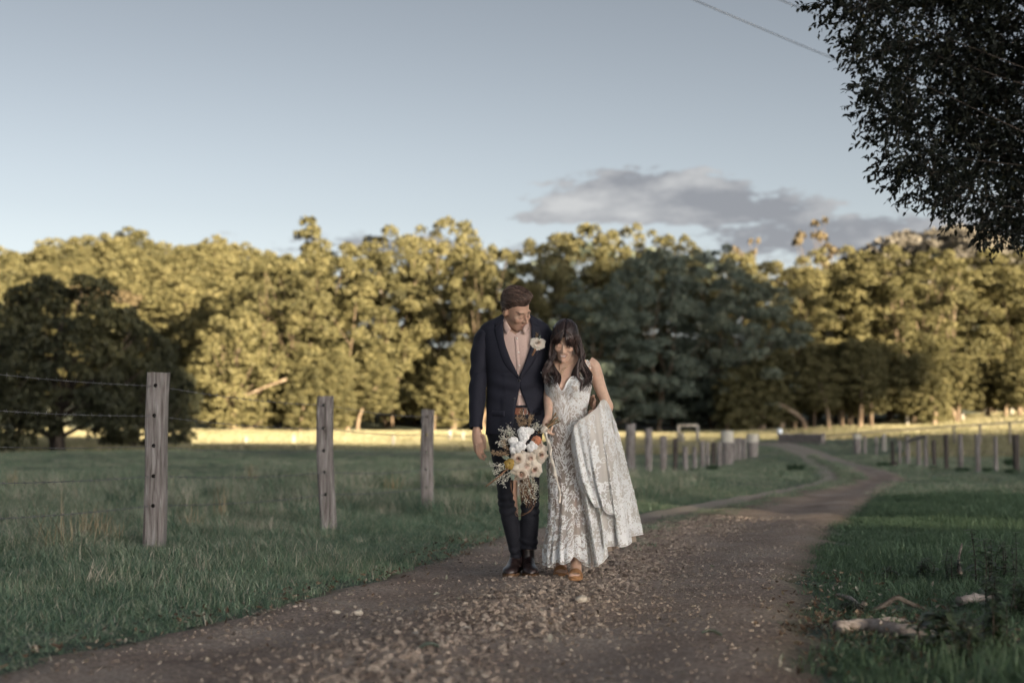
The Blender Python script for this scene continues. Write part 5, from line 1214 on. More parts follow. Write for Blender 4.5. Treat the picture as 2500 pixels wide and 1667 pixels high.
    # the lifted train: layers of net gathered under her left hand
    def train(name, top, left, right, hem, nu_, nv_, amp, k_, op, mat, ph=0.0, bulge=.0):
        """cloth between a gathered top edge and a hem, following its left and right edges"""
        A = spline([PX(*q_) for q_ in top], nu_); B = spline([PX(*q_) for q_ in hem], nu_); Lc = spline([PX(*q_) for q_ in left], nv_); Rc = spline([PX(*q_) for q_ in right], nv_); V = np.zeros((nv_, nu_, 3))
        for j in range(nv_):
            v = j / (nv_ - 1)
            for i in range(nu_):
                u = i / (nu_ - 1)
                p = (1 - v) * A[i] + v * B[i] + (1 - u) * Lc[j] + u * Rc[j] - ((1 - u) * (1 - v) * A[0] + u * (1 - v) * A[-1] + (1 - u) * v * B[0] + u * v * B[-1])
                f = amp * (.15 + .85 * v ** 1.1) * (math.sin(u * k_ * 6.283 + ph + .8 * math.sin(v * 3 + ph)) + .45 * math.sin(u * k_ * 13.5 + 2 * ph + v * 2))
                p = p + np.array([f * .35, f - bulge * math.sin(math.pi * u) * math.sin(math.pi * min(1, v * .9 + .1)), 0]); V[j, i] = p
        o = put(name, V.reshape(-1, 3), grid_faces(nu_, nv_), mat, body, parent=dr)
        attr(o.data, 'opac', np.repeat(np.interp(np.linspace(0, 1, nv_), [0, .3, 1], op), nu_)); return Sheet(V, nu_, nv_, (0, -1, 0)), o
    tp = [(1392, 1078, 8.775), (1397, 1050, 8.76), (1410, 1028, 8.755), (1432, 1014, 8.77), (1452, 998, 8.78), (1466, 980, 8.80), (1476, 976, 8.84), (1488, 990, 8.89), (1493, 1004, 8.94)]
    rt = [(1493, 1004, 8.94), (1512, 1065, 8.94), (1530, 1140, 8.94), (1549, 1220, 8.93), (1566, 1304, 8.92)]
    S1, o1 = train('train', tp, [(1392, 1078, 8.775), (1400, 1137, 8.76), (1412, 1200, 8.74), (1430, 1290, 8.72), (1446, 1382, 8.72)], rt,
                   [(1446, 1382, 8.72), (1462, 1380, 8.71), (1478, 1362, 8.73), (1484, 1334, 8.76), (1508, 1334, 8.78), (1534, 1330, 8.82), (1540, 1310, 8.86), (1566, 1304, 8.92)], 110, 120, .034, 4.2, [.92, .80, .72], NET2, bulge=.05)
    S0, o0 = train('train_lining', [(q_[0], q_[1] + 6, q_[2] + .06) for q_ in tp], [(1396, 1080, 8.84), (1420, 1200, 8.85), (1452, 1352, 8.86)], [(1486, 1008, 9.0), (1512, 1100, 9.02), (1552, 1322, 9.02)],
                   [(1452, 1352, 8.86), (1490, 1345, 8.9), (1530, 1328, 8.96), (1552, 1322, 9.02)], 60, 60, .018, 3, [.9, .85, .85], LIN, ph=2.0)
    S2, o2 = train('train_layer', [(q_[0] + 1, q_[1] + 2, q_[2] - .015) for q_ in tp[:7]], [(1393, 1080, 8.755), (1401, 1137, 8.735), (1414, 1190, 8.71), (1441, 1226, 8.68)], [(1477, 978, 8.82), (1494, 1060, 8.84), (1512, 1160, 8.83), (1522, 1262, 8.80)],
                   [(1441, 1226, 8.68), (1456, 1236, 8.67), (1470, 1242, 8.67), (1488, 1254, 8.68), (1506, 1262, 8.72), (1522, 1262, 8.80)], 90, 90, .024, 3.2, [.90, .74, .60], NET2, ph=.7, bulge=.05)
    lt = MB()
    def lay_on(Sh, n, motifs, s0, s1, gap, u0, u1, v0, v1, angf, bare=None):
        pl = []; c = 0; tries = 0
        while c < n and tries < n * 30:
            tries += 1; uu, vv = rng.uniform(u0, u1), rng.uniform(v0, v1)
            if bare and bare(uu, vv): continue
            u, v = uu * (Sh.nu - 1), vv * (Sh.nv - 1); p = Sh.samp(Sh.G, np.array([u]), np.array([v]))[0]
            if any(np.linalg.norm(p - q_) < gap for q_ in pl): continue
            pl.append(p); Sh.lay(lt, motifs[rng.integers(len(motifs))], u, v, angf(), rng.uniform(s0, s1), .004); c += 1
    bare = lambda u, v: (.48 < u < .72 and .18 < v < .78) or (u < .42 and v < .12)
    up = lambda: rng.normal(0, .35) + (rng.random() < .25) * 3.14
    lay_on(S2, 75, big, .9, 1.25, .036, .0, .5, .05, .95, up); lay_on(S2, 90, small, .9, 1.3, .026, .0, .46, .02, .97, lambda: rng.uniform(0, 6.28))
    lay_on(S2, 26, big, .8, 1.1, .05, .74, 1, .1, .95, up); lay_on(S2, 46, small + big[6:], .8, 1.2, .018, .05, .98, .9, .975, lambda: rng.uniform(0, 6.28))
    lay_on(S1, 40, big, .9, 1.3, .045, .68, .9, .1, .97, up); lay_on(S1, 70, small, .9, 1.3, .022, .70, .92, .05, .97, lambda: rng.uniform(0, 6.28))
    lay_on(S1, 60, big, .8, 1.2, .04, .02, .98, .70, .95, up); lay_on(S1, 130, small + big[6:], .8, 1.25, .017, .01, .985, .92, .98, lambda: rng.uniform(0, 6.28)); lay_on(S1, 30, small, .9, 1.2, .03, .93, .98, .1, .9, lambda: rng.uniform(0, 6.28))
    lo = put_mb('lace', lt, LACE, body, smooth=False, parent=dr); lo['kind'] = 'stuff'
    for Sh in (S1, S2):
        mb = MB(); mb.add(*tube(Sh.G[-1], .0022, 6)); put_mb('hem_edging', mb, LACE, body, parent=dr)
    mb = MB(); mb.add(*tube(V[-1], .0024, 6)); put_mb('hem_edging', mb, LACE, body, parent=dr)

    # sandals
    LEA = simple_mat('tan_suede', [(.3, (.30, .15, .065)), (.7, (.42, .22, .10))], scale=60, rough=.7)
    for A, Tt, f_, s_, hz_ in feet:
        V = []; ball = A + (Tt - A) * .62
        for z in (-.010, .006):
            for a in np.linspace(0, 2 * np.pi, 36, endpoint=False):
                t = .5 + .52 * math.cos(a); hw_ = np.interp(t, [0, .3, .6, .8, 1], [.026, .026, .042, .046, .036]) * abs(math.sin(a)) ** .4 * np.sign(math.sin(a)); V.append(A + (Tt + f_ * .045 - A) * t + s_ * hw_ + np.array([0, 0, z + hz_ * max(0, 1 - t / .6) ** 1.2]))
        sd = put('sandal', V, grid_faces(36, 2, True) + [tuple(range(36))[::-1], tuple(range(36, 72))], LEA, body)
        put('heel', *tube([A + (0, 0, -.03), A + (0, 0, hz_)], [.012, .022], 12), LEA, body, parent=sd)
        V = []
        for t in np.linspace(.52, .74, 7):
            c = A + (Tt + f_ * .03 - A) * t
            for a in np.linspace(0, np.pi, 15): V.append(c + s_ * math.cos(a) * .046 + np.array([0, 0, .002 + math.sin(a) ** .8 * np.interp(t, [.52, .74], [.058, .038])]))
        solidify(put('toe_strap', V, grid_faces(15, 7), LEA, body, parent=sd), .003, 1)
        an = A + (0, .0, hz_ + .045); put('ankle_strap', *tube([an + np.array([math.cos(a) * .031, math.sin(a) * .036, 0]) for a in np.linspace(0, 2 * np.pi, 20)], .005, 6), LEA, body, parent=sd)
    # necklace
    GOLD = simple_mat('fine_gold', [(.3, (.72, .55, .30)), (.7, (.8, .66, .42))], scale=40, rough=.3, metallic=1)
    ch = spline([T.pt(x_, y_, -.004) for x_, y_ in ((1362, 886), (1366, 898), (1371, 910), (1378, 898), (1394, 889), (1404, 880))], 40); nk = put('necklace', *tube(ch, .0012, 5), GOLD, body)
    mb = MB()
    for x_, y_ in ((1371, 912), (1376, 902), (1383, 896), (1367, 903)):
        v, f = tube([T.pt(x_, y_, .0005), T.pt(x_, y_, .006)], [.0042, .002], 8); mb.add(v, f)
    put_mb('pendant', mb, GOLD, body, parent=nk)
    return body
BRIDE = build_bride()
# ------------------------------------------------------------------ bouquet and buttonhole flower
COTTON = simple_mat('cotton_fibre', [(.3, (.78, .78, .77)), (.7, (.88, .88, .87))], scale=60, rough=1, bump=.5, bscale=120, sheen=.3)
PETAL = leaf_mat('blush_petal', [(0, (.80, .74, .67)), (.5, (.78, .68, .60)), (1, (.62, .40, .34))], trans=.25, rough=.6, objvar=0)
PROTEA = simple_mat('orange_protea', [(.3, (.45, .17, .09)), (.7, (.58, .27, .16))], scale=60, rough=.8, bump=.4)
YELLOW = leaf_mat('dried_yellow', [(0, (.42, .28, .07)), (1, (.62, .47, .18))], trans=.2, objvar=0)
PLUME = leaf_mat('dried_plume', [(0, (.20, .125, .075)), (.5, (.34, .24, .15)), (1, (.46, .36, .25))], trans=.15, objvar=.1)
STATICE = leaf_mat('white_statice', [(0, (.52, .52, .47)), (1, (.76, .76, .71))], trans=.2, objvar=.1)
TWIG = simple_mat('brown_twig', [(.3, (.14, .075, .04)), (.7, (.27, .155, .085))], scale=40, rough=.7)
STEM = leaf_mat('green_stem', [(0, (.05, .055, .03)), (.6, (.11, .10, .055)), (1, (.34, .19, .10))], trans=.0, objvar=0)
EUCA = leaf_mat('grey_green_leaf', [(0, (.11, .14, .115)), (1, (.20, .24, .20))], trans=.15, objvar=.1)
RIBBON = simple_mat('cream_silk', [(.3, (.56, .51, .44)), (.7, (.66, .61, .54))], scale=25, rough=.45, sheen=.2)
def petals(c, face, r, n_rings, rng, cupped=1.0):
    """rose head: spiral of cupped petals; returns verts, faces, tint"""
    face = np.array(face, float); face /= np.linalg.norm(face); a_ = np.cross(face, (0, 0, 1)); a_ /= np.linalg.norm(a_); b_ = np.cross(a_, face); mb = MB(); tint = []
    for ring in range(n_rings):
        q = (ring + .6) / n_rings; cnt = 3 + ring; open_ = .18 + 1.05 * q ** 1.5
        for k in range(cnt):
            an = 6.283 * k / cnt + ring * 1.1 + rng.normal(0, .22); rad = r * q * rng.uniform(.85, 1.2); tip = rng.normal(0, .10); ruf = rng.uniform(0, 6); V = []
            for i in range(5):
                for j in range(5):
                    u = (i / 4 - .5) * 2; v = j / 4; pk = .42 * (1 - abs(u)) * v * v * (q > .75); ang = an + u * (1.25 - .35 * q) * (.75 + .25 * v); rr_ = rad * (.35 + .65 * v ** .8) * (1 - .05 * u * u + pk) + r * .10 * open_ * v * v
                    hgt = r * (.95 - .62 * q) * math.sin(min(1.5, v * 1.7)) * cupped - r * .28 * open_ * max(0, v - .62) - r * (.05 + .26 * q * q) * u * u * v + r * (tip + .10 * q * math.sin(u * 3.5 + ruf)) * v - r * .5 * q ** 3 * v * v
                    V.append(c + (a_ * math.cos(ang) + b_ * math.sin(ang)) * rr_ + face * hgt)
            mb.add(V, grid_faces(5, 5)); tint += [np.clip(1.0 - 1.15 * q + .25 * (1 - (j_ % 5) / 4), 0, 1) for j_ in range(25)]
    return mb, tint
def boll(c, r, rng):
    mb = MB(); d, F = sphere_dirs(14, 9)
    for k in range(5):
        an = 6.283 * k / 5 + rng.random(); o = np.array([math.cos(an), -.35, math.sin(an)]) * r * .5 * (k < 4) + np.array([0, -.3 * r, 0]) * (k == 4); nn = sn(d[:, 0] * 4, d[:, 1] * 4, d[:, 2] * 4, 1, k + c[0] * 50)
        mb.add(c + o + d * (r * .62 * (1 + .16 * nn))[:, None], F)
    return mb
def spray(mb, tint, stem_pts, rng, n, l, w, spread):
    """small bracts along a stem"""
    s = spline(stem_pts, 20); mb.add(*tube(s, np.linspace(.0022, .0010, 20), 4, cap=False)); tint += [.1] * 80
    for k in range(n):
        p = s[rng.integers(4, 20)] + rng.normal(0, spread, 3); d = rng.normal(0, 1, 3) + (s[-1] - s[0]) / np.linalg.norm(s[-1] - s[0]) * .8; d /= np.linalg.norm(d); e = np.cross(d, rng.normal(0, 1, 3)); e /= np.linalg.norm(e) + 1e-9; g = np.cross(d, e); L_ = l * rng.uniform(.6, 1.3)
        mb.add([p, p + d * L_ * .5 + e * w, p + d * L_ + g * w * .3, p + d * L_ * .5 - e * w, p + d * L_ * .45 + g * w], [(0, 1, 4), (1, 2, 4), (2, 3, 4), (3, 0, 4)]); tint += [float(np.clip(rng.normal(.6, .25), 0, 1))] * 5
def build_bouquet():
    rng = np.random.default_rng(77); Y = 8.70; root = empty('bouquet', PX(1335, 1040, Y + .04)); tag(root, 'loose bouquet of white cotton, blush roses and dried twigs with a cream ribbon', 'bouquet')
    def part(name, mb, mat, tint=None, parent=None, smooth=True):
        o = put_mb(name, mb, mat, root, smooth, parent)
        if tint is not None: attr(o.data, 'tint', tint)
        return o
    K = FPX / Y
    for px, py, r, dy in ((1277, 1056, 14, 0), (1292, 1054, 12, .01), (1280, 1071, 13, -.01), (1254, 1080, 13, .0), (1270, 1092, 14, -.02), (1258, 1097, 13, -.01), (1299, 1090, 13, -.01)):
        c = PX(px, py, Y + dy); o = part('cotton_boll', boll(c, r / K, rng), COTTON)
        h = MB()
        for a in np.linspace(0, 6.28, 5, endpoint=False): h.add(*tube(spline([c + (0, r / K * .7, 0), c + np.array([math.cos(a), .2, math.sin(a)]) * r / K * .9, c + np.array([math.cos(a), -.35, math.sin(a)]) * r / K * 1.1], 6), np.linspace(.003, .0008, 6), 5))
        put_mb('husk', h, TWIG, root, parent=o)
    for px, py, r, f in ((1266, 1119, 15, (-.1, -1, -.1)), (1320, 1109, 16, (.25, -1, -.15)), (1304, 1144, 15, (.1, -1, -.35)), (1273, 1155, 17, (-.05, -1, -.4)), (1286, 1136, 14, (0, -1, -.2)), (1317, 1090, 12, (.4, -1, .3)), (1296, 1118, 12, (0, -1, 0))):
        mb, t = petals(PX(px, py, Y + .01), f, r / K * 1.12, 5, rng); part('rose', mb, PETAL, t)
    c = PX(1310, 1075, Y - .01); d, F = sphere_dirs(20, 14); mb = MB(); mb.add(c + d * (.031 * (1 + .10 * np.cos(np.arctan2(d[:, 0], d[:, 2]) * 9)))[:, None] * (1, .8, .95), F); o = part('protea', mb, PROTEA)
    mb = MB(); mb.add(*tube([c + (-.012, -.026, .004), c + (-.012, -.033, .004)], [.006, .004], 8)); put_mb('protea_eye', mb, TWIG, root, parent=o)
    mb, t = petals(PX(1244, 1132, Y - .01), (-.2, -1, 0), 10 / K, 4, rng); part('dried_flower', mb, YELLOW, t)
    for st in ([(1283, 1045, Y), (1278, 1024, Y - .02), (1271, 1002, Y - .03)], [(1290, 1045, Y), (1293, 1028, Y - .01), (1297, 1016, Y)], [(1276, 1046, Y), (1268, 1030, Y), (1266, 1018, Y)], [(1244, 1100, Y), (1233, 1090, Y), (1229, 1077, Y)], [(1246, 1108, Y), (1228, 1108, Y), (1202, 1105, Y)]):
        mb = MB(); t = []; spray(mb, t, [PX(*q) for q in st], rng, 150, .012, .0028, .0075); part('dried_plume', mb, PLUME, t, smooth=False)
    for st in ([(1262, 1062, Y), (1248, 1052, Y), (1238, 1038, Y - .01)], [(1258, 1066, Y), (1240, 1056, Y), (1222, 1047, Y)], [(1250, 1070, Y), (1234, 1070, Y), (1226, 1066, Y)], [(1244, 1084, Y), (1228, 1084, Y), (1219, 1082, Y)], [(1250, 1128, Y), (1226, 1136, Y), (1200, 1134, Y - .02)], [(1246, 1140, Y), (1222, 1148, Y), (1206, 1152, Y)],
               [(1248, 1150, Y), (1224, 1166, Y), (1200, 1182, Y)], [(1250, 1156, Y), (1238, 1168, Y), (1226, 1180, Y)], [(1312, 1052, Y), (1306, 1040, Y), (1316, 1034, Y)], [(1322, 1058, Y), (1326, 1046, Y), (1312, 1040, Y)],
               [(1290, 1160, Y), (1302, 1178, Y), (1310, 1192, Y)], [(1286, 1165, Y), (1288, 1190, Y), (1300, 1214, Y)], [(1280, 1168, Y), (1276, 1192, Y), (1286, 1226, Y)], [(1296, 1162, Y), (1306, 1196, Y), (1304, 1222, Y)]):
        mb = MB(); t = []; spray(mb, t, [PX(*q) for q in st], rng, 70, .0125, .0030, .0095); part('statice_sprig', mb, STATICE, t, smooth=False)
    for st, r in (([(1240, 1143, Y - .02), (1214, 1166, Y - .05), (1186, 1187, Y - .06)], .0065), ([(1262, 1162, Y), (1252, 1174, Y), (1248, 1188, Y), (1254, 1210, Y)], .002), ([(1258, 1164, Y), (1247, 1176, Y), (1250, 1200, Y), (1258, 1214, Y)], .002), ([(1256, 1166, Y), (1248, 1184, Y), (1252, 1206, Y)], .0016),
                  ([(1282, 1165, Y), (1276, 1190, Y), (1275, 1215, Y)], .002), ([(1288, 1160, Y), (1294, 1190, Y), (1304, 1210, Y), (1307, 1224, Y), (1296, 1246, Y), (1276, 1257, Y), (1262, 1259, Y), (1258, 1250, Y), (1268, 1238, Y)], .0022), ([(1286, 1170, Y), (1284, 1200, Y), (1292, 1222, Y), (1300, 1236, Y), (1288, 1250, Y), (1272, 1254, Y)], .0018), ([(1300, 1165, Y), (1303, 1190, Y), (1300, 1215, Y), (1290, 1240, Y)], .0018),
                  ([(1280, 1170, Y), (1270, 1200, Y), (1284, 1225, Y), (1292, 1240, Y)], .0016), ([(1292, 1050, Y), (1262, 1072, Y), (1246, 1094, Y)], .002), ([(1236, 1066, Y), (1258, 1066, Y), (1276, 1066, Y)], .0018)):
        mb = MB(); mb.add(*tube(spline([PX(*q) for q in st], 26), np.linspace(r, r * .5, 26), 6)); part('twig', mb, TWIG)
    mb = MB(); t = []   # dark filling twigs at the bottom
    for k in range(70):
        a = PX(rng.uniform(1272, 1300), rng.uniform(1160, 1180), Y + .02); b = PX(rng.uniform(1270, 1306), rng.uniform(1190, 1240), Y + rng.uniform(0, .03)); mb.add(*tube(spline([a, (a + b) / 2 + rng.normal(0, .012, 3), b], 6), np.linspace(.0016, .0007, 6), 4, cap=False))
    o = part('fine_twigs', mb, TWIG); o['kind'] = 'stuff'
    for px, py, an, L_ in ((1250, 1152, -1.4, .075), (1256, 1128, 2.6, .06), (1296, 1166, -1.2, .05), (1240, 1118, 2.9, .055), (1328, 1084, .3, .055), (1330, 1100, -.7, .05), (1246, 1062, 2.2, .05)):
        c = PX(px, py, Y + .01); d = np.array([math.cos(an), -.2, math.sin(an)]); e = np.array([-math.sin(an), .1, math.cos(an)]); V = []
        for i in range(6):
            q = i / 5
            for s_ in (-1, 0, 1): V.append(c + d * L_ * (q - .3) + e * s_ * L_ * .26 * math.sin(math.pi * min(.97, max(.04, q))) + np.array([0, .004 * abs(s_) - .012 * q * q, 0]))
        mb = MB(); mb.add(V, grid_faces(3, 6)); part('leaf', mb, EUCA, [rng.random()] * 18)
    for k in range(11):
        a = PX(1318 + rng.uniform(-5, 5), 1056 + rng.uniform(-4, 4), Y + .02); m_ = PX(1336 + rng.normal(0, 2), 1041 + rng.normal(0, 2), 8.725 + rng.normal(0, .006)); b = PX(1362 + rng.uniform(-9, 7), 1016 + rng.uniform(-9, 12), 8.735 + rng.normal(0, .012))
        mb = MB(); v, f = tube([a, m_, b], .0032, 6); mb.add(v, f); part('stem', mb, STEM, [float(rng.choice([.05, .3, .5, .95]))] * len(v))
    mb = MB(); mb.add(boll(PX(1329, 1047, Y), .030, rng).v[0], sphere_dirs(14, 9)[1]); b_ = boll(PX(1329, 1049, Y - .005), .021, rng); mb2 = MB()
    for v in b_.v: mb2.add(v, sphere_dirs(14, 9)[1])
    kn = part('ribbon', mb2, RIBBON)
    for st, w_ in (([(1332, 1054, Y - .02), (1341, 1085, Y - .03), (1347, 1120, Y - .02), (1356, 1162, Y - .02)], .0115), ([(1330, 1056, Y - .01), (1340, 1100, Y - .01), (1354, 1150, Y), (1362, 1180, Y + .01), (1366, 1200, Y + .01), (1366, 1228, Y + .01)], .008)):
        s = spline([PX(*q) for q in st], 30); V = []
        for i in range(30):
            a = .9 * math.sin(i * .45) + .3; V += [s[i] + np.array([math.cos(a), math.sin(a), 0]) * w_, s[i] - np.array([math.cos(a), math.sin(a), 0]) * w_]
        solidify(put('ribbon_tail', V, grid_faces(2, 30), RIBBON, root, parent=kn), .0008)
    # buttonhole flower pinned to the jacket
    c = GT.pt(1313, 838, .030); bt = empty('boutonniere', c); bt.parent = GROOM; bt.location = Vector(c) - GROOM.location
    def bpart(name, mb, mat, tint=None):
        v = np.concatenate(mb.v) - c; o = mesh(name, v, mb.f, mat, bt)
        if tint is not None: attr(o.data, 'tint', tint)
    mb, t = petals(c, (.1, -1, .12), .034, 5, rng); bpart('rose', mb, PETAL, [q * .7 for q in t])
    mb = MB(); mb.add(*tube([GT.pt(1309, 850, .016), GT.pt(1299, 868, .016)], [.008, .006], 8)); bpart('stem', mb, TWIG)
    mb = MB(); t = []; spray(mb, t, [GT.pt(1311, 830, .02), GT.pt(1311, 822, .02), GT.pt(1310, 815, .022)], rng, 40, .010, .003, .004); bpart('bud', mb, PLUME, t)
    for a, b in (((1316, 832), (1319, 818)), ((1322, 840), (1333, 846)), ((1320, 834), (1330, 828))):
        p, q = GT.pt(*a, .018), GT.pt(*b, .024); d = q - p; e = np.cross(d, (0, 1, 0)); e = e / np.linalg.norm(e) * .007; mb = MB(); mb.add([p, p + d * .5 + e, q, p + d * .5 - e, p + d * .5 + (0, -.003, 0)], [(0, 1, 4), (1, 2, 4), (2, 3, 4), (3, 0, 4)]); bpart('leaf', mb, EUCA, [.6] * 5)
build_bouquet()
# ------------------------------------------------------------------ fences, wires
WOOD = simple_mat('weathered_timber', [(.28, (.075, .064, .060)), (.43, (.18, .162, .155)), (.58, (.27, .25, .245)), (.75, (.40, .385, .38))], scale=9, detail=8, stretch=(5, 5, .4), rough=.9, bump=.9, bscale=22, distort=.6, rnd=True)
WOOD_DARK = simple_mat('dark_timber', [(.3, (.035, .03, .027)), (.6, (.085, .074, .068))], scale=8, detail=7, stretch=(4, 4, .4), rough=.9, bump=.6, rnd=True)
CAPM = simple_mat('faded_white_paint', [(.3, (.42, .40, .35)), (.7, (.58, .56, .50))], scale=20, rough=.7, bump=.2)
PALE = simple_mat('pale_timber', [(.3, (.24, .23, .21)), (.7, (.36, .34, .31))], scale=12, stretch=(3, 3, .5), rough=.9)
WIRE = simple_mat('galvanised_wire', [(.3, (.10, .10, .11)), (.7, (.26, .26, .27))], scale=60, rough=.5, metallic=.6, spec=.5)
HOLE = simple_mat('hole_shade', [(.3, (.012, .010, .009)), (.7, (.02, .017, .015))], scale=30, rough=1)
def split_post(x, y, h, wd, dp, lean, holes, seed, label):
    rng = np.random.default_rng(seed); nz_, na = 40, 28
    g = hz1(x, y); zs = np.linspace(-.15, h, nz_); V = []
    for k, z in enumerate(zs):
        a = np.linspace(0, 2 * np.pi, na, endpoint=False); c, s = np.cos(a), np.sin(a); e = 5.0
        rr = 1 / (np.abs(c) ** e + np.abs(s) ** e) ** (1 / e)
        wob = 1 + .045 * sn(c * 1.3, s * 1.3, z + 0 * c, 2.2, seed) + .02 * sn(c * 4, s * 4, z * 2 + 0 * c, 2, seed + 3)
        px = c * rr * wd / 2 * wob + lean * z + .012 * math.sin(z * 3.1 + seed); py = s * rr * dp / 2 * wob
        zz = z + (0 * c if k < nz_ - 1 else .012 * sn(c * 3, s * 3, 0 * c, 1, seed) )
        V.append(np.column_stack([px, py, zz + 0 * c]))
    V = np.concatenate(V); F = []
    for i in range(nz_ - 1):
        for k in range(na): F.append((i * na + k, i * na + (k + 1) % na, (i + 1) * na + (k + 1) % na, (i + 1) * na + k))
    F.append(tuple(range(na))[::-1]); F.append(tuple(range((nz_ - 1) * na, nz_ * na)))
    o = mesh('fence_post', V, F, WOOD, smooth=False)
    mb = MB(); cuts = []
    for z in holes:
        cx = lean * z + .012 * math.sin(z * 3.1 + seed)
        pts = [(cx + .010 * k / 6 - .005, -dp * .8 + k * (dp * 1.6) / 6, z + rng.normal(0, .001)) for k in range(7)]
        v, f = tube(pts, .0165, 12); mb.add(v, f)
    cut = mb.build('cutter', HOLE); o.data.materials.append(HOLE)
    bo = o.modifiers.new('holes', 'BOOLEAN'); bo.object = cut; bo.operation = 'DIFFERENCE'; bo.solver = 'EXACT'; bo.material_mode = 'TRANSFER'
    me = evaluated(o); bpy.data.objects.remove(cut, do_unlink=True)
    p = bpy.data.objects.new('fence_post', me); link(p); p.location = (x, y, g)
    return tag(p, label, 'fence post', 'split timber posts of the barbed wire fence')
FA = np.array(G(373, 1345)[:2]); FB = np.array(G(800, 1295)[:2]); FC = np.array(G(1045, 1255)[:2])
def build_near_fence():
    H = [.35, .576, .81, 1.04, 1.27]
    def px2m(p, n): return n * p[1] / FPX
    h1, h2, h3 = px2m(FA, 431), px2m(FB, 325), px2m(FC, 253)
    split_post(FA[0], FA[1], h1, .172, .15, .021, [px2m(FA, 1345 - q) for q in (945, 1018, 1091, 1164, 1235)], 1, 'nearest split timber fence post, tall and grey with five wire holes')
    split_post(FB[0], FB[1], h2, .165, .15, -.03, [px2m(FB, 1295 - q) for q in (992, 1048, 1102, 1154, 1207)], 2, 'middle split timber fence post, leaning slightly left with tapered foot')
    split_post(FC[0], FC[1], h3, .165, .15, -.012, [px2m(FC, 1255 - q) for q in (1019, 1063, 1105, 1147, 1190)], 3, 'third split timber post, pale, just left of the groom')
    d = (FC - FA); d /= np.linalg.norm(d)
    p0 = FA - d * 3.4; p4 = FC + d * 4.2
    split_post(p4[0], p4[1], 1.25, .16, .15, .01, [px2m(FC, 1255 - q) for q in (1019, 1063, 1105, 1147, 1190)], 4, 'split timber fence post hidden behind the couple')
    holes = [[1345 - q for q in (945, 1018, 1091, 1164, 1235)], [1295 - q for q in (992, 1048, 1102, 1154, 1207)], [1255 - q for q in (1019, 1063, 1105, 1147, 1190)]]
    names = ['top', 'second', 'middle', 'fourth', 'lowest']
    for k in range(5):
        hA, hB, hC = px2m(FA, holes[0][k]), px2m(FB, holes[1][k]), px2m(FC, holes[2][k])
        st = [(p0, hA + .02), (FA, hA), (FB, hB), (FC, hC), (p4, hC), (p4 + d * 22, hC)]
        mb = MB(); pts = []
        for (a, ha), (b, hb) in zip(st[:-1], st[1:]):
            for t in np.linspace(0, 1, 14, endpoint=False):
                q = a + (b - a) * t; pts.append((q[0], q[1], hz1(*q) * 0 + (hz1(*a) * (1 - t) + hz1(*b) * t) + ha * (1 - t) + hb * t - .03 * 4 * t * (1 - t)))
        pts = np.array(pts)
        # two strands twisted round each other
        ln = np.concatenate([[0], np.cumsum(np.linalg.norm(np.diff(pts, axis=0), axis=1))]); L_ = np.arange(0, min(ln[-1], 13.5), .035)
        q = np.column_stack([np.interp(L_, ln, pts[:, j]) for j in range(3)])
        side = np.array([-d[1], d[0], 0]); up = np.array([0, 0, 1.0])
        for ph in (0, np.pi):
            th = L_ * 40 + ph; mb.add(*tube(q + .0016 * (np.cos(th)[:, None] * side + np.sin(th)[:, None] * up), .0017, 4, cap=False))
        m2 = ln > L_[-1] - .2
        if m2.any(): mb.add(*tube(pts[m2], .003, 4, cap=False))
        if k != 2:
            for s in np.arange(.06, L_[-1], .12):
                c = np.array([np.interp(s, ln, pts[:, j]) for j in range(3)]); a = random.random() * 3.14
                for e in (0, 1.4):
                    v = .017 * (math.cos(a + e) * side + math.sin(a + e) * up) + np.array([d[0], d[1], 0]) * .006 * (1 if e else -1)
                    mb.add(*tube([c - v, c + v], [.0015, .0015], 4))
        o = mb.build('barbed_wire' if k != 2 else 'plain_wire', WIRE)
        tag(o, names[k] + (' strand of barbed wire strung through the split timber posts' if k != 2 else ' strand, plain wire strung through the split timber posts'), 'wire')
build_near_fence()

def plain_post(name, px, top, bot, wpx, mat, label, group, cap=None, cat='fence post', seed=0, lean=0.0):
    g = G(px, bot); y = g[1]; h = (bot - top) / FPX * y; wd = wpx / FPX * y
    rng = np.random.default_rng(int(px) + seed); n = 10
    pts = [(lean * z, 0, z) for z in np.linspace(-.1, h, 7)]
    v, f = tube(pts, wd / 2 * rng.uniform(.92, 1.08, 7), n, r2=wd / 2 * .9)
    v = np.array(v); v[-n:, 2] += rng.normal(0, wd * .08, n)
    r = mesh(name, v, f, mat, smooth=False); r.location = g; r.rotation_euler[2] = rng.random() * .4
    if cap:
        ch = cap / FPX * y; pts = [(lean * h, 0, z) for z in (h - ch, h + .01, h + .03)]
        v, f = tube(pts, [wd * .58, wd * .58, wd * .5], 12); mesh('cap', v, f, CAPM, r, smooth=False)
    return tag(r, label, cat, group), g, h
def rail(name, pts, r, mat, label, cat, group=None):
    v, f = tube(pts, r, 6); return tag(mesh(name, v, f, mat), label, cat, group)
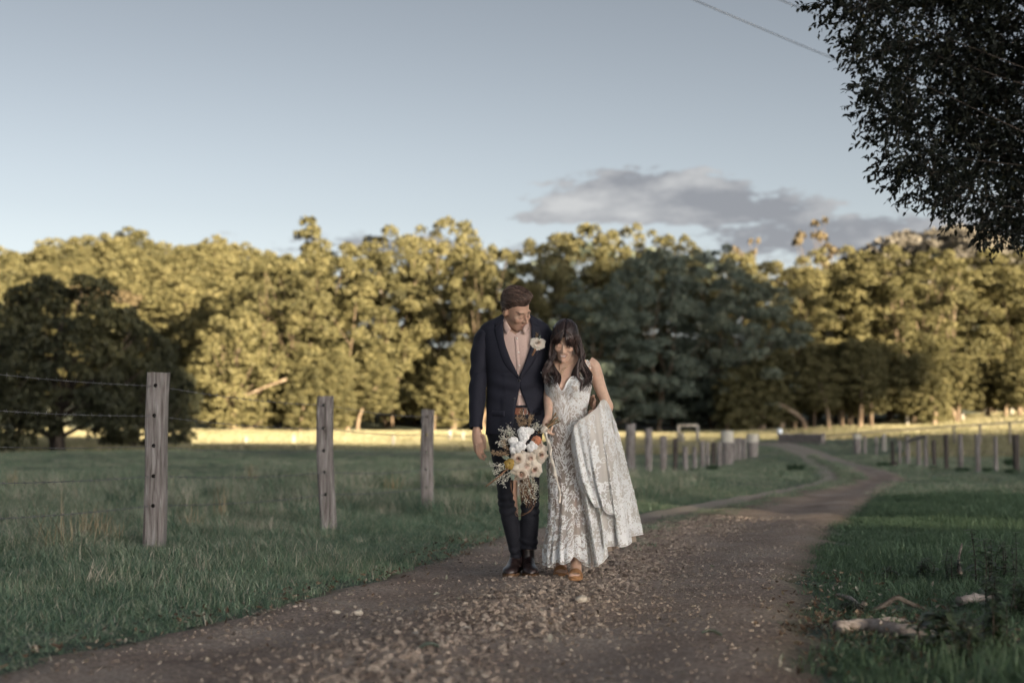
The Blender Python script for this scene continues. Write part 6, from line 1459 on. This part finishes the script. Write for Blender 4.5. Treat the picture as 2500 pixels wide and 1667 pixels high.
def build_far_fences():
    Lg = 'weathered posts of the track fence right of the bride'
    lp = [(1540, 1037, 1156, 19, WOOD, 0, 'tallest grey post of the fence right of the bride, its nearest one'),
          (1584, 1046, 1156, 15, WOOD, 0, 'second post right of the bride, brownish with a straight top'),
          (1620, 1065, 1154, 13, WOOD, 0, 'third post right of the bride, below the white stall frame'),
          (1649, 1071, 1154, 9, WOOD_DARK, 0, 'thin dark post in front of the white stall frame'),
          (1673, 1090, 1152, 11, WOOD, 0, 'short grey post right of the white stall frame'),
          (1696, 1090, 1148, 9, WOOD, 0, 'second short grey post right of the white stall frame'),
          (1715, 1076, 1144, 10, WOOD, 0, 'taller grey post after the two short ones'),
          (1728, 1080, 1142, 7, WOOD, 0, 'slim grey post left of the dark stump post'),
          (1742, 1080, 1137, 9, WOOD_DARK, 0, 'dark post before the first pale capped gate post'),
          (1756, 1080, 1138, 10, WOOD, 0, 'grey post touching the first pale capped gate post'),
          (1776, 1054, 1137, 21, WOOD, 26, 'tall gate post with a pale cap, the left one of the pair'),
          (1793, 1071, 1126, 9, WOOD, 0, 'grey post right after the first pale capped gate post'),
          (1805, 1070, 1124, 9, WOOD, 0, 'middle grey post between the two pale capped posts'),
          (1817, 1072, 1121, 9, WOOD, 0, 'grey post just before the second pale capped post'),
          (1838, 1061, 1116, 20, WOOD, 19, 'gate post with a pale cap beside the far track, the right one of the pair')]
    base = []
    for k, (px, t, b, wp, m, cap, lab) in enumerate(lp):
        o, g, h = plain_post('fence_post', px, t, b, wp * 1.3, m, lab, Lg, cap); base.append((g, h))
    for k, fr in enumerate((.82, .5)):
        pts = [Vector((g[0], g[1], g[2] + .95 * fr)) for g, h in base]
        rail('fence_wire', pts, .006, WIRE, ('upper' if k == 0 else 'lower') + ' wire of the track fence right of the bride', 'wire')
    Rg = 'weathered posts of the fence on the right of the track'
    rp = [(2482, 1061, 1157, 14, WOOD_DARK, 0, 'thick black post at the right end of the right fence'),
          (2432, 1066, 1150, 9, WOOD, 0, 'slim grey post left of the thick black one'),
          (2388, 1061, 1153, 11, WOOD, 0, 'post with sunlit tip, third from the thick black one'),
          (2346, 1061, 1146, 10, WOOD, 0, 'post with sunlit tip, fourth from the thick black one'),
          (2311, 1061, 1148, 10, WOOD_DARK, 0, 'dark post with sunlit tip, fifth from the thick black one'),
          (2281, 1075, 1143, 9, WOOD_DARK, 0, 'short dark post left of the posts with sunlit tips'),
          (2261, 1070, 1143, 9, WOOD, 0, 'grey post carrying the right end of the short rail'),
          (2243, 1064, 1139, 9, WOOD, 0, 'brownish post under the middle of the short rail'),
          (2216, 1063, 1135, 9, WOOD, 0, 'post at the left end of the short rail'),
          (2197, 1075, 1132, 6, WOOD, 0, 'slim faint post left of the short rail'),
          (2180, 1078, 1134, 7, WOOD_DARK, 0, 'dark slim post behind the dark rock'),
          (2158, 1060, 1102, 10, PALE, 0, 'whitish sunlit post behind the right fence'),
          (2140, 1066, 1112, 6, WOOD, 0, 'slim faint post second from the broad pale topped one'),
          (2112, 1064, 1108, 7, WOOD, 0, 'slim faint post next to the broad pale topped one'),
          (2093, 1062, 1108, 15, WOOD, 9, 'broad gate post with pale top at the left end of the right fence')]
    base = []
    for px, t, b, wp, m, cap, lab in rp:
        o, g, h = plain_post('fence_post', px, t, b, wp * 1.2, m, lab, Rg, cap); base.append((g, h))
    for k, fr in enumerate((.9, .5)):
        rail('fence_wire', [Vector((g[0], g[1], g[2] + 1.05 * fr)) for g, h in base[:11]], .006, WIRE, ('upper' if k == 0 else 'lower') + ' wire of the fence on the right of the track', 'wire')
    a, b = base[8][0], base[6][0]
    rail('fence_rail', [Vector((a[0], a[1] - .1, a[2] + .85)), Vector((b[0], b[1] - .1, b[2] + .98))], .045, WOOD, 'short horizontal rail between two posts of the right fence', 'rail')
    # white stall frame
    r = empty('stall_frame', G(1680, 1085)); y = r.location[1]; k = y / FPX; h = 46 * k; wd = 46 * k
    for x in (-.5, .5):
        v, f = tube([(x * wd, 0, -.1), (x * wd, 0, h)], 4.2 * k, 8); mesh('upright', v, f, PALE, r)
    v, f = tube([(-.5 * wd - .05, 0, h), (.5 * wd + .05, 0, h)], 3.6 * k, 8); mesh('crossbar', v, f, PALE, r)
    v, f = tube([(-.34 * wd, -.4, -.1), (-.34 * wd, -.4, h * .62)], 4.2 * k, 8); mesh('short_post', v, f, PALE, r)
    tag(r, 'white stall frame of two uprights and a crossbar behind the track fence', 'frame')
    # grey picket panel beyond the bend
    r = empty('picket_fence', G(1905, 1082)); o = np.array(r.location); gB = np.array(G(2010, 1084)); d = gB - o; n = 15
    hh = 25 / FPX * o[1]
    for k in range(n):
        q = d * k / (n - 1); w_ = np.linalg.norm(d[:2]) / n * .46
        bm_v = [(q[0] - w_, q[1], q[2] - .1), (q[0] + w_, q[1], q[2] - .1), (q[0] + w_, q[1] + .03, q[2] - .1), (q[0] - w_, q[1] + .03, q[2] - .1)]
        hk = hh * random.uniform(.93, 1.05); V = bm_v + [(x, y, z + .1 + hk) for x, y, z in bm_v]
        mesh('picket', V, [(0, 1, 5, 4), (1, 2, 6, 5), (2, 3, 7, 6), (3, 0, 4, 7), (4, 5, 6, 7), (3, 2, 1, 0)], WOOD, r, smooth=False)
    v, f = tube([(0, .06, hh * .75), (d[0], d[1] + .06, d[2] + hh * .75)], .035, 6); mesh('picket_rail', v, f, WOOD, r)
    tag(r, 'grey picket fence panel beyond the bend of the track', 'fence')
    # pale blue drum beside it
    g = G(1904, 1076); k = g[1] / FPX; prof = [(0, -.05), (6.2, -.05), (6.6, 4), (6.2, 4.8), (6.6, 9), (6.2, 9.8), (6.6, 15), (5.8, 16.2), (0, 16.2)]
    a = np.linspace(0, 2 * np.pi, 16, endpoint=False); V = np.concatenate([np.column_stack([np.cos(a) * p * k, np.sin(a) * p * k, np.full(16, z * k)]) for p, z in prof])
    F = [(i * 16 + j, i * 16 + (j + 1) % 16, (i + 1) * 16 + (j + 1) % 16, (i + 1) * 16 + j) for i in range(len(prof) - 1) for j in range(16)]
    o = mesh('drum', V, F, simple_mat('pale_blue_plastic', [(.3, (.38, .47, .62)), (.7, (.46, .55, .68))], scale=4, rough=.5)); o.location = g + Vector((0, 0, 13 * k))
    v, f = tube([(0, 0, -13 * k - .1), (0, 0, -.04)], 2.5 * k, 8); mesh('stand', v, f, WOOD_DARK, o)
    tag(o, 'small pale blue drum on a post at the left end of the picket fence', 'drum')
    # posts of the sunlit upper paddock on the right
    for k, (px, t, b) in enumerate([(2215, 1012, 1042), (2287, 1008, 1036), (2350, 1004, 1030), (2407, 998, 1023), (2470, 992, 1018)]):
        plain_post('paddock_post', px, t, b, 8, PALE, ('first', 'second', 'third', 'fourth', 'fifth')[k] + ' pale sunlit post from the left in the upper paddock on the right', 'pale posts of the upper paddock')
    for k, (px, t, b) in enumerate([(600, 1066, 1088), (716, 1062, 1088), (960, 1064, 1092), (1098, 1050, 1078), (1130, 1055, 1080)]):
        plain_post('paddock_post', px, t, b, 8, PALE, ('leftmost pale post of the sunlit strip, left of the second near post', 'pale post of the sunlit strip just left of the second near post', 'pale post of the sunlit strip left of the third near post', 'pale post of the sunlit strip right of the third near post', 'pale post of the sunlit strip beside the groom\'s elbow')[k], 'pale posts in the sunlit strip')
    # rail along the bank on the right
    pts = [P(px, py, 82 - (px - 2000) * .012) for px, py in ((2000, 1066), (2150, 1052), (2330, 1040), (2520, 1028))]
    rail('bank_rail', pts, .05, WOOD, 'long sloping rail running up to the right edge below the sunlit paddock', 'rail')
    for kk, (px, py) in enumerate(((2329, 1040), (2392, 1036), (2465, 1032))):
        y = 82 - (px - 2000) * .012; p = P(px, py, y); z0 = hz1(p[0], p[1]); v, f = tube([(p[0], p[1], z0 - .1), (p[0], p[1], p[2])], .06, 6)
        tag(mesh('rail_post', v, f, WOOD), ('left', 'middle', 'right')[kk] + ' short post of three carrying the long sloping rail', 'post', 'posts of the sloping rail')
    # power lines
    for a, b, lab in (((1690, -6), (2120, 178), 'longer power line crossing the sky to the overhanging tree'), ((1880, -14), (2040, 52), 'short power line beside the top left tip of the overhanging tree')):
        p, q = P(a[0] - 400, a[1] - 171, 26), P(b[0] + 500, b[1] + 190, 40)
        rail('power_line', [p + (q - p) * t - Vector((0, 0, .15 * 4 * t * (1 - t))) for t in np.linspace(0, 1, 24)], .011, WIRE, lab, 'power line')
build_far_fences()
# ------------------------------------------------------------------ small things on the ground
PALEWOOD = simple_mat('bleached_wood', [(.3, (.20, .165, .15)), (.6, (.36, .315, .29)), (.8, (.46, .42, .39))], scale=9, stretch=(.6, 4, 4), rough=.9, bump=.6, bscale=24)
GREYWOOD = simple_mat('mossy_wood', [(.3, (.07, .055, .045)), (.6, (.19, .16, .13)), (.75, (.30, .28, .25))], scale=22, rough=.9, bump=.6, bscale=40)
def gpt(px, py, up=0.0): g = G(px, py); return Vector((g[0], g[1], g[2] + up))
def branch(name, st, r0, r1, mat, label, cat='branch', seed=0, knots=0):
    rng = np.random.default_rng(seed); s = spline([gpt(*q) for q in st], 22); o = s[0].copy(); s = s - o
    rad = np.linspace(r0, r1, 22) * (1 + .10 * rng.normal(0, 1, 22)); v, f = tube(s, rad, 10)
    v = np.array(v) + .12 * r0 * sn(v[:, 0] * 60, v[:, 1] * 60, v[:, 2] * 60, 1, seed)[:, None]
    b = mesh(name, v, f, mat); b.location = o
    for k in range(knots):
        i = rng.integers(4, 18); d = rng.normal(0, 1, 3); d[2] = abs(d[2]); d /= np.linalg.norm(d); v, f = tube([s[i], s[i] + d * r0 * 2.2], [r0 * .5, r0 * .3], 7); mesh('knot', v, f, mat, b)
    return tag(b, label, cat)
def build_details():
    branch('fallen_branch', [(2040, 1556, .045), (2120, 1553, .05), (2200, 1566, .05), (2278, 1572, .04)],   .027, .031, PALEWOOD, 'thick bleached branch lying across the verge at the lower right', seed=1, knots=2)
    branch('fallen_branch', [(2126, 1496, .01), (2160, 1496, .04), (2190, 1496, .075), (2226, 1496, .045), (2262, 1496, .015)], .014, .012, GREYWOOD, 'bent mottled branch arched over the leaf litter, above the thick bleached one', seed=2)
    branch('fallen_branch', [(2342, 1487, .04), (2370, 1484, .05), (2402, 1483, .05), (2424, 1480, .04)], .022, .026, PALEWOOD, 'short pale log end among the weeds at the right', seed=3)
    branch('fallen_branch', [(2045, 1462, .02), (2075, 1474, .03), (2100, 1488, .02)], .014, .009, PALEWOOD, 'small pinkish split stick left of the bent mottled branch', seed=4)
    branch('wood_chunk', [(2098, 1500, .01), (2104, 1497, .03), (2112, 1496, .05)], .018, .016, GREYWOOD, 'stubby sawn chunk standing at the left end of the bent branch', 'wood', seed=5)
    branch('fallen_branch', [(2346, 1440, .10), (2342, 1420, .14), (2350, 1400, .2)], .010, .006, GREYWOOD, 'thin curved twig standing among the dark weeds', seed=6)
    branch('fallen_branch', [(2130, 1530, .02), (2170, 1528, .03), (2210, 1526, .02)], .016, .012, PALEWOOD, 'pale broken stick just behind the thick bleached branch', seed=7)
    branch('stick', [(428, 1634, .012), (500, 1630, .018), (572, 1622, .012)], .011, .008, GREYWOOD, 'dark stick lying on the track at the lower left, the longer one', seed=8)
    branch('stick', [(204, 1648, .012), (240, 1645, .018), (285, 1639, .012)], .011, .008, GREYWOOD, 'short dark stick near the lower left corner of the track', seed=9)
    # stones that stand out of the gravel
    SM = simple_mat('pale_stone', [(.3, (.40, .35, .29)), (.7, (.56, .51, .44))], scale=30, rough=.9, bump=.4, rnd=True)
    rng = np.random.default_rng(9)
    for px, py, r, lab in ((1419, 1478, .036, 'largest pale stone on the track, in front of the couple'), (1330, 1424, .018, 'pale stone just in front of the bride\'s feet'), (1218, 1545, .024, 'broad pale stone on the track left of the largest one'), (1140, 1556, .022, 'pale stone on the track below the groom\'s boots'), (1016, 1570, .026, 'pale angular stone on the track at the left'), (1236, 1440, .016, 'small stone below the groom\'s right boot'), (876, 1512, .019, 'tan stone on the left rut of the track'), (822, 1510, .016, 'whitish stone on the left rut of the track')):
        bm = bmesh.new(); bmesh.ops.create_icosphere(bm, subdivisions=2, radius=r); sq = (rng.uniform(1, 1.3), rng.uniform(.8, 1), rng.uniform(.6, .8))
        for v in bm.verts: v.co = Vector([c * s_ for c, s_ in zip(v.co, sq)]) * (1 + .22 * float(sn(v.co[0] / r * 1.3, v.co[1] / r * 1.3, v.co[2] / r * 1.3, 1, px)))
        me = bpy.data.meshes.new('stone'); bm.to_mesh(me); bm.free(); me.materials.append(SM); o = bpy.data.objects.new('stone', me); link(o); g = G(px, py + r * 200); o.location = g + Vector((0, 0, .035 + r * .3)); o.rotation_euler[2] = rng.random() * 6; tag(o, lab, 'stone')
    # two big fallen green leaves on the track
    for px, py, a, lab in ((1046, 1614, .2, 'green fallen leaf on the track near the bottom edge'), (1738, 1578, 2.9, 'grey green curled leaf on the right rut of the track')):
        V = []; L_ = .085
        for i in range(8):
            q = i / 7
            for s_ in (-1, -.5, 0, .5, 1): V.append(((q - .5) * L_, s_ * .022 * math.sin(math.pi * min(.97, max(.04, q))), .012 * abs(s_) + .014 * math.sin(q * 3)))
        me = mesh_data('leaf', V, grid_faces(5, 8), EUCA); attr(me, 'tint', np.full(40, .6)); o = link(bpy.data.objects.new('leaf', me)); o.location = gpt(px, py, .045); o.rotation_euler = (.1, -.1, a); tag(o, lab, 'leaf')
    # dry straw clumps in the grass round the first post
    for k, (px, py, n, h, sp, lab) in enumerate(((215, 1330, 34, .42, .22, 'big clump of dry straw stalks left of the nearest fence post'), (270, 1335, 16, .36, .10, 'upright dry stalks just left of the nearest fence post'), (140, 1350, 14, .55, .25, 'long leaning straw stalks left of the big straw clump'), (462, 1300, 12, .36, .12, 'thin dry stalks right of the nearest fence post'), (540, 1270, 9, .5, .12, 'lone leaning straw between the first and second fence posts'),
                                               (960, 1200, 10, .5, .14, 'dry stalks between the second and third fence posts'), (25, 1200, 14, .5, .2, 'pale dry stalks at the left edge of the paddock'), (620, 1180, 10, .5, .2, 'faint dry stalks left of the second fence post'))):
        rng = np.random.default_rng(50 + k); mb = MB(); tint = []; y = G(px, py)[1]
        for i in range(int(n * 1.7)):
            m_ = blade(mb, rng, rng.normal(0, sp * .45), rng.normal(0, sp * .45), h * rng.uniform(.4, 1.1), .0045 * y / 11, rng.uniform(.05, .7), rng.random() * 6.28, 4, rng.uniform(-.3, .8)); tint += [rng.uniform(.2, .9)] * m_
        me = mesh_data('straw_tuft', np.concatenate(mb.v), mb.f, STRAW, smooth=False); attr(me, 'tint', tint); o = link(bpy.data.objects.new('straw_tuft', me)); o.location = G(px, py); tag(o, lab, 'straw')
    # weeds on the right verge
    WEED = leaf_mat('weed_leaf', [(0, (.022, .040, .022)), (.5, (.045, .075, .038)), (.85, (.10, .13, .085)), (1, (.24, .25, .19))], trans=.25, rough=.35, spec=.55, objvar=.15)
    def weed(px, py, h, nst, lf, lab, seed, spread=.12, w_=.30, name='weed'):
        rng = np.random.default_rng(seed); root = empty(name, G(px, py)); st = MB(); lv = MB(); tint = []
        for s in range(nst):
            a = rng.random() * 6.28; hh = h * rng.uniform(.6, 1.05); tp = np.array([math.cos(a) * spread * hh * 1.6, math.sin(a) * spread * hh * 1.6, hh]); b0 = np.array([math.cos(a), math.sin(a), 0]) * spread * .35
            sp = spline([b0, b0 * .6 + tp * .5 + rng.normal(0, .02, 3), tp], 14); st.add(*tube(sp, np.linspace(.0045, .0015, 14), 5, cap=False))
            for i in range(2, 14):
                for q in range(2):
                    an = i * 2.4 + q * 3.14 + rng.normal(0, .4); L_ = lf * rng.uniform(.6, 1.2) * (1.1 - .45 * i / 14); d = np.array([math.cos(an), math.sin(an), rng.uniform(-.1, .6)]); d /= np.linalg.norm(d); e = np.cross(d, (0, 0, 1)); e /= np.linalg.norm(e); p = sp[i]; V = []
                    for j in range(5):
                        u = j / 4; wd = w_ * L_ * math.sin(math.pi * min(.97, .08 + u * .9)) ; c = p + d * L_ * u + np.array([0, 0, -.35 * L_ * u * u]); V += [c - e * wd + (0, 0, .12 * wd), c + (0, 0, -.1 * wd), c + e * wd + (0, 0, .12 * wd)]
                    lv.add(V, grid_faces(3, 5)); tint += [float(np.clip(rng.normal(.45, .22), 0, 1))] * 15
        o = mesh('leaves', np.concatenate(lv.v), lv.f, WEED, root); attr(o.data, 'tint', tint); mesh('stems', np.concatenate(st.v), st.f, BARK_DARK, root); return tag(root, lab, 'weed')
    weed(2400, 1440, .34, 5, .065, 'tall dark leafy weed on the right verge, the highest of them', 1)
    weed(2462, 1430, .36, 6, .05, 'bushy dark weed at the right edge, beside the tallest one', 2)
    weed(2330, 1430, .22, 6, .05, 'low dark weed left of the tallest weed', 3)
    weed(2250, 1420, .16, 7, .05, 'small leafy weed above the bent branch', 4)
    weed(2420, 1500, .2, 7, .055, 'dark weed behind the short pale log end', 5)
    weed(2295, 1600, .22, 4, .11, 'weed with broad grey leaves in front of the right end of the bleached branch', 6, w_=.24)
    weed(2440, 1590, .24, 8, .06, 'dark leafy weed in the lower right corner', 7)
    weed(2380, 1640, .2, 8, .06, 'dark weed at the bottom edge, right of the bleached branch', 8)
    weed(2495, 1520, .26, 7, .06, 'dark weed cut by the right edge of the picture', 9)
    weed(2170, 1420, .10, 6, .035, 'tiny weed at the edge of the litter patch', 10)
    weed(2085, 1500, .07, 8, .03, 'low weed tuft left of the sawn chunk', 11)
    weed(2200, 1640, .10, 8, .035, 'low weed below the thick bleached branch', 12)
    # dark tussocks along the far fences and at the bend
    def tussock(px, py, wpx, hpx, lab, grp=None, mat=None):
        rng = np.random.default_rng(int(px)); g = G(px, py); k = g[1] / FPX; mb = MB(); tint = []
        for i in range(240):
            a = rng.random() * 6.28; r_ = wpx * .5 * k * math.sqrt(rng.random()) * .8; n = blade(mb, rng, r_ * math.cos(a), r_ * math.sin(a) * .7, hpx * k * rng.uniform(.5, 1.1), .022 * g[1] / 50, rng.uniform(.2, .9), a + rng.normal(0, .5), 3); tint += [float(np.clip(rng.normal(.15, .12), 0, 1))] * n
        me = mesh_data('tussock', np.concatenate(mb.v), mb.f, mat or LUSH, smooth=False); attr(me, 'tint', tint); o = link(bpy.data.objects.new('tussock', me)); o.location = g; tag(o, lab, 'grass tussock', grp)
    tussock(1942, 1152, 50, 24, 'dark tussock on the inside of the bend of the track')
    tussock(2160, 1142, 40, 17, 'dark green tussock beside the dark rock near the right fence')
    for px, py, w_, h_, lab in ((1696, 1154, 22, 13, 'small dark tussock under the short grey posts'), (1738, 1150, 30, 18, 'dark tussock at the foot of the dark stump post'), (1770, 1136, 20, 14, 'dark tussock before the first pale capped gate post'), (2350, 1152, 40, 14, 'tussock between the posts with sunlit tips'), (2412, 1152, 28, 14, 'tussock left of the slim grey post of the right fence'), (2470, 1157, 40, 16, 'tussock at the foot of the thick black post'), (2465, 1140, 26, 24, 'tall tussock just left of the thick black post'), (2281, 1146, 22, 10, 'low tussock at the foot of the short dark post'), (1190, 1190, 70, 50, 'dark clump of grass behind the groom\'s right knee')):
        tussock(px, py, w_, h_, lab)
    bm = bmesh.new(); g = G(2181, 1142); k = g[1] / FPX; bmesh.ops.create_icosphere(bm, subdivisions=3, radius=11 * k)
    for v in bm.verts: v.co = Vector((v.co[0], v.co[1], v.co[2] * .85)) * (1 + .2 * float(sn(v.co[0] * 5, v.co[1] * 5, v.co[2] * 5, 1, 3)))
    me = bpy.data.meshes.new('rock'); bm.to_mesh(me); bm.free(); me.materials.append(simple_mat('dark_rock', [(.3, (.03, .022, .02)), (.7, (.07, .055, .05))], scale=8, rough=.9, bump=.5)); o = link(bpy.data.objects.new('rock', me)); o.location = g + Vector((0, 0, 7 * k)); tag(o, 'dark reddish rock beside the track near the right fence', 'rock')
build_details()
